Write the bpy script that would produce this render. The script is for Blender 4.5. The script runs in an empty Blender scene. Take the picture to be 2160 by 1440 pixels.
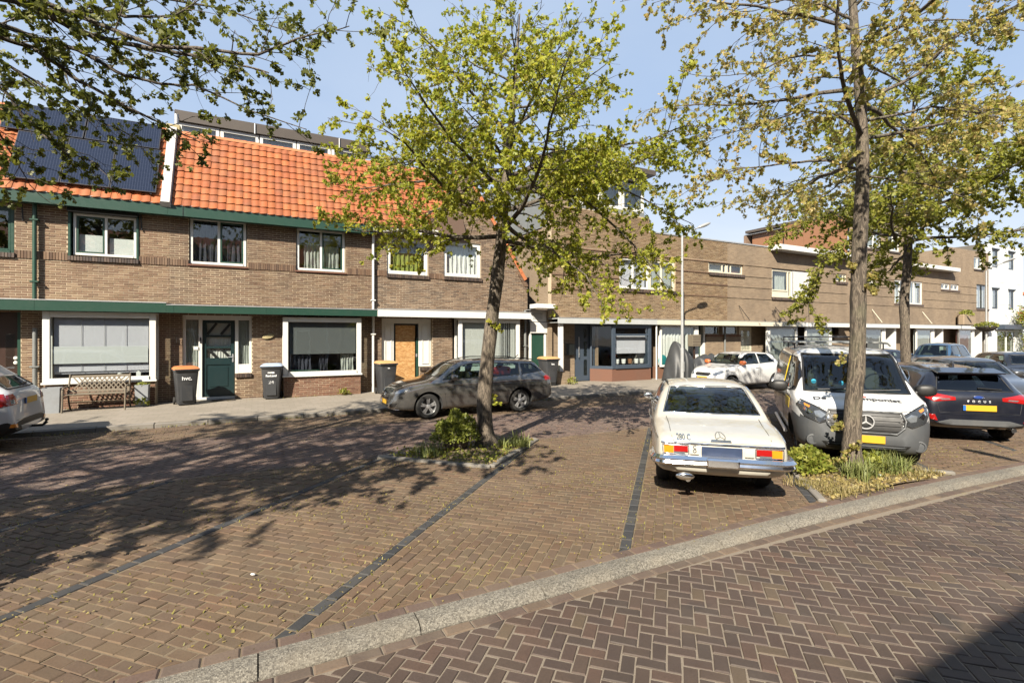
import bpy, bmesh, math, random
import numpy as np
from mathutils import Vector, Matrix
from mathutils.bvhtree import BVHTree
from mathutils.geometry import delaunay_2d_cdt
R = math.radians
SC = bpy.context.scene
COL = SC.collection
# ------------------------------------------------------------------ camera
cam = bpy.data.cameras.new('camera'); camo = bpy.data.objects.new('camera', cam); COL.objects.link(camo)
cam.sensor_width = 36.0; cam.lens = 36.0 * 1040 / 2160
cam.shift_y = -12.0 / 2160; cam.clip_start = 0.05; cam.clip_end = 3000
camo.location = (0, 0, 2.0)
camo.rotation_euler = (R(90), 0, -math.atan2(.458, .889))
SC.camera = camo
# ------------------------------------------------------------------ light
SUN_EL, SUN_AZ = R(36.5), (-.738, -.675)          # azimuth vector points to the sun
wd = bpy.data.worlds.new('World'); SC.world = wd; wd.use_nodes = True
nt = wd.node_tree; nt.nodes.clear()
sky = nt.nodes.new('ShaderNodeTexSky'); sky.sky_type = 'NISHITA'; sky.sun_disc = False
sky.sun_elevation = SUN_EL; sky.sun_rotation = math.atan2(SUN_AZ[0], SUN_AZ[1]); sky.air_density = 1.0; sky.dust_density = 0.6; sky.ozone_density = 1.6
tc = nt.nodes.new('ShaderNodeTexCoord'); sep = nt.nodes.new('ShaderNodeSeparateXYZ'); nt.links.new(tc.outputs['Generated'], sep.inputs[0])
def wmath(op, a, b=None):
    m = nt.nodes.new('ShaderNodeMath'); m.operation = op
    for i, v in enumerate((a, b)):
        if v is None: continue
        if isinstance(v, (int, float)): m.inputs[i].default_value = v
        else: nt.links.new(v, m.inputs[i])
    return m.outputs[0]
zc = wmath('ADD', wmath('MAXIMUM', sep.outputs[2], 0.0), 0.16)
cmb = nt.nodes.new('ShaderNodeCombineXYZ'); nt.links.new(wmath('DIVIDE', sep.outputs[0], zc), cmb.inputs[0]); nt.links.new(wmath('DIVIDE', sep.outputs[1], zc), cmb.inputs[1])
nz = nt.nodes.new('ShaderNodeTexNoise'); nz.inputs['Scale'].default_value = 0.62; nz.inputs['Detail'].default_value = 7; nz.inputs['Roughness'].default_value = .52; nz.inputs['Distortion'].default_value = .35
mp = nt.nodes.new('ShaderNodeMapping'); mp.inputs['Location'].default_value = (3.1, 1.7, 0); nt.links.new(cmb.outputs[0], mp.inputs[0]); nt.links.new(mp.outputs[0], nz.inputs['Vector'])
rp = nt.nodes.new('ShaderNodeValToRGB'); rp.color_ramp.elements[0].position = .34; rp.color_ramp.elements[1].position = .74
rp.color_ramp.elements[0].color = (0, 0, 0, 1); rp.color_ramp.elements[1].color = (1, 1, 1, 1); nt.links.new(nz.outputs[0], rp.inputs[0])
hz = wmath('POWER', wmath('SUBTRACT', 1.0, wmath('MAXIMUM', sep.outputs[2], 0.0)), 4.3)
cf = wmath('MINIMUM', wmath('ADD', wmath('MULTIPLY', rp.outputs[0], .34), wmath('MULTIPLY', hz, .95)), .97)
bg1 = nt.nodes.new('ShaderNodeBackground'); bg1.inputs[1].default_value = .052; nt.links.new(sky.outputs[0], bg1.inputs[0])
bgv = nt.nodes.new('ShaderNodeBackground'); bgv.inputs[0].default_value = (.46, .66, 1.0, 1); bgv.inputs[1].default_value = .345      # thin high veil
bg2 = nt.nodes.new('ShaderNodeBackground'); bg2.inputs[0].default_value = (.90, .95, 1.0, 1); bg2.inputs[1].default_value = .40
m0 = nt.nodes.new('ShaderNodeMixShader'); m0.inputs[0].default_value = .72; nt.links.new(bg1.outputs[0], m0.inputs[1]); nt.links.new(bgv.outputs[0], m0.inputs[2])
mx = nt.nodes.new('ShaderNodeMixShader'); nt.links.new(cf, mx.inputs[0]); nt.links.new(m0.outputs[0], mx.inputs[1]); nt.links.new(bg2.outputs[0], mx.inputs[2])
wo = nt.nodes.new('ShaderNodeOutputWorld'); nt.links.new(mx.outputs[0], wo.inputs[0])
sl = bpy.data.lights.new('sun', 'SUN'); sl.energy = 5.0; sl.angle = R(.5); sl.color = (1.0, .91, .765)
so = bpy.data.objects.new('sun', sl); COL.objects.link(so)
sdir = Vector((SUN_AZ[0] * math.cos(SUN_EL), SUN_AZ[1] * math.cos(SUN_EL), math.sin(SUN_EL)))
so.rotation_euler = sdir.to_track_quat('Z', 'Y').to_euler(); so.location = (-20, -20, 30)
vs = SC.view_settings; vs.view_transform = 'Standard'; vs.look = 'None'; vs.exposure = 1.42; vs.gamma = 1.0; vs.use_curve_mapping = False
SC.cycles.max_bounces = 7; SC.cycles.transparent_max_bounces = 14; SC.cycles.caustics_reflective = False; SC.cycles.caustics_refractive = False
SC.cycles.use_adaptive_sampling = True; SC.cycles.adaptive_threshold = 0.015
try: SC.cycles.use_denoising = True
except Exception: pass

# ------------------------------------------------------------------ materials
MATS = {}
ALB = .70                                       # every dielectric albedo is scaled to suit the exposure
class NT:
    def __init__(s, name):
        s.m = bpy.data.materials.new(name); s.m.use_nodes = True; s.t = s.m.node_tree; s.t.nodes.clear()
        s.out = s.t.nodes.new('ShaderNodeOutputMaterial'); MATS[name] = s.m
    def n(s, kind, **kw):
        nd = s.t.nodes.new('ShaderNode' + kind)
        for k, v in kw.items():
            if k in nd.inputs.keys(): s.i(nd, k, v)
            else: setattr(nd, k, v)
        return nd
    def i(s, nd, k, v):
        if isinstance(v, bpy.types.NodeSocket): s.t.links.new(v, nd.inputs[k])
        else:
            if isinstance(v, tuple) and len(v) == 3 and nd.inputs[k].type == 'RGBA': v = v + (1,)
            nd.inputs[k].default_value = v
    def math(s, op, a, b=0.0, c=None):
        nd = s.n('Math', operation=op); s.i(nd, 0, a); s.i(nd, 1, b)
        if c is not None: s.i(nd, 2, c)
        return nd.outputs[0]
    def mix(s, f, a, b, mode='MIX'):
        nd = s.n('Mix', data_type='RGBA', blend_type=mode); s.i(nd, 0, f); s.i(nd, 6, a); s.i(nd, 7, b); return nd.outputs[2]
    def ramp(s, f, stops, interp='LINEAR'):
        nd = s.n('ValToRGB'); cr = nd.color_ramp; cr.interpolation = interp
        while len(cr.elements) < len(stops): cr.elements.new(1.0)
        for e, (p, c) in zip(cr.elements, stops):
            e.position = p; e.color = (c + (1,)) if isinstance(c, tuple) else (c, c, c, 1)
        s.t.links.new(f, nd.inputs[0]); return nd.outputs[0]
    def pos(s): return s.n('NewGeometry').outputs['Position']
    def obj(s): return s.n('TexCoord').outputs['Object']
    def noise(s, scale, vec=None, detail=4, rough=.55, stretch=None, dist=0.0):
        vec = vec or s.pos()
        if stretch:
            mp = s.n('Mapping'); s.i(mp, 'Vector', vec); s.i(mp, 'Scale', stretch); vec = mp.outputs[0]
        nd = s.n('TexNoise'); s.i(nd, 'Vector', vec); s.i(nd, 'Scale', scale); s.i(nd, 'Detail', detail); s.i(nd, 'Roughness', rough); s.i(nd, 'Distortion', dist)
        return nd.outputs[0]
    def rnd(s):
        a = s.n('NewGeometry').outputs['Random Per Island']; b = s.n('ObjectInfo').outputs['Random']
        return s.math('FRACT', s.math('ADD', a, b))
    def bump(s, h, strength=.3, dist=.01):
        nd = s.n('Bump'); s.i(nd, 'Height', h); s.i(nd, 'Strength', strength); s.i(nd, 'Distance', dist); return nd.outputs[0]
    def pbsdf(s, col, rough=.6, metal=0.0, normal=None, spec=.5, coat=0.0, coatr=.05):
        if metal < .5: col = tuple(c * ALB for c in col) if isinstance(col, tuple) else s.mix(1.0, col, (ALB, ALB, ALB), 'MULTIPLY')
        b = s.n('BsdfPrincipled'); s.i(b, 'Base Color', col); s.i(b, 'Roughness', rough); s.i(b, 'Metallic', metal)
        s.i(b, 'Specular IOR Level', spec); s.i(b, 'Coat Weight', coat); s.i(b, 'Coat Roughness', coatr)
        if normal is not None: s.i(b, 'Normal', normal)
        return b.outputs[0]
    def end(s, sh): s.t.links.new(sh, s.out.inputs[0]); return s.m
def simple(name, col, rough=.55, metal=0.0, var=.15, scale=6.0, bump=0.0, bscale=60.0, coat=0.0, spec=.5, dirt=0.0, dirtcol=(.16, .13, .09)):
    """painted / plastic / metal surface with grime: colour mottled by noise in object space"""
    t = NT(name); o = t.obj()
    c = t.mix(t.math('MULTIPLY', t.ramp(t.noise(scale, o, 5, .6), [(.3, 0.0), (.7, 1.0)]), var), col, tuple(x * .55 for x in col))
    if dirt: c = t.mix(t.math('MULTIPLY', t.ramp(t.noise(3.2, t.pos(), 7, .68), [(.48, 0.0), (.78, 1.0)]), dirt), c, dirtcol)
    r = t.math('ADD', rough - .06, t.math('MULTIPLY', t.noise(scale * 2.2, o, 4), .14))
    nrm = t.bump(t.noise(bscale, o, 4), bump, .004) if bump else None
    return t.end(t.pbsdf(c, r, metal, nrm, spec, coat))
def brickmat(name, cols, rough=.85, grain=55, stain=.35, staincol=(.10, .085, .07), bump=.35, stainscale=1.3, vary=.45, wear=0.0, streak=None):
    t = NT(name); r = t.rnd(); n = len(cols)
    c = t.ramp(r, [(i / n, k) for i, k in enumerate(cols)], 'CONSTANT')
    p = t.pos()
    g = t.noise(grain, p, 5, .7); c = t.mix(.55, c, t.ramp(g, [(.28, .35), (.5, .72), (.75, 1.0)]), 'MULTIPLY')
    v = t.math('FRACT', t.math('MULTIPLY', r, 7.31)); c = t.mix(vary, c, t.ramp(v, [(0, .55), (1, 1.0)]), 'MULTIPLY')
    c = t.mix(t.math('MULTIPLY', t.ramp(t.noise(stainscale, p, 7, .65, streak), [(.45, 0.0), (.72, 1.0)]), stain), c, staincol)
    if wear: c = t.mix(t.math('MULTIPLY', t.ramp(t.noise(.55, p, 5, .6, (1, 1.8, 1)), [(.42, 0.0), (.66, 1.0)]), wear), c, tuple(k * .4 for k in cols[0])); c = t.mix(t.math('MULTIPLY', t.ramp(t.noise(1.9, p, 4, .5), [(.66, 0.0), (.73, 1.0)]), .55), c, (.035, .03, .027))
    return t.end(t.pbsdf(c, rough, 0, t.bump(g, bump, .006)))
def glassmat(name, tint=(.75, .82, .80), refl=1.0, rough=.0, ior=1.45):
    t = NT(name)
    lw = t.n('LayerWeight', Blend=.5).outputs['Facing']; f = t.math('MINIMUM', t.math('MULTIPLY', t.math('ADD', .045 * ior / 1.45, t.math('MULTIPLY', t.math('POWER', lw, 4.2), .9)), refl), 1.0)
    wob = t.bump(t.noise(1.7, t.pos(), 2), .035, .05)
    g = t.n('BsdfGlossy', Color=(.95, .97, 1.0)); t.i(g, 'Roughness', rough + .004); t.i(g, 'Normal', wob)
    tr = t.n('BsdfTransparent', Color=tint); m = t.n('MixShader'); t.i(m, 0, f); t.i(m, 1, tr.outputs[0]); t.i(m, 2, g.outputs[0])
    return t.end(m.outputs[0])
def leafmat(name, cols, trans=.42, scale=.9):
    t = NT(name); r = t.rnd(); n = len(cols)
    f = t.math('FRACT', t.math('ADD', t.math('MULTIPLY', r, .55), t.math('MULTIPLY', t.noise(scale, t.pos(), 3), .9)))
    c = t.ramp(f, [(i / (n - 1), k) for i, k in enumerate(cols)])
    c = t.mix(.5, c, t.ramp(t.math('FRACT', t.math('MULTIPLY', r, 13.7)), [(0, .5), (1, 1.0)]), 'MULTIPLY')
    b = t.pbsdf(c, .5, 0, None, .35)
    tl = t.n('BsdfTranslucent'); t.i(tl, 'Color', t.mix(.5, c, (1.0, .95, .35), 'MULTIPLY'))
    m = t.n('MixShader'); t.i(m, 0, trans); t.i(m, 1, b); t.i(m, 2, tl.outputs[0]); return t.end(m.outputs[0])

# facades
brickmat('brick_left', [(0.203, 0.120, 0.068), (0.244, 0.153, 0.089), (0.182, 0.110, 0.065), (0.224, 0.130, 0.077), (0.271, 0.183, 0.112), (0.169, 0.094, 0.056), (0.209, 0.134, 0.083)], stain=.34, streak=(1.5, 1.5, .4))
brickmat('brick_pale', [(0.264, 0.163, 0.094), (0.306, 0.199, 0.119), (0.236, 0.139, 0.083), (0.278, 0.170, 0.103), (0.326, 0.220, 0.133), (0.229, 0.130, 0.077)], stain=.32, streak=(1.5, 1.5, .4))
brickmat('brick_dark', [(0.209, 0.131, 0.081), (0.260, 0.168, 0.107), (0.178, 0.116, 0.078), (0.292, 0.194, 0.126), (0.229, 0.137, 0.081), (0.156, 0.100, 0.068), (0.312, 0.210, 0.136)], stain=.32, streak=(1.5, 1.5, .4))
brickmat('brick_right', [(0.353, 0.243, 0.135), (0.304, 0.200, 0.113), (0.392, 0.278, 0.162), (0.333, 0.220, 0.122), (0.283, 0.189, 0.109), (0.412, 0.292, 0.175)], stain=.34, streak=(1.5, 1.5, .4))
brickmat('brick_glaze', [(.085, .058, .045), (.12, .08, .06), (.07, .05, .042), (.14, .095, .07)], rough=.5, stain=.15)
brickmat('brick_soldier', [(0.216, 0.124, 0.071), (0.176, 0.101, 0.061), (0.256, 0.158, 0.095), (0.144, 0.083, 0.051), (0.288, 0.180, 0.112)], stain=.2)
brickmat('brick_red', [(0.240, 0.109, 0.065), (0.272, 0.133, 0.079), (0.216, 0.098, 0.061), (0.304, 0.156, 0.097)], stain=.2)
def mortar(name, col):
    t = NT(name); p = t.pos(); g = t.noise(90, p, 4, .7)
    c = t.mix(.5, col, t.ramp(g, [(.3, .55), (.7, 1.0)]), 'MULTIPLY'); c = t.mix(t.math('MULTIPLY', t.ramp(t.noise(1.6, p, 6), [(.45, 0.0), (.7, 1.0)]), .4), c, (.13, .11, .09))
    t.end(t.pbsdf(c, .95, 0, t.bump(g, .4, .004)))
mortar('mortar', (.62, .50, .35)); mortar('mortar_grey', (.52, .43, .31)); mortar('mortar_dark', (.10, .085, .07))
def bricktex(name, a, b, mort, sx=.222, sz=.0625, axis='x', squash=.5):
    """brick bond for walls too far off to tell the bricks apart"""
    t = NT(name); p = t.pos(); sp = t.n('SeparateXYZ', Vector=p); cb = t.n('CombineXYZ'); t.i(cb, 0, sp.outputs[0 if axis == 'x' else 1]); t.i(cb, 1, sp.outputs[2])
    bt = t.n('TexBrick', offset=.5); t.i(bt, 'Vector', cb.outputs[0]); t.i(bt, 'Color1', a); t.i(bt, 'Color2', b); t.i(bt, 'Mortar', mort)
    t.i(bt, 'Scale', 1.0); t.i(bt, 'Brick Width', sx); t.i(bt, 'Row Height', sz); t.i(bt, 'Mortar Size', .006); t.i(bt, 'Bias', -.1)
    g = t.noise(30, p, 5, .7); c = t.mix(.5, bt.outputs[0], t.ramp(g, [(.3, .5), (.7, 1.0)]), 'MULTIPLY')
    c = t.mix(t.math('MULTIPLY', t.ramp(t.noise(.9, p, 7, .65, (1.3, 1.3, .6)), [(.40, 0.0), (.72, 1.0)]), .5), c, (.12, .09, .066))
    t.end(t.pbsdf(c, .9, 0, t.bump(bt.outputs[1], -.4, .006)))
bricktex('brick_far', (.32, .23, .148), (.225, .156, .10), (.39, .32, .23))
bricktex('brick_side', (.34, .25, .16), (.28, .20, .125), (.40, .33, .25), axis='y')
bricktex('brick_back', (.28, .17, .11), (.22, .13, .085), (.3, .25, .2))
# pavers
brickmat('paver_road', [(0.102, 0.068, 0.049), (0.089, 0.060, 0.047), (0.116, 0.073, 0.052), (0.097, 0.065, 0.051), (0.124, 0.075, 0.053), (0.083, 0.059, 0.046), (0.109, 0.070, 0.053), (0.144, 0.102, 0.064), (0.100, 0.064, 0.048)], rough=.72, grain=70, stain=.25, staincol=(.16, .13, .10), bump=.3, vary=.35, wear=.45)
brickmat('paver_park', [(0.166, 0.107, 0.062), (0.151, 0.099, 0.059), (0.179, 0.113, 0.064), (0.160, 0.101, 0.059), (0.185, 0.124, 0.071), (0.143, 0.091, 0.057), (0.171, 0.102, 0.059), (0.155, 0.107, 0.064)], rough=.85, grain=70, stain=.4, staincol=(.21, .16, .11), bump=.35, vary=.3, wear=.3)
brickmat('paver_far', [(0.161, 0.106, 0.084), (0.141, 0.097, 0.081), (0.176, 0.114, 0.088), (0.149, 0.100, 0.084), (0.169, 0.107, 0.084)], rough=.8, stain=.35, staincol=(.21, .165, .125))
brickmat('paver_edge', [(0.161, 0.102, 0.077), (0.137, 0.089, 0.070), (0.174, 0.117, 0.084), (0.149, 0.106, 0.080)], rough=.85, stain=.35, staincol=(.24, .19, .14))
brickmat('paver_edge_road', [(0.164, 0.115, 0.083), (0.140, 0.101, 0.076), (0.187, 0.130, 0.089), (0.133, 0.090, 0.069)], rough=.85, stain=.4, staincol=(.26, .21, .15))
brickmat('paver_line', [(.045, .046, .05), (.055, .056, .06), (.038, .04, .044), (.065, .065, .066)], rough=.8, stain=.3, staincol=(.13, .115, .09))
def jointmat(name, sand, moss, mossy):
    t = NT(name); p = t.pos(); g = t.noise(140, p, 4, .7)
    c = t.mix(.6, sand, t.ramp(g, [(.3, .4), (.7, 1.0)]), 'MULTIPLY')
    m = t.ramp(t.math('ADD', t.math('MULTIPLY', t.noise(.8, p, 5, .6), .6), t.math('MULTIPLY', t.noise(9, p, 4, .7), .4)), [(mossy, 0.0), (mossy + .1, 1.0)])
    c = t.mix(t.math('MULTIPLY', m, .8), c, moss); t.end(t.pbsdf(c, .97, 0, t.bump(g, .6, .006)))
jointmat('joint_road', (.28, .23, .175), (.28, .245, .09), .6); jointmat('joint_park', (.22, .165, .105), (.27, .225, .07), .54); jointmat('joint_far', (.19, .15, .12), (.12, .11, .06), .55)
def pavtiles():
    t = NT('pavement'); p = t.pos(); g = t.noise(160, p, 4, .75); bt = t.n('TexBrick', offset=.5); t.i(bt, 'Vector', p); t.i(bt, 'Color1', (.37, .32, .26)); t.i(bt, 'Color2', (.31, .27, .215)); t.i(bt, 'Mortar', (.21, .18, .14)); t.i(bt, 'Scale', 1.0); t.i(bt, 'Brick Width', .3); t.i(bt, 'Row Height', .3); t.i(bt, 'Mortar Size', .005)
    c = t.mix(t.math('MULTIPLY', t.ramp(t.noise(.9, p, 7, .65), [(.38, 0.0), (.7, 1.0)]), .55), bt.outputs[0], (.25, .215, .165)); c = t.mix(.5, c, t.ramp(g, [(.3, .55), (.7, 1.0)]), 'MULTIPLY'); t.end(t.pbsdf(c, .92, 0, t.bump(g, .5, .006)))
def groundmat(name, a, b, scale, grain=120, rough=.92, c3=None):
    t = NT(name); p = t.pos(); g = t.noise(grain, p, 4, .75)
    c = t.mix(t.ramp(t.noise(scale, p, 7, .65), [(.35, 0.0), (.68, 1.0)]), a, b)
    if c3: c = t.mix(t.ramp(t.noise(scale * 4, p, 5, .7), [(.52, 0.0), (.66, 1.0)]), c, c3)
    c = t.mix(.5, c, t.ramp(g, [(.3, .5), (.7, 1.0)]), 'MULTIPLY'); t.end(t.pbsdf(c, rough, 0, t.bump(g, .5, .006)))
groundmat('sheet', (.15, .12, .10), (.20, .165, .13), .5); pavtiles()
groundmat('soil', (.16, .115, .075), (.26, .19, .12), 4.0, 90, c3=(.20, .19, .075)); groundmat('concrete', (.29, .265, .23), (.22, .20, .175), 2.0, 150)
def aggregate():
    t = NT('aggregate'); p = t.pos(); v = t.n('TexVoronoi'); t.i(v, 'Vector', p); t.i(v, 'Scale', 105.0)
    c = t.ramp(t.n('SeparateColor', Color=v.outputs['Color']).outputs[0], [(0, (.095, .085, .07)), (.3, (.155, .14, .115)), (.6, (.215, .195, .16)), (1, (.31, .285, .235))])
    c = t.mix(t.math('MULTIPLY', t.ramp(t.noise(2.5, p, 5), [(.45, 0.0), (.75, 1.0)]), .45), c, (.28, .235, .17))
    c = t.mix(.6, c, t.ramp(t.rnd(), [(0, .62), (1, 1.0)]), 'MULTIPLY')
    t.end(t.pbsdf(c, .9, 0, t.bump(v.outputs['Distance'], .5, .006)))
aggregate()
# paint and joinery
simple('paint_green', (.018, .062, .042), .38, var=.12, dirt=.12, dirtcol=(.12, .12, .10)); simple('paint_white', (.76, .75, .71), .42, var=.06, dirt=.10, dirtcol=(.33, .30, .25)); simple('paint_cream', (.74, .68, .53), .45, var=.08, dirt=.15)
simple('paint_black', (.012, .014, .014), .35); simple('paint_dark_green', (.013, .033, .036), .3, var=.2, dirt=.12, dirtcol=(.09, .09, .08)); simple('paint_slate', (.055, .075, .105), .35, var=.1, dirt=.1)
simple('paint_grey', (.50, .52, .52), .5, var=.1, dirt=.25, dirtcol=(.25, .23, .20)); simple('wood_dark', (.055, .028, .02), .35, var=.4); simple('wood_brown', (.16, .06, .035), .5, var=.3); simple('zinc', (.46, .47, .48), .5, .35, dirt=.35); simple('pipe_green', (.022, .075, .05), .4, dirt=.15); simple('pipe_grey', (.20, .21, .205), .5, dirt=.35); simple('iron', (.03, .03, .03), .5, .6)
simple('tile_sill', (.19, .085, .055), .45, var=.3, dirt=.3); simple('room', (.15, .135, .115), .9); simple('plaster', (.70, .72, .72), .85, var=.08, dirt=.12, dirtcol=(.4, .4, .38), bump=.2); simple('cladding_brown', (.30, .145, .075), .45, var=.1, dirt=.1, dirtcol=(.2, .1, .06)); simple('cladding_grey', (.20, .215, .22), .6, var=.15, dirt=.2); simple('fascia_brown', (.085, .068, .055), .5, var=.1, dirt=.2); simple('shutter', (.74, .74, .74), .5, var=.04)
simple('curtain_white', (.70, .70, .68), .9, var=.1); simple('curtain_lace', (.80, .82, .82), .9, var=.25, scale=14); simple('curtain_green', (.26, .30, .055), .9, var=.2); simple('curtain_grey', (.40, .42, .40), .9, var=.15); simple('curtain_dark', (.035, .037, .06), .9); simple('blind_lilac', (.66, .65, .74), .6, var=.05); simple('blind_grey', (.13, .14, .145), .6); simple('cloth_teal', (.02, .30, .32), .7, var=.5, scale=16)
simple('lead_white', (.60, .60, .58), .6, var=.35, scale=5, dirt=.55, dirtcol=(.24, .23, .22)); simple('stone_yellow', (.46, .38, .20), .8, var=.3)
def osb():
    t = NT('osb'); o = t.pos(); v = t.n('TexVoronoi'); mp = t.n('Mapping'); t.i(mp, 'Vector', o); t.i(mp, 'Scale', (14.0, 14.0, 38.0)); t.i(v, 'Vector', mp.outputs[0]); t.i(v, 'Scale', 1.0)
    c = t.ramp(t.n('SeparateColor', Color=v.outputs['Color']).outputs[0], [(0, (.40, .19, .055)), (.5, (.54, .29, .10)), (1, (.66, .40, .17))]); c = t.mix(.35, c, t.ramp(t.noise(3, o, 5), [(.3, .55), (.7, 1.0)]), 'MULTIPLY')
    t.end(t.pbsdf(c, .7, 0, t.bump(v.outputs['Distance'], .2, .004)))
osb()
brickmat('roof_tile', [(0.509, 0.146, 0.038), (0.474, 0.129, 0.034), (0.541, 0.165, 0.045), (0.442, 0.117, 0.031), (0.492, 0.152, 0.045), (0.410, 0.110, 0.031), (0.524, 0.143, 0.036)], rough=.75, grain=26, stain=.42, staincol=(.13, .085, .055), bump=.2, stainscale=1.9)
simple('roof_tile_edge', (.60, .20, .075), .7, var=.4); simple('roof_under', (.10, .06, .04), .9)
def solar():
    t = NT('solar_cell'); o = t.obj(); sp = t.n('SeparateXYZ', Vector=o)
    fx = t.math('ABSOLUTE', t.math('SUBTRACT', t.math('FRACT', t.math('MULTIPLY', sp.outputs[0], 17.0)), .5)); fy = t.math('ABSOLUTE', t.math('SUBTRACT', t.math('FRACT', t.math('MULTIPLY', sp.outputs[1], 6.0)), .5))
    f = t.math('MAXIMUM', t.math('GREATER_THAN', fx, .44), t.math('MULTIPLY', t.math('GREATER_THAN', fy, .488), .6))
    c = t.mix(t.math('MULTIPLY', f, .30), (.012, .016, .034), (.13, .15, .22)); t.end(t.pbsdf(c, .18, 0, None, .5, .6, .03))
solar(); simple('alu', (.62, .63, .65), .35, .8); simple('alu_dark', (.05, .05, .055), .4, .6)
glassmat('glass', (.93, .95, .94), 1.4); glassmat('glass_merc', (.22, .28, .255), 1.6, ior=1.5); simple('film', (.62, .64, .66), .5, var=.05); glassmat('glass_frost', (.52, .57, .55), 1.0, .25); glassmat('glass_car', (.50, .60, .57), 1.15, ior=1.5); glassmat('glass_tint', (.17, .19, .19), 1.25, ior=1.5)
# vehicles
def paint(name, col, metal=0.0, rough=.28, coat=1.0, dirt=.12, flake=0.0):
    t = NT(name); p = t.obj(); c = col
    if flake: c = t.mix(t.math('MULTIPLY', t.ramp(t.noise(900, p, 1), [(.45, 0.0), (.6, 1.0)]), flake), col, tuple(min(1, x * 2.2 + .05) for x in col))
    c = t.mix(t.math('MULTIPLY', t.ramp(t.noise(2.6, p, 7, .7), [(.45, 0.0), (.8, 1.0)]), dirt), c, (.23, .20, .16))
    r = t.math('ADD', rough, t.math('MULTIPLY', t.ramp(t.noise(5, p, 6, .7), [(.4, 0.0), (.75, 1.0)]), .06))
    t.end(t.pbsdf(c, r, metal, None, .5, coat, .03))
paint('car_cream', (.54, .515, .445), rough=.34, dirt=.25); paint('car_white', (.70, .705, .705)); paint('car_navy', (.008, .010, .020), .3, dirt=.06, flake=.15); paint('car_bronze', (.135, .13, .122), .7, .14, flake=.2, dirt=.0); paint('car_blue', (.03, .075, .14), .5, flake=.2); paint('car_black', (.012, .013, .018), .2, dirt=.08); paint('car_grey', (.075, .08, .088), .6, flake=.2); paint('car_dark_blue', (.012, .022, .075), .3, flake=.2); paint('orange_plastic', (.62, .15, .035), rough=.3)
simple('plastic_grey', (.085, .09, .096), .5, var=.12, bump=.1, dirt=.22, dirtcol=(.22, .20, .17)); simple('plastic_black', (.014, .014, .015), .5, var=.1, dirt=.15); simple('rubber', (.018, .018, .018), .82, var=.2, dirt=.35, dirtcol=(.13, .115, .095)); simple('chrome', (.80, .80, .80), .09, 1.0, var=.1); simple('alloy', (.72, .73, .74), .3, .8, var=.1, dirt=.1); simple('interior', (.035, .035, .036), .85); simple('seat_cloth', (.09, .085, .08), .9); simple('seat_tan', (.13, .115, .085), .8)
simple('lamp_red', (.36, .010, .009), .15, coat=1.0, var=.3); simple('lamp_orange', (.85, .26, .015), .15, coat=1.0, var=.2); simple('lamp_clear', (.26, .28, .30), .12, .6, coat=1.0, var=.6, scale=30); simple('lamp_dark', (.045, .048, .052), .1, coat=1.0, var=.4, scale=25); simple('plate_yellow', (.66, .37, .02), .45, var=.05); simple('plate_blue', (.035, .055, .115), .4, var=.4, scale=9); simple('blue_strip', (.02, .14, .45), .4); simple('sticker_yellow', (.78, .56, .03), .4); simple('sticker_blue', (.05, .45, .75), .4); simple('print_black', (.015, .015, .02), .5); simple('print_white', (.85, .85, .85), .5); simple('print_grey', (.42, .42, .42), .5); simple('print_red', (.70, .06, .03), .5); simple('ford_blue', (.03, .07, .28), .2, coat=1)
def wrap():
    t = NT('van_wrap'); o = t.obj(); n1 = t.noise(2.2, o, 6, .6, (1, 1, 1.6), 1.2)
    c = t.ramp(n1, [(.25, (.06, .05, .035)), (.42, (.22, .19, .13)), (.5, (.46, .43, .36)), (.56, (.20, .22, .08)), (.66, (.34, .28, .20)), (.8, (.62, .60, .55))]); t.end(t.pbsdf(c, .3, 0, None, .5, .8))
wrap()
# street things
simple('bin_body', (.040, .042, .046), .5, var=.15, bump=.15, dirt=.3, dirtcol=(.15, .135, .12)); simple('bin_orange', (.70, .24, .085), .5, var=.2, dirt=.15); simple('bin_tan', (.66, .36, .15), .55, var=.2, dirt=.15); simple('bin_blue', (.42, .52, .70), .5, var=.25, dirt=.15); simple('planter', (.36, .38, .40), .55, .2, var=.25, dirt=.3); simple('bench_wood', (.19, .155, .11), .8, var=.4, scale=12, bump=.3); simple('tarp', (.045, .047, .05), .55, var=.2, scale=3, dirt=.15); simple('lamp_post', (.48, .49, .49), .45, .3, var=.15, dirt=.25); simple('basket', (.05, .04, .03), .9); simple('stone_pot', (.32, .24, .16), .9, var=.3)
def bark(name, a, b, fissure):
    t = NT(name); p = t.obj(); n1 = t.noise(26, p, 6, .65, (1, 1, .16), .8); n2 = t.noise(70, p, 5, .7)
    lt = tuple(min(1, x * 1.9) for x in b); c = t.ramp(n1, [(.30, fissure), (.42, a), (.47, b), (.49, lt), (.505, lt), (.525, b), (.58, a), (.72, fissure)]); c = t.mix(.5, c, t.ramp(n2, [(.3, .45), (.7, 1.0)]), 'MULTIPLY')
    c = t.mix(t.math('MULTIPLY', t.ramp(t.noise(2.2, p, 5), [(.52, 0.0), (.7, 1.0)]), .4), c, (.13, .13, .075))
    h = t.math('ADD', n1, t.math('MULTIPLY', n2, .35)); t.end(t.pbsdf(c, .92, 0, t.bump(h, 1.0, .022)))
bark('bark', (.088, .069, .051), (.145, .117, .088), (.034, .027, .022)); bark('bark_dark', (.085, .068, .055), (.13, .108, .085), (.03, .025, .02))
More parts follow.
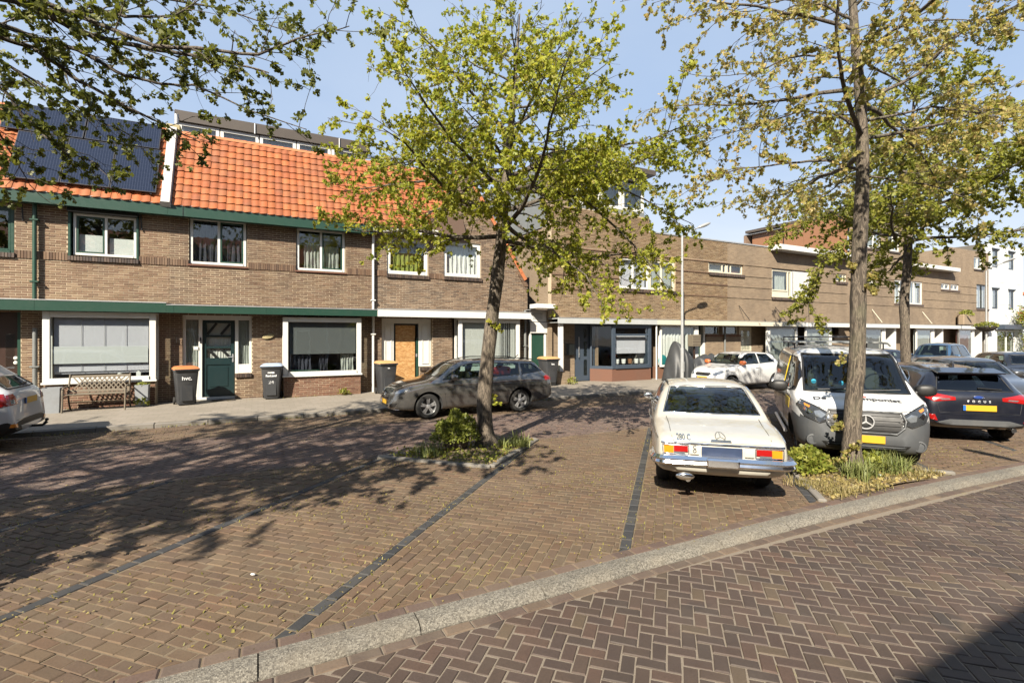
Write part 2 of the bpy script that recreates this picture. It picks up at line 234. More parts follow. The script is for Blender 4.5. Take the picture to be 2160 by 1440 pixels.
leafmat('leaf_lime', [(.31, .41, .045), (.44, .50, .055), (.56, .56, .08), (.38, .44, .05), (.54, .46, .085)], .5); leafmat('leaf_bronze', [(.50, .46, .12), (.66, .49, .19), (.42, .45, .10), (.70, .53, .24), (.38, .42, .09), (.61, .45, .18)], .5, .7); leafmat('leaf_shaded', [(.12, .155, .03), (.18, .21, .038), (.15, .17, .03), (.25, .26, .05)], .42); leafmat('leaf_olive', [(.27, .32, .05), (.40, .39, .065), (.32, .36, .055), (.46, .41, .09)], .48)  # darkest greens, for the overhanging left tree, hold under-crown shade in their colour
leafmat('leaf_box', [(.10, .13, .02), (.20, .23, .035), (.26, .28, .05)], .3, 3); leafmat('leaf_weed', [(.20, .27, .03), (.30, .34, .045), (.36, .36, .07), (.16, .21, .03)], .35, 3); leafmat('blade', [(.17, .23, .06), (.25, .30, .09), (.33, .34, .13)], .3, 3); leafmat('blade_dry', [(.40, .32, .13), (.32, .28, .09), (.46, .36, .18)], .3, 3); leafmat('moss', [(.27, .25, .05), (.36, .31, .08), (.22, .21, .04)], .3, 3); leafmat('litter', [(.45, .35, .10), (.38, .28, .09), (.52, .43, .17), (.30, .20, .08)], .2, 3); leafmat('flower_red', [(.55, .02, .02), (.70, .05, .03), (.62, .16, .02)], .3, 3)

# ------------------------------------------------------------------ mesh and object helpers
WORLD_ROOTS = set()
class MB:
    def __init__(s): s.v = []; s.f = []
    def add(s, vs, fs):
        k = len(s.v); s.v.extend([tuple(p) for p in vs]); s.f.extend([tuple(i + k for i in f) for f in fs]); return s
    def box(s, x0, x1, y0, y1, z0, z1, b=0.0):
        if x0 > x1: x0, x1 = x1, x0
        if y0 > y1: y0, y1 = y1, y0
        if z0 > z1: z0, z1 = z1, z0
        if b <= 0:
            return s.add([(x0, y0, z0), (x1, y0, z0), (x1, y1, z0), (x0, y1, z0), (x0, y0, z1), (x1, y0, z1), (x1, y1, z1), (x0, y1, z1)],
                         [(0, 3, 2, 1), (4, 5, 6, 7), (0, 1, 5, 4), (1, 2, 6, 5), (2, 3, 7, 6), (3, 0, 4, 7)])
        b = min(b, (x1 - x0) * .45, (y1 - y0) * .45, (z1 - z0) * .45)
        vs = []; idx = {}
        X, Y, Z = (x0, x1), (y0, y1), (z0, z1); sg = (1, -1)
        for i in (0, 1):
            for j in (0, 1):
                for k in (0, 1):
                    for a in range(3):
                        p = [X[i] + sg[i] * b, Y[j] + sg[j] * b, Z[k] + sg[k] * b]
                        p[a] = (X[i], Y[j], Z[k])[a]; idx[i, j, k, a] = len(vs); vs.append(tuple(p))
        fs = []
        def q(*t): fs.append(tuple(idx[k] for k in t))
        q((0, 0, 0, 0), (0, 0, 1, 0), (0, 1, 1, 0), (0, 1, 0, 0)); q((1, 0, 0, 0), (1, 1, 0, 0), (1, 1, 1, 0), (1, 0, 1, 0))
        q((0, 0, 0, 1), (1, 0, 0, 1), (1, 0, 1, 1), (0, 0, 1, 1)); q((0, 1, 0, 1), (0, 1, 1, 1), (1, 1, 1, 1), (1, 1, 0, 1))
        q((0, 0, 0, 2), (0, 1, 0, 2), (1, 1, 0, 2), (1, 0, 0, 2)); q((0, 0, 1, 2), (1, 0, 1, 2), (1, 1, 1, 2), (0, 1, 1, 2))
        for i in (0, 1):
            for j in (0, 1): q((i, j, 0, 0), (i, j, 1, 0), (i, j, 1, 1), (i, j, 0, 1))
        for i in (0, 1):
            for k in (0, 1): q((i, 0, k, 0), (i, 1, k, 0), (i, 1, k, 2), (i, 0, k, 2))
        for j in (0, 1):
            for k in (0, 1): q((0, j, k, 1), (1, j, k, 1), (1, j, k, 2), (0, j, k, 2))
        for i in (0, 1):
            for j in (0, 1):
                for k in (0, 1): q((i, j, k, 0), (i, j, k, 1), (i, j, k, 2))
        return s.add(vs, fs)
    def prism(s, pts, a, b, plane='xz'):
        n = len(pts); mk = {'xz': lambda p, t: (p[0], t, p[1]), 'yz': lambda p, t: (t, p[0], p[1]), 'xy': lambda p, t: (p[0], p[1], t)}[plane]
        vs = [mk(p, a) for p in pts] + [mk(p, b) for p in pts]
        return s.add(vs, [tuple(range(n)), tuple(range(2 * n - 1, n - 1, -1))] + [(i, i + n, (i + 1) % n + n, (i + 1) % n) for i in range(n)])
    def tube(s, pts, rad, n=8, cap=True):
        pts = [Vector(p) for p in pts]; m = len(pts)
        if not hasattr(rad, '__len__'): rad = [rad] * m
        vs = []; fs = []; up = None
        for i, p in enumerate(pts):
            d = (pts[min(i + 1, m - 1)] - pts[max(i - 1, 0)])
            d = d.normalized() if d.length > 1e-9 else Vector((0, 0, 1))
            if up is None: up = d.orthogonal().normalized()
            else:
                up = up - d * up.dot(d); up = up.normalized() if up.length > 1e-6 else d.orthogonal().normalized()
            w = d.cross(up)
            for k in range(n):
                a = 2 * math.pi * k / n; vs.append(p + (up * math.cos(a) + w * math.sin(a)) * rad[i])
        for i in range(m - 1):
            for k in range(n): fs.append((i * n + k, i * n + (k + 1) % n, (i + 1) * n + (k + 1) % n, (i + 1) * n + k))
        if cap: fs.append(tuple(range(n - 1, -1, -1))); fs.append(tuple(range((m - 1) * n, m * n)))
        return s.add(vs, fs)
    def lathe(s, prof, c=(0, 0, 0), axis='z', n=24, cap=True):
        c = Vector(c); vs = []; fs = []; m = len(prof)
        for r, h in prof:
            for k in range(n):
                a = 2 * math.pi * k / n; u, w = r * math.cos(a), r * math.sin(a)
                vs.append(c + Vector({'z': (u, w, h), 'y': (u, h, w), 'x': (h, u, w)}[axis]))
        for i in range(m - 1):
            for k in range(n): fs.append((i * n + k, i * n + (k + 1) % n, (i + 1) * n + (k + 1) % n, (i + 1) * n + k))
        if cap and prof[0][0] > 1e-5: fs.append(tuple(range(n - 1, -1, -1)))
        if cap and prof[-1][0] > 1e-5: fs.append(tuple(range((m - 1) * n, m * n)))
        return s.add(vs, fs)
    def ellipsoid(s, c, r, nu=14, nv=9, p=1.0):
        f = lambda t: math.copysign(abs(t) ** p, t); vs = []; fs = []
        for j in range(nv + 1):
            th = math.pi * j / nv - math.pi / 2
            for i in range(nu):
                a = 2 * math.pi * i / nu
                vs.append((c[0] + r[0] * f(math.cos(th)) * f(math.cos(a)), c[1] + r[1] * f(math.cos(th)) * f(math.sin(a)), c[2] + r[2] * f(math.sin(th))))
        for j in range(nv):
            for i in range(nu): fs.append((j * nu + i, j * nu + (i + 1) % nu, (j + 1) * nu + (i + 1) % nu, (j + 1) * nu + i))
        return s.add(vs, fs)
    def grid(s, fn, nu, nv):
        vs = [fn(i / nu, j / nv) for j in range(nv + 1) for i in range(nu + 1)]; w = nu + 1
        return s.add(vs, [(j * w + i, j * w + i + 1, (j + 1) * w + i + 1, (j + 1) * w + i) for j in range(nv) for i in range(nu)])
    def mesh(s, name):
        me = bpy.data.meshes.new(name); me.from_pydata(s.v, [], s.f); me.validate(); return me
    def build(s, name, mat, parent=None, smooth=0, **kw): return obj(name, s.mesh(name), mat, parent, smooth, **kw)
def obj(name, me, mat, parent=None, smooth=0, loc=None, rot=None, kind=None, label=None):
    if mat and not me.materials: me.materials.append(MATS[mat] if isinstance(mat, str) else mat)
    if smooth:
        me.polygons.foreach_set('use_smooth', [True] * len(me.polygons)); me.set_sharp_from_angle(angle=R(smooth))
    o = bpy.data.objects.new(name, me); COL.objects.link(o)
    if parent is not None:
        o.parent = parent
        if parent.name in WORLD_ROOTS: o.location = -parent.location
    if loc is not None: o.location = Vector(o.location) + Vector(loc)
    if rot is not None: o.rotation_euler = rot
    if kind: o['kind'] = kind
    if label: o['label'] = label
    return o
def thing(name, label, cat, loc=(0, 0, 0), rotz=0.0, group=None, world=False, scale=1.0):
    o = bpy.data.objects.new(name, None); COL.objects.link(o); o.location = loc; o.rotation_euler = (0, 0, rotz); o.scale = (scale,) * 3; o.empty_display_size = .2
    o['label'] = label; o['category'] = cat
    if group: o['group'] = group
    if world: WORLD_ROOTS.add(o.name)
    return o
def tag(o, label, cat, group=None):
    o['label'] = label; o['category'] = cat
    if group: o['group'] = group
    return o
def npmesh(name, V, F, mat, smooth=False):
    """V (n,3) float array, F (m,k) int array, all faces k-sided"""
    me = bpy.data.meshes.new(name); V = np.ascontiguousarray(V, np.float32); F = np.ascontiguousarray(F, np.int32); m, k = F.shape
    me.vertices.add(len(V)); me.vertices.foreach_set('co', V.ravel()); me.loops.add(m * k); me.loops.foreach_set('vertex_index', F.ravel())
    me.polygons.add(m); me.polygons.foreach_set('loop_start', np.arange(0, m * k, k, dtype=np.int32)); me.polygons.foreach_set('loop_total', np.full(m, k, np.int32))
    if smooth: me.polygons.foreach_set('use_smooth', np.ones(m, bool))
    me.update(calc_edges=True); me.materials.append(MATS[mat]); return me
def text_mesh(s, size=.1, extrude=.002, bold=.0):
    cu = bpy.data.curves.new('lettering', 'FONT'); cu.body = s; cu.size = size; cu.extrude = extrude; cu.offset = bold; cu.align_x = 'CENTER'; cu.align_y = 'CENTER'; cu.resolution_u = 3
    to = bpy.data.objects.new('lettering', cu); COL.objects.link(to); dg = bpy.context.evaluated_depsgraph_get(); me = bpy.data.meshes.new_from_object(to.evaluated_get(dg))
    bpy.data.objects.remove(to); bpy.data.curves.remove(cu); return me
# ================================================================== GROUND
rng = random.Random(7)
CF, CS = .889, .458
def depth(x, y): return CS * x + CF * y
def inframe(x, y, m=1.04):
    d = depth(x, y)
    if d < .5: return False
    u = (CF * x - CS * y) / d; v = 2.0 / d
    return abs(u) < 1.04 and v < .71
def clip(poly, a, b, c):
    """keep the side a*x+b*y<=c"""
    out = []
    for i, p in enumerate(poly):
        q = poly[(i + 1) % len(poly)]; dp = a * p[0] + b * p[1] - c; dq = a * q[0] + b * q[1] - c
        if dp <= 0: out.append(p)
        if (dp < 0) != (dq < 0) and abs(dp - dq) > 1e-9:
            t = dp / (dp - dq); out.append((p[0] + (q[0] - p[0]) * t, p[1] + (q[1] - p[1]) * t))
    return out
def inpoly(x, y, poly):
    s = False; n = len(poly)
    for i in range(n):
        (ax, ay), (bx, by) = poly[i], poly[(i + 1) % n]
        if (ay > y) != (by > y) and x < (bx - ax) * (y - ay) / (by - ay) + ax: s = not s
    return s
def area(p): return .5 * abs(sum(p[i][0] * p[(i + 1) % len(p)][1] - p[(i + 1) % len(p)][0] * p[i][1] for i in range(len(p))))
def convex_clip(poly, region):
    n = len(region)
    for i in range(n):
        (ax, ay), (bx, by) = region[i], region[(i + 1) % n]      # region counter-clockwise
        nx, ny = by - ay, -(bx - ax); poly = clip(poly, nx, ny, nx * ax + ny * ay)
        if len(poly) < 3: return []
    return poly
def paver_piece(mb, poly, z, tilt=(0, 0), bev=.007, h=.05):
    n = len(poly); cx = sum(p[0] for p in poly) / n; cy = sum(p[1] for p in poly) / n
    zz = lambda x, y, d: z + d + tilt[0] * (x - cx) + tilt[1] * (y - cy)
    top = []; mid = []; bot = []
    for x, y in poly:
        l = math.hypot(x - cx, y - cy) or 1; k = max(0, 1 - 1.5 * bev / l); jx, jy = rng.uniform(-.0025, .0025), rng.uniform(-.0025, .0025)
        top.append((cx + (x - cx) * k, cy + (y - cy) * k, zz(x, y, 0))); mid.append((x + jx, y + jy, zz(x, y, -bev))); bot.append((x, y, z - h))
    fs = [tuple(range(n))]
    for i in range(n):
        j = (i + 1) % n; fs.append((n + i, n + j, j, i)); fs.append((2 * n + i, 2 * n + j, n + j, n + i))
    mb.add(top + mid + bot, fs)
def shrink(poly, g):
    n = len(poly); cx = sum(p[0] for p in poly) / n; cy = sum(p[1] for p in poly) / n
    return [(x - math.copysign(min(g, abs(x - cx)), x - cx) if abs(x - cx) > 1e-6 else x, y - math.copysign(min(g, abs(y - cy)), y - cy) if abs(y - cy) > 1e-6 else y) for x, y in poly]
def herring(region, ang, w, gap, org=(0, 0)):
    """list of (polygon, full, centre, rotation) of a herringbone bond of 2w x w bricks turned by ang"""
    ca, sa = math.cos(ang), math.sin(ang); out = []
    loc = [((x - org[0]) * ca + (y - org[1]) * sa, -(x - org[0]) * sa + (y - org[1]) * ca) for x, y in region]
    i0, i1 = int(min(p[0] for p in loc) / w) - 3, int(max(p[0] for p in loc) / w) + 3; j0, j1 = int(min(p[1] for p in loc) / w) - 3, int(max(p[1] for p in loc) / w) + 3
    for i in range(i0, i1):
        for j in range(j0, j1):
            m = (i - j) % 4
            if m == 0: a, b, ln = i, j, (2, 1)
            elif m == 3: a, b, ln = i, j, (1, 2)
            else: continue
            x0, y0, x1, y1 = a * w + gap, b * w + gap, (a + ln[0]) * w - gap, (b + ln[1]) * w - gap
            ps = [(org[0] + x * ca - y * sa, org[1] + x * sa + y * ca) for x, y in ((x0, y0), (x1, y0), (x1, y1), (x0, y1))]
            out.append((ps, (x1 - x0, y1 - y0), ang))
    return out
def running(region, ang, l, w, gap, org=(0, 0)):
    ca, sa = math.cos(ang), math.sin(ang); out = []
    loc = [((x - org[0]) * ca + (y - org[1]) * sa, -(x - org[0]) * sa + (y - org[1]) * ca) for x, y in region]
    for j in range(int(min(p[1] for p in loc) / w) - 2, int(max(p[1] for p in loc) / w) + 2):
        off = (.5 * l if j % 2 else 0) + rng.uniform(-.018, .018)
        for i in range(int(min(p[0] for p in loc) / l) - 2, int(max(p[0] for p in loc) / l) + 2):
            x0, y0, x1, y1 = i * l + off + gap, j * w + gap, (i + 1) * l + off - gap, (j + 1) * w - gap
            out.append(([(org[0] + x * ca - y * sa, org[1] + x * sa + y * ca) for x, y in ((x0, y0), (x1, y0), (x1, y1), (x0, y1))], (x1 - x0, y1 - y0), ang))
    return out
def lay(parent, cand, region, holes, z, mat, nobj, name='paving_brick', zj=.003, tl=.012):
    """the pieces that show largest become objects of their own, the rest one joined part"""
    full = []; rest = MB()
    for ps, sz, ang in cand:
        cx = sum(p[0] for p in ps) / 4; cy = sum(p[1] for p in ps) / 4
        if any(inpoly(cx, cy, h) for h in holes): continue
        pc = convex_clip(ps, region)
        if len(pc) < 3: continue
        a0, a1 = sz[0] * sz[1], area(pc)
        if a1 < .12 * a0: continue
        if a1 > .999 * a0: full.append((ps, sz, ang, cx, cy))
        else: paver_piece(rest, pc, z + rng.uniform(-zj, zj))
    full.sort(key=lambda t: depth(t[3], t[4]) if inframe(t[3], t[4]) else 1e3 + depth(t[3], t[4]))
    meshes = {}
    for k, (ps, sz, ang, cx, cy) in enumerate(full):
        tilt = (rng.gauss(0, tl), rng.gauss(0, tl)); dz = rng.uniform(-zj, zj)
        if k < nobj:
            key = (round(sz[0], 3), round(sz[1], 3), rng.randrange(3))
            if key not in meshes:
                m = MB(); a, b = sz[0] / 2, sz[1] / 2; c = [(-a, -b), (a, -b), (a, b), (-a, b)]; paver_piece(m, c, 0.0); meshes[key] = m.mesh(name)
            obj(name, meshes[key], mat, parent, loc=(cx, cy, z + dz), rot=(tilt[1], -tilt[0], ang + rng.gauss(0, .008)))
        else: paver_piece(rest, ps, z + dz, tilt)
    if rest.v: rest.build('paving_bricks', mat, parent, kind='stuff')
def sheet(name, x0, x1, y0, y1, z, mat, kind='structure'):
    return MB().add([(x0, y0, z), (x1, y0, z), (x1, y1, z), (x0, y1, z)], [(0, 1, 2, 3)]).build(name, mat, kind=kind)
rect = lambda x0, x1, y0, y1: [(x0, y0), (x1, y0), (x1, y1), (x0, y1)]
BED1 = [(1.75, 8.2), (3.15, 6.8), (4.75, 8.2)]; BED2 = [(6.05, 3.56), (8.95, 3.40), (7.5, 5.05)]
BED3 = [(16.3, 8.2), (17.7, 6.8), (19.2, 8.2)]; BED4 = [(-8.45, 3.6), (-5.55, 3.6), (-7.0, 5.05)]
BEDS = [BED1, BED2, BED3, BED4]
bricktex('paver_tex', (.19, .14, .105), (.15, .11, .09), (.21, .17, .12), .21, .105)
def flat_tex(m):                                   # same bond, laid flat
    t = MATS[m].node_tree
    for n in t.nodes:
        if n.type == 'COMBXYZ':
            for l in list(n.inputs[1].links): src = l.from_node
            t.links.new(src.outputs[1], n.inputs[1])
flat_tex('paver_tex')
sheet('ground', -300, 500, -300, 500, -.075, 'sheet')
def kb(x): return -.006 * max(0.0, x - 3) ** 2          # the near kerb swings gently towards the viewer
near = sheet('near_road', -30, 60, -4.2, 3.3, -.0585, 'joint_road')
NR = [(-5, -1.4), (14.5, -1.4), (14.5, 3.2 + kb(12)), (10, 3.2 + kb(10)), (7.5, 3.2 + kb(7.5)), (5, 3.2 + kb(5)), (3, 3.2), (-5, 3.2)]
lay(near, herring(NR, R(45), .093, .0040, (1.5, 1.0)), NR, [], -.052, 'paver_road', 300, zj=.0035)
def edge_row(parent, x0, x1, y0, y1, z, mat, nobj, name='paving_brick'):
    mesh = None; x = x0; k = 0; rest = MB()
    while x < x1:
        cx = x + .106; dy = kb(cx); a = math.atan2(kb(cx + .1) - kb(cx - .1), .2); L_ = .202
        if k < nobj and inframe(cx, y0):
            if mesh is None: m = MB(); paver_piece(m, [(-L_ / 2, -(y1 - y0) / 2), (L_ / 2, -(y1 - y0) / 2), (L_ / 2, (y1 - y0) / 2), (-L_ / 2, (y1 - y0) / 2)], 0.0); mesh = m.mesh(name)
            obj(name, mesh, mat, parent, loc=(cx, (y0 + y1) / 2 + dy, z + rng.uniform(-.003, .003)), rot=(rng.gauss(0, .012), rng.gauss(0, .012), a)); k += 1
        else: paver_piece(rest, [(cx - .101, y0 + dy), (cx + .101, y0 + dy), (cx + .101, y1 + dy), (cx - .101, y1 + dy)], z)
        x += .212
    rest.build('paving_bricks', mat, parent, kind='stuff')
edge_row(near, -5, 14.5, 3.205, 3.297, -.05, 'paver_edge_road', 60)
park = sheet('parking_area', -30, 60, 3.4, 8.3, -.0065, 'joint_park'); MB().add([(x, y + kb(x), -.0075) for x in (4, 6, 8, 10, 12, 15) for y in (3.4, 3.9)], [(2 * i, 2 * i + 2, 2 * i + 3, 2 * i + 1) for i in range(5)]).build('kerb_fillet', 'joint_park', park)
LX = [-8.55 + 2.9 * k for k in range(9)]; LY = 3.62
s2 = math.sqrt(.5)
nleft = 300
for k in range(8):
    xa, xb = LX[k] + .085, LX[k + 1] - .085; t = 8.19 - LY
    reg = [(xa, LY), (xb, LY), (xb + t, 8.19), (xa + t, 8.19)]
    quota = {3: 120, 4: 110, 2: 70}.get(k, 0)
    if k in (3, 4):                                    # kerb end laid the other way round
        c = 2.9 * s2; e = (LX[k] + .085 + c * s2, LY + c * s2)
        r1 = convex_clip(reg, [(e[0] - 9, e[1] + 9), (e[0] - 20, e[1] - 2), (e[0] - 2, e[1] - 20), (e[0] + 9, e[1] - 9)]); r2 = convex_clip(reg, [(e[0] + 9, e[1] - 9), (e[0] + 20, e[1] + 2), (e[0] + 2, e[1] + 20), (e[0] - 9, e[1] + 9)])
        lay(park, running(r1, R(45), .188, .094, .0036, (xa, LY)), r1, BEDS, 0, 'paver_park', quota, zj=.004, tl=.016)
        lay(park, running(r2, R(-45), .188, .094, .0036, e), r2, BEDS, 0, 'paver_park', 0, zj=.004, tl=.016)
    else: lay(park, running(reg, R(-45), .188, .094, .0042, (xa, LY)), reg, BEDS, 0, 'paver_park', quota, zj=.005, tl=.02)
for k in range(1, 8):                                  # black bricks between the bays
    xa = LX[k]; t = 8.19 - LY; reg = [(xa - .078, LY), (xa + .078, LY), (xa + .078 + t, 8.19), (xa - .078 + t, 8.19)]
    lay(park, running(reg, R(45), .205, .109, .004, (xa + .078, LY))[0:], reg, BEDS, .001, 'paver_line', 40 if k in (2, 3, 4) else 0, name='line_brick')
edge_row(park, -9, 15, 3.507, 3.612, .001, 'paver_edge', 60)
for k in range(8):                                     # bricks filling the wedge beside the bend of the kerb
    xa, xb = 4 + k * 1.3, 4 + (k + 1) * 1.3; reg = [(xa, 3.617 + kb(xa)), (xb, 3.617 + kb(xb)), (xb, 3.62), (xa, 3.62)]
    lay(park, running(reg, R(-45), .188, .094, .005, (0, LY)), reg, BEDS, 0, 'paver_park', 0)
far = sheet('far_road', -40, 90, 8.3, 11.3, -.0095, 'joint_far')
er = rect(-9, 16, 8.195, 8.3); lay(far, running(er, 0, .212, .105, .004, (0, 8.195)), er, BEDS, .001, 'paver_edge_road', 0)
FR = rect(-7.5, 16, 8.302, 11.25); lay(far, herring(FR, R(45), .098, .0043, (0, 8)), FR, [], -.002, 'paver_far', 300, zj=.0035)
strip = sheet('parking_strip', -40, 90, 11.3, 13.1, -.0085, 'joint_park')
er = rect(-8, 16, 11.252, 11.35); lay(strip, running(er, 0, .212, .1, .004, (0, 11.252)), er, [], .0, 'paver_edge_road', 0)
ST = rect(-8, 16, 11.352, 13.06); lay(strip, running(ST, 0, .188, .094, .005, (0, 11.352)), ST, [], -.001, 'paver_park', 200, zj=.005)
sheet('far_road_beyond', 16, 90, 3.6, 13.06, .001, 'paver_tex')
pav = MB().box(-40, 90, 13.2, 17.3, -.07, .1).build('pavement', 'pavement'); pav['kind'] = 'structure'
# drain gratings and a smooth patch of concrete by the strip
kerb = MB().box(-40, 90, 13.06, 13.2, -.07, -.02).build('far_kerb', 'concrete'); kerb['kind'] = 'structure'
for k in range(26):
    x = -10 + k; MB().box(x + .004, x + .996, 13.065, 13.198, -.06, .098 + rng.uniform(-.006, .004), .012).build('kerb_stone', 'concrete', kerb)
nk = MB().box(-9, 4, 3.31, 3.49, -.08, -.045).build('near_kerb', 'concrete'); nk['kind'] = 'structure'
for k in range(22):
    x = -7 + k; dz = rng.uniform(-.003, .003); m = MB(); a = x + .005; b = x + .995
    prof = [(3.302, -.07), (3.302, -.048), (3.325, -.018), (3.365, .002), (3.38, .006), (3.492, .006), (3.5, 0.0), (3.5, -.07)]
    ya, yb_ = kb(a), kb(b); n = len(prof); m.add([(a, y + ya, z + dz) for y, z in prof] + [(b, y + yb_, z + dz) for y, z in prof], [tuple(range(n - 1, -1, -1)), tuple(range(n, 2 * n))] + [(i, (i + 1) % n, (i + 1) % n + n, i + n) for i in range(n)]); m.build('kerb_stone', 'aggregate', nk, smooth=35)
# planting beds: soil mound with concrete edging
def bed(poly, edges, zt, name):
    n = len(poly); cx = sum(p[0] for p in poly) / n; cy = sum(p[1] for p in poly) / n
    m = MB(); N = 14
    def f(u, v):
        a, b, c = poly; x = a[0] + (b[0] - a[0]) * u; y = a[1] + (b[1] - a[1]) * u; x += (c[0] - x) * v; y += (c[1] - y) * v
        return (x, y, (zt * .3 - .006) + .075 * (1 - min(1, math.hypot(x - cx, y - cy) / 1.0)) + rng.uniform(-.008, .010) * (min(u, 1 - u, v, 1 - v) > .05))
    m.grid(f, N, N); o = m.build(name, 'soil', smooth=60, kind='structure')
    for i in edges:
        (ax, ay), (bx, by) = poly[i], poly[(i + 1) % n]; L = math.hypot(bx - ax, by - ay); k = max(1, round(L / .9))
        for j in range(k):
            e = MB().box(.005 + j * L / k, (j + 1) * L / k - .005, -.055, .045, -.07, zt + rng.uniform(-.006, .006), .012).build('edging_stone', 'concrete', o)
            e.location = (ax, ay, 0); e.rotation_euler = (0, 0, math.atan2(by - ay, bx - ax))
    return o
bed(BED1, (0, 1, 2), .04, 'tree_bed'); bed(BED2, (1, 2), .035, 'tree_bed'); bed(BED3, (0, 1, 2), .07, 'tree_bed'); bed(BED4, (1, 2), .035, 'tree_bed')
# moss tufts in the joints and yellow catkin litter
def specks(name, n, reg, mat, size, z, upright, seed, label):
    r = np.random.RandomState(seed); x0, x1, y0, y1 = reg
    P = np.stack([r.uniform(x0, x1, n), r.uniform(y0, y1, n), np.full(n, z)], 1)
    clump = np.sin(P[:, 0] * 1.9 + 1.3 * np.sin(P[:, 1] * 2.1)) + np.sin(P[:, 1] * 3.3 + P[:, 0] * .7) + r.normal(0, .8, n); P = P[clump > .1]; n = len(P)
    a = r.uniform(0, 2 * np.pi, n); s = size * r.uniform(.5, 1.5, n); el = r.uniform(*upright, n)
    d = np.stack([np.cos(a), np.sin(a), el], 1); w = np.stack([-np.sin(a), np.cos(a), np.zeros(n)], 1)
    V = np.stack([P - w * s[:, None] * .35, P + w * s[:, None] * .35, P + d * s[:, None] + w * s[:, None] * .1, P + d * s[:, None] * .9 - w * s[:, None] * .2], 1).reshape(-1, 3)
    o = obj(name, npmesh(name, V, np.arange(4 * n).reshape(-1, 4), mat), None, kind='stuff'); o['label'] = label; return o
specks('joint_moss', 17000, (-6, 12, 3.5, 8.2), 'moss', .016, -.004, (.3, 1.2), 3, 'yellow green moss and tiny weeds between the parking bricks')
specks('catkin_litter', 9000, (-6, 12, 3.4, 12.9), 'litter', .02, .006, (0, .25), 5, 'dry yellow catkins and leaf scraps strewn over the bricks')
specks('kerb_litter', 1600, (-6, 12, 12.5, 13.05), 'litter', .025, .004, (0, .5), 8, 'leaf litter gathered along the far kerb')
# ================================================================== HOUSES: shared builders
def spans(x0, x1, holes, z):
    """free x-intervals of a course at height z"""
    iv = [(x0, x1)]
    for h in holes:
        if h[2] - .003 < z < h[3] + .003:
            nv = []
            for a, b in iv:
                if h[1] <= a or h[0] >= b: nv.append((a, b)); continue
                if h[0] > a: nv.append((a, h[0]))
                if h[1] < b: nv.append((h[1], b))
            iv = nv
    return iv
BRK = {}
def brick_wall(parent, Y, x0, x1, z0, z1, holes, mat, nobj, lim=None, depth_=.012, seed=1):
    r = random.Random(seed); full = []; rest = MB(); M_, L_ = .0625, .222; k = 0; z = z0
    while z + .05 <= z1 + .001:
        zc = z + .028; a0, a1 = (x0, x1) if lim is None else lim(zc)
        for a, b in spans(max(x0, a0), min(x1, a1), holes, zc):
            x = math.floor((a - x0) / L_) * L_ + x0 + (L_ / 2 if k % 2 else 0) - L_
            while x < b:
                p, q = max(x, a) + .005, min(x + L_, b) - .005; x += L_
                if q - p < .03: continue
                j = (r.uniform(-.002, .002), r.uniform(-.002, .002), r.uniform(-.0035, .0025))
                if q - p > .2115: full.append(((p + q) / 2 + j[0], z + .0283 + j[1], j[2]))
                else: rest.box(p, q, Y + j[2], Y + depth_ + .004, z + .004, z + .0525)
        z += M_; k += 1
    full.sort(key=lambda t: (t[0]) ** 2 + (t[1] - 1.2) ** 2 * 2.0 if parent is None else CS * t[0] + CF * Y + abs(t[1] - 2.2) * .15 + (50 if abs(CF * t[0] - CS * Y) > 1.04 * (CS * t[0] + CF * Y) else 0))
    if 'brick' not in BRK: BRK['brick'] = MB().box(-.1045, .1045, 0, .016, -.0235, .0235, .003).mesh('brick')
    key = 'brick_' + mat
    if key not in BRK: BRK[key] = BRK['brick'].copy(); BRK[key].materials.append(MATS[mat])
    for i, (cx, cz, j) in enumerate(full):
        if i < nobj: obj('brick', BRK[key], None, parent, loc=(cx, Y + j, cz))
        else: rest.box(cx - .1045, cx + .1045, Y + j, Y + depth_ + .004, cz - .0235, cz + .0235)
    rest.build('bricks', mat, parent, kind='stuff')
def wall_core(parent, Y, x0, x1, z0, z1, holes, mat, th=.24, name='wall'):
    xs = sorted({x0, x1, *[min(max(h[i], x0), x1) for h in holes for i in (0, 1)]}); zs = sorted({z0, z1, *[min(max(h[i], z0), z1) for h in holes for i in (2, 3)]}); m = MB()
    for i in range(len(xs) - 1):
        for j in range(len(zs) - 1):
            cx, cz = (xs[i] + xs[i + 1]) / 2, (zs[j] + zs[j + 1]) / 2
            if not any(h[0] < cx < h[1] and h[2] < cz < h[3] for h in holes): m.box(xs[i], xs[i + 1], Y, Y + th, zs[j], zs[j + 1])
    return m.build(name, mat, parent)
def soldier(parent, Y, x0, x1, z0, z1, mat, proud=.022, seed=2, name='soldier_course'):
    r = random.Random(seed); m = MB(); n = max(1, round((x1 - x0) / .0625)); w = (x1 - x0) / n
    for i in range(n): m.box(x0 + i * w + .004, x0 + (i + 1) * w - .004, Y - proud + r.uniform(-.003, .003), Y + .03, z0 + r.uniform(-.002, .002), z1 + r.uniform(-.002, .002), .003)
    return m.build(name, mat, parent)
def sheet_wave(x0, x1, z0, z1, Y, amp=.03, waves=8, flare=0.0, seed=0):
    r = random.Random(seed); ph = [r.uniform(0, 6) for _ in range(4)]; n = max(24, int((x1 - x0) * 60))
    return MB().grid(lambda u, v: (x0 + (x1 - x0) * u + .01 * math.sin(9 * v + ph[0] + 20 * u), Y + amp * (.6 + .4 * (1 - v)) * (math.sin(2 * math.pi * waves * u + ph[1] + .5 * math.sin(5 * u + ph[2])) + .4 * math.sin(2 * math.pi * waves * 2.3 * u + ph[3])), z0 + (z1 - z0) * v), n, 8)
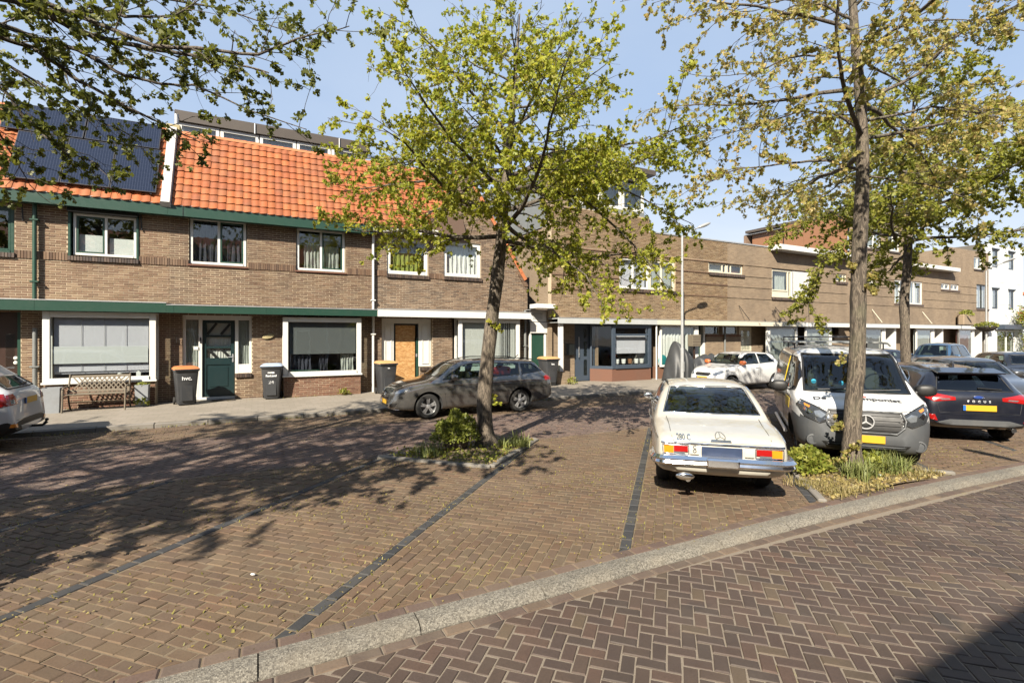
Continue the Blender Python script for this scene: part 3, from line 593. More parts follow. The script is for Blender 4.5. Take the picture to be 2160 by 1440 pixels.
def frame(mb, x0, x1, z0, z1, Y, w, d, b=.006, sill=0.0):
    mb.box(x0, x0 + w, Y, Y + d, z0, z1, b); mb.box(x1 - w, x1, Y, Y + d, z0, z1, b); mb.box(x0 + w, x1 - w, Y, Y + d, z1 - w, z1, b); mb.box(x0 + w, x1 - w, Y - sill, Y + d, z0, z0 + w, b)
def window(parent, x0, x1, z0, z1, Y, cuts=(), mat='paint_white', w=.065, sash=(), sashmat='paint_green', glass='glass', cover=None, label=None, recess=.05, lights=None):
    """frame with mullions at the given x, glazed panes, optional inner sashes; returns the frame part"""
    yf = Y + recess; m = MB(); frame(m, x0, x1, z0, z1, yf, w, .07, sill=.012)
    edges = [x0 + w] + [c for c in cuts for _ in (0, 1)] + [x1 - w]
    for i, c in enumerate(cuts): m.box(c - w * .45, c + w * .45, yf + .004, yf + .066, z0 + w, z1 - w, .006); edges[1 + 2 * i] = c - w * .45; edges[2 + 2 * i] = c + w * .45
    fr = m.build('window', mat, parent, label=label)
    for i in range(len(cuts) + 1):
        a, b = edges[2 * i], edges[2 * i + 1]
        if i in sash: sm = MB(); frame(sm, a + .003, b - .003, z0 + w + .003, z1 - w - .003, yf + .012, .045, .045, .004); sm.build('sash', sashmat, fr)
        MB().box(a, b, yf + .045, yf + .051, z0 + w, z1 - w).build('pane', glass, fr)
    return fr
def venetian(x0, x1, z0, z1, Y, tilt=.6, pitch=.025):
    m = MB(); z = z1
    while z > z0:
        c = .012 * math.cos(tilt); s = .012 * math.sin(tilt); m.add([(x0, Y - c, z - s), (x1, Y - c, z - s), (x1, Y + c, z + s), (x0, Y + c, z + s)], [(0, 1, 2, 3)]); z -= pitch
    return m
def interior(parent, x0, x1, Y, z0, z1, ycut=4.0, floors=(2.75,)):
    m = MB(); y0, y1 = Y + .245, Y + ycut; a, b = x0 + .1, x1 - .1
    m.add([(a, y1, z0), (b, y1, z0), (b, y1, z1), (a, y1, z1)], [(0, 1, 2, 3)]); m.add([(a, y0, z0), (a, y1, z0), (a, y1, z1), (a, y0, z1)], [(0, 1, 2, 3)]); m.add([(b, y0, z0), (b, y1, z0), (b, y1, z1), (b, y0, z1)], [(3, 2, 1, 0)])
    for z in (z0, *floors, z1): m.add([(a, y0, z), (b, y0, z), (b, y1, z), (a, y1, z)], [(0, 1, 2, 3)])
    m.build('interior', 'room', parent)
def canopy(parent, x0, x1, Yf, Yw, z0, z1, mat, joints=(), end=0.0):
    m = MB().box(x0, x1, Yf, Yf + .035, z0, z1, .004); m.box(x0, x1, Yf + .035, Yw - .003, z0 + .03, z0 + .05); m.box(x0, x1, Yf + .035, Yw - .003, z1 - .05, z1 - .02)
    for j in joints: m.box(j - .02, j + .02, Yf - .004, Yf, z0, z1, .002)
    c = m.build('canopy', mat, parent)
    MB().add([(x0, Yf - .012, z1 - .012), (x1, Yf - .012, z1 - .012), (x1, Yf - .012, z1 + .008), (x0, Yf - .012, z1 + .008), (x0, Yw - .02, z1 + .05), (x1, Yw - .02, z1 + .05)], [(0, 1, 2, 3), (3, 2, 5, 4)]).build('flashing', 'zinc', c)
    return c
def downpipe(parent, x, Y, z0, z1, mat, r=.04, brackets=()):
    o = MB().tube([(x, Y, z0), (x, Y, z1)], r, 12).build('downpipe', mat, parent, smooth=40)
    for z in brackets: MB().box(x - r * 1.9, x + r * 1.9, Y - r * 1.3, Y + r * 1.9, z - .02, z + .02, .005).build('bracket', mat, o)
    return o
def bay(parent, x0, x1, Yf, Yw, z0, z1, mat, w=.17, jl=.06, cuts=(), sash=()):
    """glazed box in front of the wall: front frame, side lights and sill"""
    m = MB(); frame(m, x0, x1, z0, z1, Yf, w * .75, .08, .008, sill=.03)
    for x in (x0, x1 - jl): m.box(x, x + jl, Yf + .08, Yw - .003, z0, z0 + .1); m.box(x, x + jl, Yf + .08, Yw - .003, z1 - .06, z1); m.box(x, x + jl, Yw - .08, Yw - .003, z0 + .1, z1 - .06)
    f = m.build('bay_window', mat, parent); q = w * .75
    MB().box(x0 + q, x1 - q, Yf + .045, Yf + .053, z0 + q, z1 - q).build('pane', 'glass', f)
    for x in (x0 + jl * .5, x1 - jl * .5): MB().box(x - .004, x + .004, Yf + .08, Yw - .08, z0 + .1, z1 - .06).build('pane', 'glass', f)
    MB().box(x0 - .02, x1 + .02, Yf - .045, Yf - .032, z0 - .005, z0 + .05, .004).build('sill', mat, f)
    return f
# pantile, one mesh for all
def tile_mesh():
    m = MB(); n = 7; W_, L_ = .226, .32; prof = []
    for i in range(n + 1):
        u = i / n; prof.append((u * W_ - W_ / 2, .015 * math.sin(math.pi * (u * 1.55 - .55)) if u > .36 else -.004 - .006 * math.sin(math.pi * u / .36)))
    vs = [(x, -.012 + .03 * (abs(x) / .111) ** 2, z + .040) for x, z in prof] + [(x, L_, z + .004) for x, z in prof] + [(x, -.012 + .03 * (abs(x) / .111) ** 2, z + .010) for x, z in prof]; k = n + 1
    return m.add(vs, [(i, i + 1, k + i + 1, k + i) for i in range(n)] + [(2 * k + i, 2 * k + i + 1, i + 1, i) for i in range(n)] + [(n, 2 * k + n, k + n)]).mesh('roof_tile')
TILE = tile_mesh(); TILE.materials.append(MATS['roof_tile']); TILE.polygons.foreach_set('use_smooth', [True] * len(TILE.polygons)); TILE.set_sharp_from_angle(angle=R(50))
EY, EZ, PITCH = 16.72, 5.70, R(62); SL = 2.88                       # eave line of the left row and slope length
def on_roof(s, h=0.0): return (EY + s * math.cos(PITCH) - h * math.sin(PITCH), EZ + s * math.sin(PITCH) + h * math.cos(PITCH))
def tiles(parent, x0, x1, skip=None, nobj=300, seed=4):
    r = random.Random(seed); cols = round((x1 - x0) / .215); w = (x1 - x0) / cols; rows = 11; g = SL / rows; k = 0; V = np.array([v.co[:] for v in TILE.vertices]); F = [tuple(p.vertices) for p in TILE.polygons]; rest = MB()
    base = MB().add([(x0, *on_roof(-.08, -.03)), (x1, *on_roof(-.08, -.03)), (x1, *on_roof(SL, -.03)), (x0, *on_roof(SL, -.03))], [(0, 1, 2, 3)]).build('roof', 'roof_under', parent)
    for j in range(rows):
        for i in range(cols):
            x = x0 + (i + .5) * w; s = j * g - .04
            if skip and skip(x, s): continue
            y, z = on_roof(s, r.uniform(-.003, .004)); rot = (PITCH + r.gauss(0, .008), r.gauss(0, .012), r.gauss(0, .008)); x += r.gauss(0, .003)
            if k < nobj: obj('roof_tile', TILE, None, base, loc=(x, y, z), rot=rot); k += 1
            else:
                Mx = Matrix.Translation((x, y, z)) @ Matrix.Rotation(rot[0], 4, 'X'); rest.add([(Mx @ Vector(p))[:] for p in V], F)
    if rest.v: rest.build('roof_tiles', 'roof_tile', base, smooth=50, kind='stuff')
    return base
def ridge(parent, x0, x1, y, z):
    n = round((x1 - x0) / .36)
    for i in range(n):
        a = x0 + (x1 - x0) * i / n; b = x0 + (x1 - x0) * (i + 1) / n + .03; m = MB()
        m.grid(lambda u, v: (a + (b - a) * u, y - .11 * math.cos(math.pi * v), z - .075 + (.11 + .014 * u) * math.sin(math.pi * v)), 2, 6); m.build('ridge_tile', 'roof_tile_edge', parent, smooth=60)
W = 17.1
ZR = on_roof(SL)
# ------------------------------------------------------------------ house with the solar panels
X0, X1 = -9.2, -2.25
h1 = thing('row_house', 'brick row house with solar panels on its orange roof', 'house', (-5.7, W, .1), world=True, group='row houses on the far side of the street')
holes = [(-6.95, -5.56, 4.08, 5.32), (-4.50, -2.97, 4.13, 5.45), (-6.3, -5.44, .1, 2.62), (-4.85, -2.55, .75, 2.62)]
soldiers = [(-5.56, -4.5, 4.0, 4.21), (-2.97, -2.25, 4.02, 4.23)]
wall_core(h1, W + .006, X0, X1, 0, 5.62, holes, 'mortar')
brick_wall(h1, W, X0, X1, .1, 5.5, holes + soldiers, 'brick_pale', 300, seed=11)
for s in soldiers: soldier(h1, W, s[0], s[1], s[2], s[3], 'brick_soldier')
interior(h1, X0, X1, W + .02, .1, 5.6)
f = window(h1, -6.95, -5.58, 4.12, 5.32, W, (-6.3,), mat='paint_green', w=.07, sash=(1,), label='upper window with green frame cut off by the picture edge'); soldier(h1, W, -6.98, -5.54, 4.0, 4.12, 'brick_glaze', .06, name='window_sill')
f = window(h1, -4.41, -3.03, 4.17, 5.30, W, (-3.71,), sash=(0,)); 
for x in (-4.5, -3.03): MB().box(x + .003, x + .058, W - .03, W + .1, 4.10, 5.30, .006).build('shutter_rail', 'paint_green', f)
MB().box(-4.50, -2.97, W - .13, W + .06, 5.30, 5.45, .02).build('shutter_box', 'paint_black', f)
MB().box(-4.36, -3.78, W + .17, W + .175, 4.2, 4.75).build('cafe_curtain', 'curtain_lace', f); MB().box(-3.66, -3.1, W + .17, W + .175, 4.2, 4.7).build('cafe_curtain', 'curtain_lace', f)
soldier(h1, W, -4.50, -2.97, 4.01, 4.13, 'brick_glaze', .06, name='window_sill')
for x in (-5.4, -2.92):                                              # cranked awning arms
    MB().tube([(x, W - .3, 5.36), (x, W - .05, 5.36), (x + .02, W - .04, 4.95)], [.012, .016, .016], 6).build('awning_arm', 'iron', h1)
d = MB().box(-6.28, -5.46, W + .22, W + .27, .12, 2.60, .01).build('door', 'wood_dark', h1)
MB().box(-5.8, -5.62, W + .205, W + .219, 1.15, 2.05, .008).build('pane', 'glass', d); MB().box(-6.2, -5.55, W + .2, W + .219, .3, 1.0, .01).build('door_panel', 'wood_brown', d)
MB().box(-5.51, -5.44, W + .02, W + .28, .1, 2.62, .006).build('door_frame', 'paint_green', d)
for i in range(9): a = i * .7; MB().tube([(-6.05 + .1 * math.sin(a + t * .5), W + .19, 1.15 + i * .1 + t * .03) for t in range(5)], .008, 5).build('grille', 'iron', d)
for z in (1.3, 1.42): MB().lathe([(.0, -.01), (.035, -.006), (.045, .0), (.045, .012)], (-5.6, W + .2, z), 'y', 14).build('door_button', 'paint_white', d, smooth=40)
b1 = bay(h1, -4.89, -2.51, 16.65, W + .012, .75, 2.63, 'paint_white', w=.2, jl=.09)
bl = venetian(-4.70, -2.70, 1.06, 2.5, 16.79, 1.05); bl.build('blind', 'blind_lilac', b1); MB().box(-4.70, -2.70, 16.83, 16.835, 1.0, 2.5).build('blind_backing', 'blind_lilac', b1)
MB().box(-4.70, -2.70, 16.715, 16.718, 1.27, 1.72).build('frosted_strip', 'film', b1)
for x in (-4.14, -3.66, -3.2): MB().box(x - .003, x + .003, 16.76, 16.77, 1.06, 2.5).build('blind_cord', 'print_grey', b1)
MB().lathe([(.02, 0), (.06, .02), (.07, .10), (.04, .16), (.02, .18)], (-3.35, 16.9, .9), n=14).build('pot', 'curtain_white', b1, smooth=50); MB().prism([(-2.98, .9), (-2.88, .9), (-2.88, 1.0), (-2.93, 1.05), (-2.98, 1.0)], 16.8, 16.88).build('ornament_house', 'print_white', b1)
wb = [(-4.87, -2.55, .75, 9)]; wall_core(h1, 16.685, -4.87, -2.53, .05, .745, [], 'mortar', th=.4, name='bay_base'); brick_wall(h1, 16.675, -4.87, -2.53, .1, .75, [], 'brick_red', 60, seed=12)
canopy(h1, X0, X1, 16.45, W, 2.635, 2.91, 'paint_green', (-5.0,))
ev = MB().box(X0, X1, 16.70, 16.74, 5.385, 5.69, .004).box(X0, X1, 16.74, W - .002, 5.42, 5.45).build('eaves_board', 'paint_green', h1); MB().box(X0, X1, 16.685, 16.70, 5.672, 5.70, .003).build('gutter_edge', 'zinc', ev)
downpipe(h1, -5.14, 17.0, 2.95, 5.42, 'pipe_green', .045, (3.4, 5.0)); downpipe(h1, -5.13, 16.99, .1, 2.2, 'pipe_grey', .05, (1.2,))
PAN = [(-5.60 + 1.03 * i, -5.60 + 1.03 * (i + 1) - .015, .24, 1.86) for i in range(3)] + [(-5.97, -4.29, 1.90, 2.86), (-4.26, -2.56, 1.90, 2.86)]
skip = lambda x, s: -5.45 < x < -2.62 and .3 < s < 2.5
rf = tiles(h1, X0, X1 - .18, skip, 300, 5); ridge(rf, X0, X1 - .18, ZR[0] + .03, ZR[1])
for i, (a, b, s0, s1) in enumerate(PAN):
    y, z = on_roof(s0, .13); nm = ['leftmost', 'middle', 'rightmost'][i] + ' portrait solar panel in the bottom row, just above the eaves' if i < 3 else ['left landscape solar panel below the ridge, half behind leaves', 'right landscape solar panel below the ridge beside the white strip'][i - 3]
    p = thing('solar_panel', nm, 'solar panel', (a, y, z), group='solar panels on the orange roof'); p.rotation_euler = (PITCH, 0, 0)
    w_, l_ = b - a, s1 - s0; m = MB(); e = .02
    m.box(0, w_, 0, e, -.035, .004); m.box(0, w_, l_ - e, l_, -.035, .004); m.box(0, e, e, l_ - e, -.035, .004); m.box(w_ - e, w_, e, l_ - e, -.035, .004); m.build('frame', 'alu_dark', p)
    MB().box(e, w_ - e, e, l_ - e, -.03, 0).build('cell_sheet', 'solar_cell', p); MB().box(.1, .14, -.03, l_ + .03, -.10, -.036).box(w_ - .14, w_ - .1, -.03, l_ + .03, -.10, -.036).build('mounting_rail', 'alu_dark', p)
# party wall strip
pw = MB().add([(-2.42, *on_roof(-.1, -.05)), (-2.17, *on_roof(-.1, -.05)), (-2.17, *on_roof(SL + .02, -.05)), (-2.42, *on_roof(SL + .02, -.05)), (-2.40, *on_roof(-.06, .15)), (-2.19, *on_roof(-.06, .15)), (-2.19, *on_roof(SL, .15)), (-2.40, *on_roof(SL, .15))], [(0, 1, 5, 4), (4, 5, 6, 7), (1, 2, 6, 5), (0, 4, 7, 3), (2, 3, 7, 6)]).build('party_wall', 'lead_white', h1)
cp = MB().box(-2.46, -2.10, ZR[0] - .12, ZR[0] + .5, ZR[1] - .5, ZR[1] + .16, .02).build('chimney', 'stone_yellow', h1); MB().tube([(-2.22, ZR[0] + .1, ZR[1] + .2), (-2.22, ZR[0] + .1, ZR[1] + .55)], .06, 12).build('flue', 'zinc', cp, smooth=40)
# ------------------------------------------------------------------ house with the dark green door
X0, X1 = -2.25, 3.5
h2 = thing('row_house', 'brick row house with dark green half-timber style door and plain orange roof', 'house', (.6, W, .1), world=True, group='row houses on the far side of the street')
holes = [(-1.79, -.30, 4.09, 5.49), (1.08, 2.59, 4.08, 5.47), (-1.95, -.62, .1, 2.62), (-.62, -.17, .86, 2.62), (.70, 3.0, .73, 2.62)]
soldiers = [(-2.25, -1.8, 4.03, 4.22), (-.29, 1.07, 4.04, 4.24), (2.6, 3.44, 4.04, 4.24)]
wall_core(h2, W + .006, X0, X1, 0, 5.62, holes, 'mortar'); brick_wall(h2, W, X0, X1, .1, 5.5, holes + soldiers, 'brick_left', 300, seed=21); interior(h2, X0, X1, W + .02, .1, 5.6)
for s in soldiers: soldier(h2, W, *s, 'brick_soldier', seed=int(s[0] * 9) + 40)
f = window(h2, -1.77, -.32, 4.11, 5.48, W, (-1.04,), sash=(1,), w=.075); sheet_wave(-1.7, -.4, 4.15, 5.4, W + .2, .03, 9, seed=3).build('curtain', 'curtain_dark', f, smooth=60); MB().box(-1.82, -.27, W - .05, W + .06, 4.04, 4.09, .012).build('sill', 'tile_sill', f)
f = window(h2, 1.10, 2.57, 4.10, 5.45, W, (1.83,), sash=(1,), w=.075); sheet_wave(1.33, 1.78, 4.14, 5.0, W + .2, .035, 4, seed=6).build('curtain', 'curtain_grey', f, smooth=60); sheet_wave(1.9, 2.42, 4.14, 4.95, W + .22, .035, 4, seed=7).build('curtain', 'curtain_grey', f, smooth=60); MB().box(1.05, 2.62, W - .05, W + .06, 4.03, 4.08, .012).build('sill', 'tile_sill', f)
dr = MB(); yd = W + .12                                              # door set: white frame, two side lights
for a, b in ((-1.95, -1.88), (-1.56, -1.47), (-.62, -.53), (-.24, -.17)): dr.box(a, b, yd - .03, yd + .09, .86 if a > -.3 else .1, 2.62, .006)
dr.box(-1.88, -1.56, yd - .028, yd + .088, 2.47, 2.62, .006).box(-1.47, -.62, yd - .028, yd + .088, 2.47, 2.62, .006).box(-.53, -.24, yd - .028, yd + .088, 2.47, 2.62, .006).box(-1.56, -.53, yd - .05, yd + .1, .085, .17, .01).box(-.53, -.24, yd - .028, yd + .07, .86, 1.13, .006).box(-1.88, -1.56, yd - .028, yd + .07, .1, 1.0, .006)
dr = dr.build('door_frame', 'paint_white', h2)
for a, b, z in ((-1.88, -1.56, 1.0), (-.53, -.24, 1.13)):
    MB().box(a, b, yd + .03, yd + .036, z, 2.47).build('side_light', 'glass', dr); sheet_wave(a, b, z, 2.45, yd + .09, .012, 5, seed=int(a * 10)).build('net_curtain', 'curtain_grey', dr, smooth=60)
dl = MB(); a, b = -1.465, -.635; z0, z1 = .18, 2.46; zz = [(z0, .42), (1.10, 1.20), (1.45, 1.55)]
dl.box(a, a + .10, yd + .03, yd + .08, z0, z1, .006).box(b - .10, b, yd + .03, yd + .08, z0, z1, .006)
for p, q in ((z0, .40), (1.13, 1.33), (1.62, 1.68), (1.96, 2.02), (2.38, z1)): dl.box(a + .10, b - .10, yd + .031, yd + .079, p, q, .005)
dl = dl.build('door', 'paint_dark_green', h2); MB().box(a + .10, b - .10, yd + .055, yd + .07, .40, 1.13).box(a + .17, b - .17, yd + .042, yd + .056, .47, 1.06, .012).build('door_panel', 'paint_dark_green', dl)
MB().box(a + .10, b - .10, yd + .056, yd + .062, 1.33, 2.38).build('pane', 'glass', dl); sheet_wave(a + .1, b - .1, 1.33, 2.38, yd + .12, .01, 9, seed=8).build('net_curtain', 'curtain_white', dl, smooth=60)
def diag(x0, z0_, x1, z1_, t=.035): L = math.hypot(x1 - x0, z1_ - z0_); nx, nz = -(z1_ - z0_) / L * t, (x1 - x0) / L * t; return MB().prism([(x0 - nx, z0_ - nz), (x1 - nx, z1_ - nz), (x1 + nx, z1_ + nz), (x0 + nx, z0_ + nz)], yd + .033, yd + .076)
for q in ((a + .12, 2.04, a + .36, 2.38), (b - .36, 2.04, b - .12, 2.36), (a + .12, 1.62, a + .36, 1.34), (b - .36, 1.60, b - .12, 1.34)): diag(*q).build('glazing_bar', 'paint_black', dl)
MB().box(b - .065, b - .03, yd + .005, yd + .03, 1.2, 1.45, .008).tube([(b - .05, yd - .02, 1.36), (b - .16, yd - .02, 1.36)], .01, 8).build('handle', 'alu', dl); MB().box(-1.53, -1.49, yd - .05, yd - .028, 1.78, 1.95, .006).build('house_number', 'print_black', dr)
MB().box(-1.68, -1.56, yd - .06, yd - .028, 1.58, 1.68, .008).build('letter_box', 'paint_white', dr); soldier(h2, W, -.62, -.17, .74, .86, 'brick_glaze', .06, name='window_sill')
b2 = bay(h2, .68, 3.02, 16.65, W + .012, .73, 2.58, 'paint_white', w=.2, jl=.08); venetian(.86, 2.86, 1.42, 2.44, 16.8, 1.05).build('blind', 'blind_grey', b2); MB().box(.86, 2.86, 16.83, 16.834, 1.42, 2.44).build('blind_backing', 'blind_grey', b2)
for s_, (p, q) in enumerate(((.9, 1.5), (1.75, 2.0), (2.4, 2.8))): sheet_wave(p, q, .8, 1.5, 16.95, .03, 5, seed=s_).build('curtain', ('curtain_dark', 'curtain_dark', 'curtain_grey')[s_], b2, smooth=60)
MB().box(.86, 1.75, 16.74, 16.77, .86, .93, .01).build('window_ledge', 'paint_green', b2)
wall_core(h2, 16.685, .7, 3.0, .05, .725, [], 'mortar', th=.4, name='bay_base'); brick_wall(h2, 16.675, .7, 3.0, .1, .73, [], 'brick_red', 60, seed=22)
canopy(h2, X0, X1, 16.45, W, 2.635, 2.86, 'paint_green', (-2.1, .2))
ev = MB().box(X0, 3.42, 16.70, 16.74, 5.385, 5.69, .004).box(X0, 3.42, 16.74, W - .002, 5.42, 5.45).build('eaves_board', 'paint_green', h2); MB().box(X0, 3.42, 16.685, 16.70, 5.672, 5.70, .003).build('gutter_edge', 'zinc', ev); MB().box(-1.9, -1.88, 16.694, 16.70, 5.39, 5.67).build('board_joint', 'paint_black', ev)
rf = tiles(h2, -2.15, X1, None, 300, 6); ridge(rf, -2.15, X1 + 2.6, ZR[0] + .03, ZR[1])
dm = MB().box(-2.6, 4.1, 20.75, 23.5, 9.55, 9.93, .01).build('roof_extension', 'fascia_brown', h2)
for i in range(5): f_ = window(h2, -2.5 + 1.28 * i, -2.5 + 1.28 * (i + 1) - .03, 8.3, 9.54, 20.85, w=.11, recess=.0); MB().box(-2.5 + 1.28 * i, -2.5 + 1.28 * (i + 1) - .03, 21.1, 21.12, 8.3, 9.54).build('curtain', 'curtain_white', f_)
MB().box(-2.6, 4.0, 21.3, 23.4, 8.2, 9.54).build('extension_wall', 'brick_side', h2)
for x in (-.1, 2.9): MB().tube([(x, 20.73, 9.52), (x, 20.73, 9.9)], .025, 8).build('rain_chain', 'zinc', dm)
MB().lathe([(.0, -.03), (.16, -.02), (.17, 0), (.15, .02), (0, .03)], (0, 0, 0), 'y', 18).build('wall_ornament', 'stone_yellow', h2, smooth=40, loc=(.28, W - .03, 1.98), rot=(0, R(-14), 0)).scale = (1.0, 1.0, .42)
for x in (-2.08, -2.02): MB().tube([(x, W - .02, 1.75), (x, W - .06, 1.8), (x, W - .06, 1.95)], .008, 6).build('wall_hook', 'iron', h2)
# ------------------------------------------------------------------ corner house with the boarded door and street gable
X0, X1 = 3.5, 9.5
h3 = thing('row_house', 'corner row house with pointed brick gable and plywood boarded door', 'house', (6.5, W, .1), world=True, group='row houses on the far side of the street')
holes = [(3.96, 5.43, 4.13, 5.41), (6.02, 7.49, 4.16, 5.46), (3.78, 5.12, .1, 2.62), (5.12, 5.58, .88, 2.62), (6.35, 8.92, .73, 2.64)]
soldiers = [(3.56, 3.95, 4.05, 4.24), (5.44, 6.01, 4.05, 4.24)]
GA, GL, GR = (6.73, 8.25), (5.30, 5.70), (9.5, 3.95)
def lim(z):
    a = 3.5 if z < 5.66 else GL[0] + (z - GL[1]) * (GA[0] - GL[0]) / (GA[1] - GL[1]); b = 9.5 if z < GR[1] else GR[0] + (z - GR[1]) * (GA[0] - GR[0]) / (GA[1] - GR[1]); return a, b
wall_core(h3, W + .006, 3.5, 9.5, 0, GR[1], holes[2:] + [(a, b, c, d_) for a, b, c, d_ in holes[:2] if c < GR[1]], 'mortar_grey')
m = MB()                                                            # wall above the low eave, cut to the gable line
zs = [GR[1], 4.13, 4.16, 5.41, 5.46, 5.66]
for i in range(len(zs) - 1):
    za, zb = zs[i], zs[i + 1]; zc = (za + zb) / 2; xs = [3.5] + sorted([v for h in holes[:2] if h[2] < zc < h[3] for v in h[:2]]) + [None]
    for j in range(0, len(xs), 2):
        p, q = xs[j], xs[j + 1]
        m.prism([(p, za), (q if q else lim(za)[1], za), (q if q else lim(zb)[1], zb), (p, zb)], W + .006, W + .25)
m.prism([(lim(5.67)[0], 5.66), (lim(5.66)[1], 5.66), GA], W + .006, W + .25); m.build('gable_wall', 'mortar_grey', h3)
brick_wall(h3, W, X0, X1, .1, 8.2, holes + soldiers, 'brick_dark', 300, lim=lim, seed=31); interior(h3, 3.5, 9.3, W + .02, .1, 5.6)
for s in soldiers: soldier(h3, W, *s, 'brick_soldier', seed=int(s[0] * 9))
f = window(h3, 3.97, 5.42, 4.15, 5.40, W, (), w=.12); sheet_wave(4.05, 5.3, 4.2, 4.95, W + .2, .035, 8, seed=9).build('curtain', 'curtain_green', f, smooth=60); soldier(h3, W, 3.94, 5.46, 4.01, 4.13, 'brick_glaze', .06, name='window_sill')
f = window(h3, 6.03, 7.48, 4.18, 5.45, W, (), w=.12); sheet_wave(6.1, 7.4, 4.22, 5.4, W + .18, .03, 7, seed=10).build('net_curtain', 'curtain_lace', f, smooth=60); soldier(h3, W, 6.0, 7.52, 4.04, 4.16, 'brick_glaze', .06, name='window_sill')
dr = MB()
dr.box(3.80, 4.22, yd - .02, yd + .06, .1, 2.43, .006).box(5.10, 5.56, yd - .02, yd + .06, .9, 2.43, .006).box(3.80, 5.56, yd - .025, yd + .055, 2.432, 2.62, .006); dr = dr.build('door_frame', 'paint_white', h3)
for a, b in ((3.90, 4.14), (5.22, 5.48)): m = MB(); frame(m, a, b, 1.0, 2.36, yd - .045, .03, .024, .004); m.build('blind_panel', 'paint_white', dr)
m = MB(); frame(m, 4.22, 5.10, .1, 2.43, yd - .01, .055, .1); m.build('door_jamb', 'paint_black', dr); MB().box(5.01, 5.095, yd - .02, yd + .0, .15, 1.9, .004).build('door_edge', 'paint_green', dr)
dl = MB().box(4.28, 4.98, yd + .01, yd + .03, .12, 1.22, .003).build('plywood_board', 'osb', h3); MB().box(4.28, 4.98, yd + .008, yd + .028, 1.224, 2.37, .003).build('plywood_board', 'osb', dl); MB().box(5.0, 5.05, yd - .05, yd - .02, 1.25, 1.36, .006).build('lock', 'alu', dl); soldier(h3, W, 5.12, 5.58, .76, .88, 'brick_glaze', .06, name='window_sill')
b3 = bay(h3, 6.42, 8.92, 16.65, W + .012, .73, 2.63, 'paint_white', w=.2, jl=.09)
r_ = random.Random(3); m = MB()
for i in range(22):                                                  # vertical blind strips
    x = 6.64 + i * .097; a = .08 if i < 15 else r_.uniform(.1, .75); m.add([(x, 16.80, .9), (x + .1 * math.cos(a), 16.80 + .1 * math.sin(a), .9), (x + .1 * math.cos(a), 16.80 + .1 * math.sin(a), 2.5), (x, 16.80, 2.5)], [(0, 1, 2, 3)])
m.build('vertical_blind', 'curtain_white', b3); wall_core(h3, 16.685, 6.44, 8.9, .05, .725, [], 'mortar_grey', th=.4, name='bay_base'); brick_wall(h3, 16.675, 6.44, 8.9, .1, .73, [], 'brick_dark', 60, seed=32)
canopy(h3, 3.5, 9.3, 16.45, W, 2.635, 2.89, 'paint_white')
ev = MB().box(3.42, 5.75, 16.70, 16.74, 5.50, 5.72, .004).box(3.42, 5.3, 16.74, W - .002, 5.5, 5.53).build('eaves_board', 'paint_white', h3)
downpipe(h3, 3.47, 17.0, .1, 5.5, 'paint_white', .042, (2.05, 3.2, 4.6)); downpipe(h3, 9.33, 16.98, .1, 3.0, 'pipe_grey', .05, (1.6,))
for x in (5.62,): MB().tube([(x + .1, W - .3, 5.45), (x, W - .04, 5.0)], .018, 6).build('gutter_brace', 'paint_white', h3)
def vx(s, x): y, z = on_roof(s); return x > GL[0] + (z - GL[1]) * (GA[0] - GL[0]) / (GA[1] - GL[1]) - .02
rf = tiles(h3, 3.5, 6.75, lambda x, s: vx(s, x), 300, 7)
m = MB(); yb = 23.5                                                  # cross roof behind the gable
for (p, q) in ((GL, GA), (GA, GR)):
    dx, dz = q[0] - p[0], q[1] - p[1]; L = math.hypot(dx, dz); nx, nz = -dz / L * .05, dx / L * .05
    m.add([(p[0], W - .02, p[1]), (q[0], W - .02, q[1]), (q[0], yb, q[1]), (p[0], yb, p[1]), (p[0] + nx, W - .02, p[1] + nz), (q[0] + nx, W - .02, q[1] + nz), (q[0] + nx, yb, q[1] + nz), (p[0] + nx, yb, p[1] + nz)], [(0, 1, 5, 4), (4, 5, 6, 7), (0, 4, 7, 3), (1, 2, 6, 5)])
cr = m.build('cross_roof', 'roof_under', h3)
for (p, q, sg) in ((GL, GA, 1), (GA, GR, -1)):                        # verge tiles along both gable edges
    L = math.hypot(q[0] - p[0], q[1] - p[1]); n = round(L / .3); a = math.atan2(q[1] - p[1], q[0] - p[0])
    for i in range(n):
        if sg == -1 and i > n - 2: break
        o = MB().box(0, L / n + .03, -.05, .26, 0, .05, .008).box(0, L / n + .03, -.05, -.015, -.09, 0.0, .006).build('verge_tile', 'roof_tile_edge', cr); t = i / n
        o.location = (p[0] + (q[0] - p[0]) * t - math.sin(a) * .06, W - .02, p[1] + (q[1] - p[1]) * t + math.cos(a) * .06); o.rotation_euler = (0, -a - .03, 0)
MB().add([(X, yy, zz_) for yy in (W + .26, yb) for X, zz_ in ((-9.2, 5.6), (9.5, GR[1]))], [(0, 1, 3, 2)])
MB().box(-9.2, 9.5, 23.4, 23.5, 0, 8.4).build('rear_wall', 'brick_back', h3); MB().add([(-9.2, *ZR), (6.7, *ZR), (6.7, 23.5, 5.5), (-9.2, 23.5, 5.5)], [(0, 1, 2, 3)]).build('rear_roof', 'roof_under', h3)
# rowlock edge along the low side of the gable
m = MB(); L = math.hypot(GA[0] - GR[0], GA[1] - GR[1]); a = math.atan2(GA[1] - GR[1], GA[0] - GR[0])
for i in range(9):
    t = .05 + i * .065; x, z = GR[0] + math.cos(a) * t * 1.0, GR[1] + math.sin(a) * t * 1.0; m.box(x - .13, x + .03, W - .03, W + .1, z - .05, z + .005, .004)
m.build('kneeler', 'brick_soldier', h3)
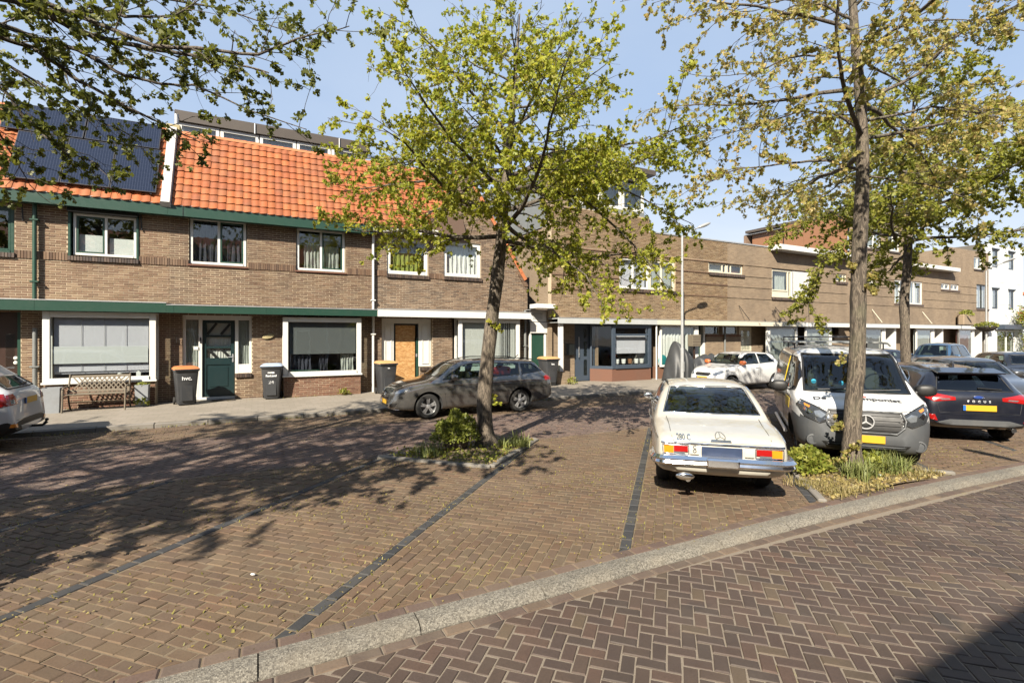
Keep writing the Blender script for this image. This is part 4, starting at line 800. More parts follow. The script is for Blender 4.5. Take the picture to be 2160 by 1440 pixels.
# passage gate between the two rows
gt = thing('passage_gate', 'white boarded passage top above a green side gate between the rows', 'gate', (9.95, 16.9, .1), world=True)
MB().box(9.52, 10.3, 16.95, 17.0, 2.55, 3.0, .01).box(9.52, 10.3, 16.9, 16.95, 2.1, 2.53, .01).build('top_boards', 'paint_white', gt); MB().box(9.42, 10.3, 16.75, 17.1, 3.0, 3.03).build('cap', 'zinc', gt); MB().box(9.52, 9.60, 16.95, 17.05, .1, 2.1, .006).box(10.18, 10.28, 16.95, 17.05, .1, 2.1, .006).build('post', 'paint_white', gt)
MB().box(9.6, 10.18, 16.98, 17.03, .12, 2.08, .006).build('gate_leaf', 'paint_green', gt); MB().box(9.40, 10.25, 16.2, 16.75, 3.05, 3.22, .01).build('small_canopy', 'paint_white', gt); MB().box(9.65, 10.1, 16.94, 16.951, 2.66, 2.9).build('vent_panel', 'paint_grey', gt); MB().box(9.5, 10.3, 17.1, 19.5, .1, 2.9).build('dark_passage', 'room', gt)
# ================================================================== RIGHT ROW
RW, RG = 16.6, 17.0
BANDS = (3.86, 4.42, 4.97, 5.52)
def rhouse(label, x0, x1, top, up, ground, canopy_mat, bricks=0, cz=(2.48, 2.71), seed=50, holes2=(), sidecol='brick_side'):
    h = thing('row_house', label, 'house', ((x0 + x1) / 2, RW, .1), world=True, group='row houses on the far side of the street')
    mat = 'mortar' if bricks else 'brick_far'; hu = list(up) + list(holes2)
    wall_core(h, RW + (.012 if bricks else 0), x0, x1, 2.72, top, hu, mat, name='upper_wall'); wall_core(h, RG, x0, x1, 0, 2.5, ground, 'brick_far', th=.2, name='ground_wall')
    if bricks: brick_wall(h, RW, x0, x1, 2.74, top, hu + [(x0 - 1, x1 + 1, z - .002, z + .062) for z in BANDS], 'brick_right', bricks, seed=seed)
    interior(h, x0, x1, RG, .1, min(top, 6.4)); MB().box(x0, x1, RW + .26, 24, top - .1, top - .05).build('roof', 'zinc', h); MB().box(x0, x1, 23.8, 24, 0, top - .12).build('rear_wall', 'brick_back', h)
    for z in BANDS:
        for a, b in spans(x0, x1, hu, z + .03):
            if b - a > .1: MB().box(a + .001, b - .001, RW - .028, RW + .05, z, z + .06, .004).build('brick_band', 'brick_soldier' if bricks else 'brick_far', h)
    canopy(h, x0, x1, 16.1, RG, cz[0], cz[1], canopy_mat)
    return h
def sill(h, a, b, z): return soldier(h, RW, a, b, z - .13, z, 'brick_glaze', .07, name='window_sill')
# first house: three storeys, slate blue door and bay
h = rhouse('three storey brick house with slate blue door and bay window', 10.3, 15.4, 7.2, [(13.7, 15.4, 4.02, 5.38)], [(11.68, 12.78, .1, 2.5), (12.9, 15.2, .62, 2.5)], 'paint_grey', 300, seed=51)
MB().box(10.3, 10.5, RW + .26, 23.8, 0, 6.4).build('side_wall', 'brick_side', h)
m = MB()
for i in range(5): m.box(10.26, 10.5, 17.3 + 1.3 * i, 17.3 + 1.3 * (i + 1) - .012, 6.4, 9.2, .004)
m.build('side_cladding', 'cladding_grey', h); MB().box(10.3, 11.1, RW, 17.29, 7.2, 9.0).build('corner_pier', 'brick_far', h); MB().box(10.2, 15.5, 16.3, 23.8, 9.0, 9.22, .01).build('flat_roof', 'fascia_brown', h)
MB().box(11.1, 15.4, 16.95, 17.1, 7.2, 7.5).box(11.1, 11.75, 16.94, 17.1, 7.5, 8.99).build('roof_storey_wall', 'cladding_grey', h); MB().box(15.2, 15.4, 17.1, 23.8, 7.2, 8.99).build('end_wall', 'cladding_grey', h)
for a, b in ((11.75, 12.9), (12.95, 14.1), (14.15, 15.38)): f = window(h, a, b, 7.5, 8.98, 16.95, w=.12, recess=0); MB().box(a, b, 17.4, 17.42, 7.5, 8.98).build('curtain', 'curtain_grey', f)
f = window(h, 13.72, 15.38, 4.04, 5.36, RW, (14.5,), w=.09); MB().box(13.8, 15.3, 16.82, 16.84, 4.1, 5.3).build('blind', 'blind_lilac', f); sill(h, 13.66, 15.4, 4.02)
d = MB().box(11.7, 12.76, RG + .05, RG + .11, .11, 2.47, .01).build('door', 'paint_slate', h)
for z0, z1 in ((.35, 1.0), (1.15, 1.75), (1.9, 2.3)): MB().box(12.17, 12.33, RG + .03, RG + .049, z0, z1, .006).build('door_light', 'glass_frost', d)
MB().tube([(11.88, RG - .03, 1.1), (11.88, RG - .03, 1.95)], .016, 8).build('handle', 'alu', d)
MB().box(11.18, 11.6, RG - .14, RG - .01, 1.2, 1.66, .02).build('letter_box', 'paint_black', h); MB().box(10.46, 10.62, 16.22, 16.38, .6, 2.48, .008).build('canopy_post', 'paint_white', h); MB().box(10.32, 10.9, 16.2, RG - .01, .05, .6).build('porch_wall', 'brick_far', h)
m = MB(); frame(m, 13.06, 15.18, .62, 2.48, 16.25, .16, .1, .008, sill=.03); m.box(13.22, 15.02, 16.26, 16.34, 2.0, 2.08, .006)
for z0, z1 in ((.62, .74), (2.38, 2.48)): m.prism([(13.06, 16.25), (13.06, 16.35), (12.55, RG - .01), (12.45, RG - .01)], z0, z1, 'xy')
m.prism([(12.45, RG - .02), (12.5, RG - .08), (12.58, RG - .02)], .74, 2.38, 'xy').box(15.08, 15.18, 16.35, RG - .01, .62, 2.48); bw = m.build('bay_window', 'paint_slate', h)
MB().box(13.22, 15.02, 16.3, 16.306, .78, 2.32).build('pane', 'glass', bw); MB().add([(13.06, 16.3, .74), (12.5, RG - .05, .74), (12.5, RG - .05, 2.38), (13.06, 16.3, 2.38)], [(0, 1, 2, 3)]).build('pane', 'glass', bw); MB().box(13.22, 15.0, 16.45, 16.455, 1.25, 2.0).build('blind', 'blind_lilac', bw)
for x, mt in ((13.5, 'print_white'), (13.85, 'print_white'), (14.2, 'cladding_brown'), (14.55, 'print_white'), (14.85, 'curtain_white')): MB().lathe([(.05, 0), (.08, .02), (.1, .2), (.085, .21), (.0, .2)], (x, 16.5, .8), n=12).build('flower_pot', mt, bw, smooth=40)
MB().prism([(13.06, 16.28), (15.18, 16.28), (15.18, RG - .01), (12.45, RG - .01)], .05, .62, 'xy').build('bay_base', 'brick_red', h)
downpipe(h, 15.42, 16.2, .1, 2.6, 'paint_white', .035)
# second: net curtain window and green door
h = rhouse('flat roofed brick house with net curtained window and green door', 15.4, 20.4, 6.55, [(15.4, 16.95, 4.02, 5.38), (19.1, 20.4, 5.02, 5.5)], [(18.1, 19.05, .1, 2.5), (19.2, 20.3, 2.05, 2.5)], 'paint_cream', 300, seed=52)
f = window(h, 15.42, 16.93, 4.04, 5.36, RW, (16.15,), w=.1, mat='paint_cream'); MB().box(15.5, 16.9, 16.85, 16.86, 4.1, 5.3).build('curtain', 'curtain_grey', f); sill(h, 15.4, 17.0, 4.02)
f = window(h, 19.13, 20.38, 5.04, 5.49, RW, (20.1,), w=.06, mat='paint_cream'); MB().box(19.2, 20.3, 16.85, 16.86, 5.05, 5.45).build('curtain', 'curtain_white', f); sill(h, 19.1, 20.45, 5.02)
f = window(h, 15.75, 17.95, .62, 2.47, 16.3, (), w=.09, recess=0); sheet_wave(15.85, 17.85, .7, 2.4, 16.5, .05, 10, seed=4).build('net_curtain', 'curtain_white', f, smooth=60); MB().box(15.75, 17.95, 16.38, RG, .05, .62).build('window_base', 'brick_red', h)
for x in (16.0, 16.5, 17.05): MB().ellipsoid((x, 16.42, .9), (.26, .06, .26), 12, 8).build('teal_bag', 'cloth_teal', f, smooth=60)
MB().box(17.95, 18.1, 16.3, RG - .01, .1, 2.48, .006).build('door_post', 'paint_white', h); MB().box(18.12, 19.03, RG + .05, RG + .1, .11, 2.47, .01).build('door', 'paint_green', h); MB().box(19.03, 19.15, 16.85, 17.1, .1, 2.48, .006).build('door_post', 'paint_white', h)
f = window(h, 19.2, 20.28, 2.06, 2.48, RG, (), w=.05, mat='paint_cream', recess=0); soldier(h, 16.85, 19.18, 20.35, 1.95, 2.06, 'brick_red', .05, name='window_sill'); MB().box(19.17, 20.38, 16.82, RG, .05, 1.95).build('front_wall', 'brick_far', h); downpipe(h, 20.4, 16.75, .1, 2.5, 'pipe_grey', .045)
MB().box(15.38, 23.65, RW - .03, RW + .3, 6.55, 6.62, .008).build('parapet_cap', 'zinc', h); downpipe(h, 17.35, 16.5, 2.72, 4.0, 'iron', .035)
MB().lathe([(.14, 0), (.14, .55), (.2, .56), (.2, .64), (.14, .65), (.0, .66)], (21.2, 18.6, 6.5), n=14).build('flue', 'zinc', h, smooth=40)
# third: cream door, cornice
h = rhouse('brick house with cream arched glass door and wide white framed window', 20.4, 25.45, 6.55, [(20.4, 21.55, 5.02, 5.5), (23.75, 25.45, 4.0, 5.5)], [(20.5, 21.6, 2.05, 2.5), (21.75, 22.75, .1, 2.5)], 'paint_cream', 0)
f = window(h, 20.42, 21.53, 5.04, 5.49, RW, (20.7,), w=.06, mat='paint_cream'); MB().box(20.5, 21.5, 16.85, 16.86, 5.05, 5.45).build('curtain', 'wood_brown', f); sill(h, 20.35, 21.6, 5.02)
f = window(h, 23.77, 25.44, 4.02, 5.49, RW, (25.15,), w=.1, mat='paint_cream'); MB().box(23.85, 25.1, RW + .03, RW + .09, 4.35, 4.42, .006).build('transom', 'paint_cream', f); MB().box(23.87, 25.1, RW + .06, RW + .09, 4.12, 4.34).build('lower_panel', 'paint_cream', f); sheet_wave(24.3, 25.1, 4.4, 5.4, 16.85, .03, 5, seed=2).build('curtain', 'curtain_grey', f, smooth=60); sill(h, 23.7, 25.45, 4.0)
d = MB().box(21.78, 22.72, RG + .02, RG + .08, .11, 2.47, .01).build('door', 'paint_cream', h)
for i in range(3):
    for j in range(4): MB().box(21.93 + i * .22, 22.11 + i * .22, RG + .0, RG + .019, .95 + j * .34, 1.24 + j * .34, .004).build('pane', 'glass', d)
f = window(h, 22.92, 25.43, .5, 2.47, 16.3, (23.15,), w=.13, recess=0); MB().box(23.2, 25.3, 16.5, 16.51, .6, 2.4).build('net_curtain', 'curtain_grey', f); MB().box(22.92, 25.43, 16.38, RG, .05, .5).build('window_base', 'brick_red', h)
f = window(h, 20.52, 21.6, 2.06, 2.48, RG, (), w=.05, mat='paint_cream', recess=0); soldier(h, 16.85, 20.45, 21.65, 1.95, 2.06, 'brick_red', .05, name='window_sill'); MB().box(20.45, 21.65, 16.82, RG, .05, 1.95).build('front_wall', 'brick_far', h)
for x in (21.2, 24.0): MB().tube([(x, RW - .02, 3.5), (x + .25, RW - .45, 2.75)], .015, 5).build('awning_arm', 'iron', h)
# fourth
h = rhouse('brick house with white roller shutter and white concrete cornice', 25.45, 30.5, 6.4, [(25.45, 27.15, 4.0, 5.5), (29.45, 30.5, 5.1, 5.58)], [(28.7, 29.6, .1, 2.5), (29.7, 30.4, 2.05, 2.5)], 'paint_white', 0)
f = window(h, 25.46, 27.13, 4.02, 5.49, RW, (), w=.08); m = MB()
for i in range(36): m.box(25.55, 27.05, RW + .02, RW + .035, 4.12 + i * .037, 4.12 + i * .037 + .034, .004)
m.build('roller_shutter', 'shutter', f); sill(h, 25.45, 27.2, 4.0); f = window(h, 29.47, 30.48, 5.12, 5.57, RW, (30.2,), w=.06, mat='paint_cream'); sill(h, 29.4, 30.5, 5.1)
MB().box(23.6, 31.15, 16.05, RW + .3, 6.41, 6.68, .012).build('cornice', 'paint_white', h)
f = window(h, 26.12, 28.43, .6, 2.47, 16.3, (), w=.12, recess=0); MB().box(26.2, 28.4, 16.42, 16.43, .7, 2.4).build('blind', 'cloth_teal', f).data.materials[0] = MATS['curtain_grey']; MB().box(26.1, 28.45, 16.38, RG, .05, .6).build('window_base', 'brick_red', h); MB().box(28.72, 29.58, RG + .03, RG + .08, .11, 2.47, .01).build('door', 'wood_dark', h); MB().box(28.5, 28.68, 16.4, RG, .1, 2.48, .006).build('door_post', 'paint_white', h); MB().box(29.65, 30.45, 16.82, RG, .05, 1.95).build('front_wall', 'brick_far', h)
# fifth to seventh: three storeys, far away
def far_house(label, x0, x1, ups, side, gcol, seed, top=9.3):
    h = rhouse(label, x0, x1, top, [u[:4] for u in ups], [(x0 + 2.9, x0 + 3.8, .1, 2.5)], 'paint_white', 0, seed=seed)
    for u in ups:
        f = window(h, u[0], u[1], u[2], u[3], RW, ((u[0] + u[1]) / 2,) if u[1] - u[0] > 1.2 else (), w=.09, mat=u[5] if len(u) > 5 else 'paint_white'); MB().box(u[0], u[1], 16.9, 16.91, u[2], u[3]).build('curtain', u[4], f)
        MB().box(u[0] - .05, u[1] + .05, RW - .06, RW + .05, u[2] - .12, u[2], .008).build('sill', 'brick_glaze', f)
    f = window(h, x0 + .5, x0 + 2.6, .5, 2.47, 16.3, (), w=.12, recess=0); MB().box(x0 + .6, x0 + 2.5, 16.5, 16.51, .6, 2.4).build('net_curtain', gcol, f); MB().box(x0 + .5, x0 + 2.6, 16.38, RG, .05, .5).build('window_base', 'brick_red', h)
    MB().box(x0 + 2.92, x0 + 3.78, RG + .03, RG + .08, .11, 2.47, .01).build('door', side, h); MB().box(x0 + 2.65, x0 + 2.85, 16.3, RG, .1, 2.48, .006).box(x0 + 3.85, x0 + 4.05, 16.3, RG, .1, 2.48, .006).build('door_post', 'paint_white', h)
    MB().tube([(x0 + 1.9, RW - .02, 3.6), (x0 + 2.15, RW - .45, 2.8)], .02, 5).build('awning_arm', 'paint_cream', h)
    return h
h = far_house('three storey brick house whose side wall is clad in brown panels', 31.2, 37.2, [(32.3, 33.35, 5.15, 5.6, 'curtain_white'), (32.6, 34.2, 7.3, 8.6, 'curtain_grey'), (35.7, 37.15, 4.05, 5.55, 'curtain_white'), (35.0, 36.3, 7.3, 8.6, 'curtain_white')], 'wood_dark', 'blind_grey', 61)
MB().box(30.5, 31.2, RW, RW + .24, 2.72, 6.4).box(30.5, 31.2, RG, RG + .2, 0, 2.5).build('return_wall', 'brick_far', h)
for i in range(3): MB().box(31.12, 31.3, 17.0 + 1.3 * i, 17.0 + 1.3 * (i + 1) - .015, 6.5, 9.45, .006).build('side_panel', 'cladding_brown', h)
for i in range(2): MB().box(31.5, 31.7, 20.95 + 1.3 * i, 20.95 + 1.3 * (i + 1) - .015, 6.5, 9.4, .006).build('side_panel', 'cladding_brown', h)
MB().box(31.1, 37.3, 16.3, 23.8, 9.32, 9.5).build('flat_roof', 'fascia_brown', h)
h = far_house('brick house with a green panelled roof box set back above its cornice', 37.2, 43.0, [(37.25, 39.2, 4.05, 5.55, 'shutter'), (41.7, 42.95, 5.2, 5.62, 'curtain_white')], 'wood_brown', 'curtain_grey', 62, 6.4); MB().box(37.3, 43.2, 16.1, RW + .3, 6.41, 6.66, .01).build('cornice', 'paint_white', h); MB().box(37.6, 42.8, 19.0, 23.5, 6.4, 8.1).build('roof_box', 'cladding_grey', h)
h7 = far_house('last brick house of the row, with beige roller blind', 43.0, 49.0, [(43.05, 44.3, 5.2, 5.62, 'curtain_white'), (46.6, 48.0, 6.9, 7.8, 'curtain_white'), (47.0, 48.95, 4.0, 5.8, 'curtain_white', 'paint_black')], 'wood_brown', 'wood_brown', 63, 8.2); MB().box(43.002, 43.2, RW + .245, 23.8, 6.3, 8.1).build('side_wall', 'brick_side', h7)
h = thing('white_house', 'white plastered house with narrow dark framed windows at the far end', 'house', (52, RW, .1), world=True)
hl = [(49.6, 50.7, 4.05, 5.6), (52.5, 53.6, 4.05, 5.6), (49.6, 50.7, 7.2, 8.6), (52.5, 53.6, 7.2, 8.6), (50.2, 53.6, .3, 2.5)]; wall_core(h, RW, 49.0, 55.2, 0, 9.0, hl, 'plaster'); MB().box(49.0, 55.2, RW + .25, 24, 0, 8.98).build('body', 'room', h); MB().box(55.0, 55.2, RW + .24, 24, 0, 9.0).build('end_wall', 'plaster', h)
for u in hl[:4]: f = window(h, *u, RW, (), w=.13, mat='paint_slate'); MB().box(u[0] + .15, u[0] + .5, RW + .11, RW + .12, u[2] + .15, u[3] - .15).build('curtain', 'curtain_white', f); MB().box(u[0] - .1, u[1] + .1, RW - .08, RW, u[3], u[3] + .08, .01).build('lintel', 'paint_slate', f)
f = window(h, 50.2, 53.6, .3, 2.45, RW, (52.0,), w=.13, recess=-.05); MB().box(50.0, 53.8, 16.0, RW - .01, 2.5, 2.85, .01).build('canopy', 'paint_slate', h)
for z in (4.4, 5.0, 6.1): MB().box(50.85, 52.35, RW - .012, RW, z, z + .015).box(53.75, 55.1, RW - .012, RW, z, z + .015).build('plaster_joint', 'paint_grey', h)
bh = thing('distant_house', 'orange roofed house glimpsed beyond the white house', 'house', (60, 20, .0), world=True)
MB().box(56.5, 66, 20, 28, 0, 6).build('wall', 'brick_far', bh); MB().prism([(19.5, 5.9), (28.5, 5.9), (24, 10)], 56.2, 66.3, 'yz').build('roof', 'roof_tile', bh)
# houses behind the viewer: they shade the near road and are mirrored in the windows
for i in range(8):
    x0 = -22 + 7 * i; h = thing('row_house', 'brick row house behind the viewer whose shadow falls across the near road, number %d along' % (i + 1), 'house', (x0 + 3.5, -4.6, 0), world=True, group='row houses behind the viewer')
    h['label'] = 'brick row house behind the viewer that shades the near road'
    wl = MB().box(x0, x0 + 6.99, -12, -4.6, -.05, 5.9).build('wall', 'brick_back', h); MB().prism([(-12.4, 5.85), (-4.32, 5.85), (-4.32, 6.05), (-8.3, 9.2)], x0, x0 + 6.99, 'yz').build('roof', 'roof_tile_edge', h); MB().box(x0, x0 + 6.99, -4.32, -4.2, 5.92, 6.27).build('gutter', 'paint_white', h)
    for a, b, z0, z1 in ((.6, 2.9, .7, 2.5), (3.3, 4.3, .0, 2.4), (.8, 2.4, 3.6, 5.1), (4.2, 5.8, 3.6, 5.1)):
        m = MB(); frame(m, x0 + a, x0 + b, z0, z1, -4.62, .08, .06); f = m.build('window', 'paint_white', h); MB().box(x0 + a + .08, x0 + b - .08, -4.6, -4.585, z0 + .08, z1 - .08).build('pane', 'room', f)
nearpav = MB().box(-40, 60, -4.58, -2.2, -.07, .05).build('near_pavement', 'pavement'); nearpav['kind'] = 'structure'
# ================================================================== TREES AND PLANTS
from mathutils import noise as mnoise
LEAF = np.array([(0, 0), (.38, .24), (.15, .44), (.44, .68), (0, 1), (-.44, .68), (-.15, .44), (-.38, .24)])
OVAL = np.array([(0, 0), (.26, .3), (.28, .65), (0, 1), (-.28, .65), (-.26, .3)])
def leaf_cloud(P, D, size, seed, tmpl=LEAF, flat=.35):
    """one leaf at each point P growing along D (n,3); returns verts, faces"""
    r = np.random.RandomState(seed); n = len(P); D = D / np.maximum(np.linalg.norm(D, axis=1, keepdims=True), 1e-6)
    up = r.normal(0, 1, (n, 3)) * np.array([1, 1, .6]) + np.array([0, 0, flat * 2]); W_ = np.cross(D, up); W_ /= np.maximum(np.linalg.norm(W_, axis=1, keepdims=True), 1e-6)
    N_ = np.cross(W_, D); s = (size * r.uniform(.6, 1.35, n))[:, None, None]; k = len(tmpl)
    x = tmpl[:, 0][None, :, None]; y = tmpl[:, 1][None, :, None]; curl = (r.uniform(-.35, .25, n))[:, None, None]
    V = P[:, None, :] + s * (W_[:, None, :] * x + D[:, None, :] * y + N_[:, None, :] * (curl * (x * x * 1.6 + y * y * .5)))
    return V.reshape(-1, 3), np.arange(n * k).reshape(n, k)
class Tubes:
    def __init__(s): s.V = []; s.F = []; s.k = 0
    def add(s, pts, rads, n):
        pts = np.asarray(pts, float); m = len(pts); d = np.gradient(pts, axis=0); d /= np.maximum(np.linalg.norm(d, axis=1, keepdims=True), 1e-9)
        ref = np.array([0, 0, 1.0]) if abs(d[0, 2]) < .8 else np.array([1.0, 0, 0]); u = np.cross(d, ref); u /= np.maximum(np.linalg.norm(u, axis=1, keepdims=True), 1e-9); w = np.cross(d, u)
        a = np.arange(n) * 2 * np.pi / n; R_ = np.asarray(rads)[:, None, None]
        s.V.append((pts[:, None, :] + R_ * (u[:, None, :] * np.cos(a)[None, :, None] + w[:, None, :] * np.sin(a)[None, :, None])).reshape(-1, 3))
        i, j = np.meshgrid(np.arange(m - 1), np.arange(n), indexing='ij'); i = i.ravel(); j = j.ravel(); j2 = (j + 1) % n
        s.F.append(np.stack([i * n + j, i * n + j2, (i + 1) * n + j2, (i + 1) * n + j], 1) + s.k); s.k += m * n
    def mesh(s, name, mat): return npmesh(name, np.concatenate(s.V), np.concatenate(s.F), mat, True)
def bend(r, p, d, L, seg, up, wob):
    pts = [np.array(p, float)]; d = np.array(d, float); d /= np.linalg.norm(d); n = max(3, int(L / seg)); st = L / n
    for i in range(n):
        d = d + r.normal(0, wob, 3) + np.array([0, 0, up * st]); d /= np.linalg.norm(d); pts.append(pts[-1] + d * st)
    return np.array(pts)
def along(pts, t):
    x = t * (len(pts) - 1); i = min(int(x), len(pts) - 2); f = x - i; return pts[i] * (1 - f) + pts[i + 1] * f, pts[i + 1] - pts[i]
def trunk_mesh(tp, barkmat, seed, n=22):
    pts = np.array([p[:3] for p in tp], float); rad = np.array([p[3] for p in tp]); t = np.arange(len(pts)); q = np.linspace(0, len(pts) - 1, max(30, int(np.linalg.norm(pts[-1] - pts[0]) / .07)))
    def sm(a):                                                        # smooth resample
        a = np.interp(q, t, a); k = np.array([1, 2, 3, 4, 3, 2, 1.]); k /= k.sum(); return np.convolve(np.pad(a, 3, mode='edge'), k, mode='valid')
    P = np.stack([sm(pts[:, i]) for i in range(3)], 1); Rr = sm(rad); P[0] = pts[0]; P[-1] = pts[-1]; vs = []; fs = []; m = len(P)
    knots = [(np.random.RandomState(seed + k).randint(6, m), np.random.RandomState(seed + 9 + k).uniform(0, 6.28)) for k in range(9)]
    for i in range(m):
        for j in range(n):
            a = 2 * math.pi * j / n; c, s = math.cos(a), math.sin(a); z = P[i][2]
            f = 1 + .10 * mnoise.noise((c * 2.2 + seed, s * 2.2, z * 1.4)) + .075 * mnoise.noise((c * 7 + seed, s * 7, z * 2.2)) + (.5 * math.exp(-max(0, z) / .13) * (1 + .55 * math.sin(5 * a + seed)) if z < .8 else 0)
            for (ki, ka) in knots:
                dd = ((i - ki) * .07) ** 2 / .006 + (1 - math.cos(a - ka)) / .12
                if dd < 4: f += .16 * math.exp(-dd)
            vs.append((P[i][0] + Rr[i] * f * c, P[i][1] + Rr[i] * f * s, z))
    for i in range(m - 1):
        for j in range(n): fs.append((i * n + j, i * n + (j + 1) % n, (i + 1) * n + (j + 1) % n, (i + 1) * n + j))
    return npmesh('trunk', np.array(vs), np.array(fs), barkmat, True), P, Rr
def make_tree(label, trunk, auto, explicit, seed, leafmat_, leaf, barkmat='bark', twigbark='bark_dark', dens=1.0, tmpl=LEAF, epi=0, per=5, sub=.28, dens_auto=None, lsmax=1.9, shade=1.0):
    r = np.random.RandomState(seed); base = trunk[0]
    root = thing('oak_tree', label, 'tree', base[:3], world=True, group='street trees')
    me, TP, TR = trunk_mesh(trunk, barkmat, seed); o = obj('trunk', me, None, root)
    T = Tubes(); LP = []; LD = []; LS = []; limbs = []
    for z, az, el, L in auto:
        i = int(np.argmin(abs(TP[:, 2] - z))); p = TP[i].copy(); rr = min(TR[i] * .5, .009 + .0105 * L)
        d = (math.cos(az) * math.cos(el), math.sin(az) * math.cos(el), math.sin(el)); limbs.append((bend(r, p, d, L, .22, -.10 if el > .15 else .02, .085), rr, dens_auto or dens, 1.6, shade))
    for pts, rr in explicit:
        pts = np.array(pts, float); q = np.linspace(0, len(pts) - 1, len(pts) * 4); P = np.stack([np.interp(q, np.arange(len(pts)), pts[:, k]) for k in range(3)], 1); P[1:] += np.cumsum(r.normal(0, .012, (len(P) - 1, 3)), axis=0) * .6; hid = P[-1][1] < 4.7 and base[0] < -6; limbs.append((P, rr * .72, (dens_auto or dens) if hid else dens, 1.2 if hid else lsmax, shade if hid else 1.0))
    for P, rr, dens, lm, big in limbs:
        L = np.linalg.norm(np.diff(P, axis=0), axis=1).sum(); n = len(P); T.add(P, np.linspace(rr, rr * .16, n), 8)
        ns = max(3, int(L / sub * dens)); side = 1
        for k in range(ns):
            t = .16 + .84 * (k + r.uniform(0, .9)) / ns; t = min(t, .995); p, d = along(P, t); d = d / np.linalg.norm(d); h = np.array([-d[1], d[0], 0]); h /= max(1e-6, np.linalg.norm(h)); side = -side
            dd = d * r.uniform(.45, 1.0) + h * side * r.uniform(.5, 1.1) + np.array([0, 0, r.normal(.05, .33)]); ls = (.30 * L * (1 - .62 * t) + .28) * r.uniform(.6, 1.25); ls = min(ls, lm * r.uniform(.55, 1.0))
            S = bend(r, p, dd, ls, .13, r.normal(-.25, .35), .12); T.add(S, np.linspace(max(.005, rr * .32 * (1 - .6 * t)), .003, len(S)), 4)
            nt_ = max(2, int(ls / .125 * dens))
            for q in range(nt_):
                tt = min(.99, .12 + .88 * (q + r.uniform(0, 1)) / nt_); p2, d2 = along(S, tt); d2 = d2 / np.linalg.norm(d2); dd2 = d2 + r.normal(0, .75, 3) + np.array([0, 0, -.1]); lt = r.uniform(.12, .42)
                Wg = bend(r, p2, dd2, lt, .1, r.normal(-.5, .5), .2); T.add(Wg[::1], np.linspace(.0035, .0015, len(Wg)), 3)
                for c in range(3):
                    if r.uniform() < .12: continue
                    p3, d3 = along(Wg, min(.99, .35 + .32 * c + r.uniform(-.1, .1))); m = r.randint(max(2, per - 2), per + 2)
                    dirs = r.normal(0, .8, (m, 3)) + d3 / np.linalg.norm(d3) * .8 + np.array([0, 0, -.25]); LP.append(np.repeat(p3[None], m, 0) + r.normal(0, .012, (m, 3))); LD.append(dirs); LS.append(np.full(m, big))
    for k in range(epi):                                              # sprouts on the trunk
        i = r.randint(4, int(len(TP) * .75)); a = r.uniform(0, 6.28); p = TP[i] + np.array([math.cos(a), math.sin(a), 0]) * TR[i]
        for q in range(5):
            S = bend(r, p, (math.cos(a) + r.normal(0, .5), math.sin(a) + r.normal(0, .5), r.normal(.2, .4)), r.uniform(.08, .2), .06, .3, .2); T.add(S, np.linspace(.004, .002, len(S)), 3); m = 6
            for c in (.5, .95): p3, d3 = along(S, c); LP.append(np.repeat(p3[None], m, 0)); LD.append(r.normal(0, .9, (m, 3)) + d3 / np.linalg.norm(d3) * .5); LS.append(np.ones(m))
    obj('branches', T.mesh('branches', twigbark), None, root)
    P = np.concatenate(LP); D_ = np.concatenate(LD); V, F = leaf_cloud(P, D_, leaf * np.concatenate(LS), seed + 1, tmpl); obj('crown', npmesh('crown', V, F, leafmat_), None, root)
    print('LEAVES', label[:20], len(P)); return root
def C3(x, y, t):
    """point seen at picture position (x, y) of the 2160 px photograph, t metres deep: used to survey the trunks"""
    u, v = (x - 1080) / 1040, (708 - y) / 1040; return (t * (u * CF + CS), t * (CF - u * CS), 2 + v * t)
GOLD = 2.39996
def auto(z0, z1, n, L, el, seed, a0=0.0, skip=None, la=None):
    r = random.Random(seed); out = []
    for i in range(n):
        f = i / max(1, n - 1); z = z0 + (z1 - z0) * f; az = a0 + i * GOLD + r.uniform(-.3, .3); l = L(f) * r.uniform(.8, 1.15) * (la(az) if la else 1)
        if skip and skip(az % (2 * math.pi), f): continue
        out.append((z, az, el(f) + r.uniform(-.12, .12), l))
    return out
# tree in the triangular bed by the grey estate car
tr1 = [(3.62, 8.0, 0, .175)] + [C3(x, y, 8.8) + (rr,) for x, y, rr in ((1024, 905, 0.142), (1021, 850, 0.129), (1027, 770, 0.122), (1037, 680, 0.116), (1047, 600, 0.112), (1056, 520, 0.101), (1062, 440, 0.090), (1070, 360, 0.077), (1077, 280, 0.062), (1084, 190, 0.043), (1092, 90, 0.024), (1096, 30, 0.010))]
make_tree('lime green oak with a knotty leaning trunk in the centre bed', tr1,
          auto(3.7, 7.4, 34, lambda f: 2.75 * (1 - f ** 1.7) + .55, lambda f: -.05 + .72 * f, 3), [([C3(1066, 400, 8.8), C3(1130, 395, 8.7), C3(1240, 430, 8.5), C3(1340, 520, 8.3), C3(1400, 600, 8.2)], .055), ([C3(1060, 450, 8.8), C3(1150, 520, 8.4), C3(1230, 580, 8.0), C3(1270, 650, 7.8)], .04), ([C3(1068, 380, 8.8), C3(960, 370, 8.8), C3(850, 380, 8.6), C3(720, 395, 8.4)], .05), ([C3(1070, 330, 8.8), C3(1180, 330, 9), C3(1320, 400, 9.2), C3(1460, 470, 9.2)], .05)],
          11, 'leaf_lime', .053, epi=3, dens=1.38, per=8)
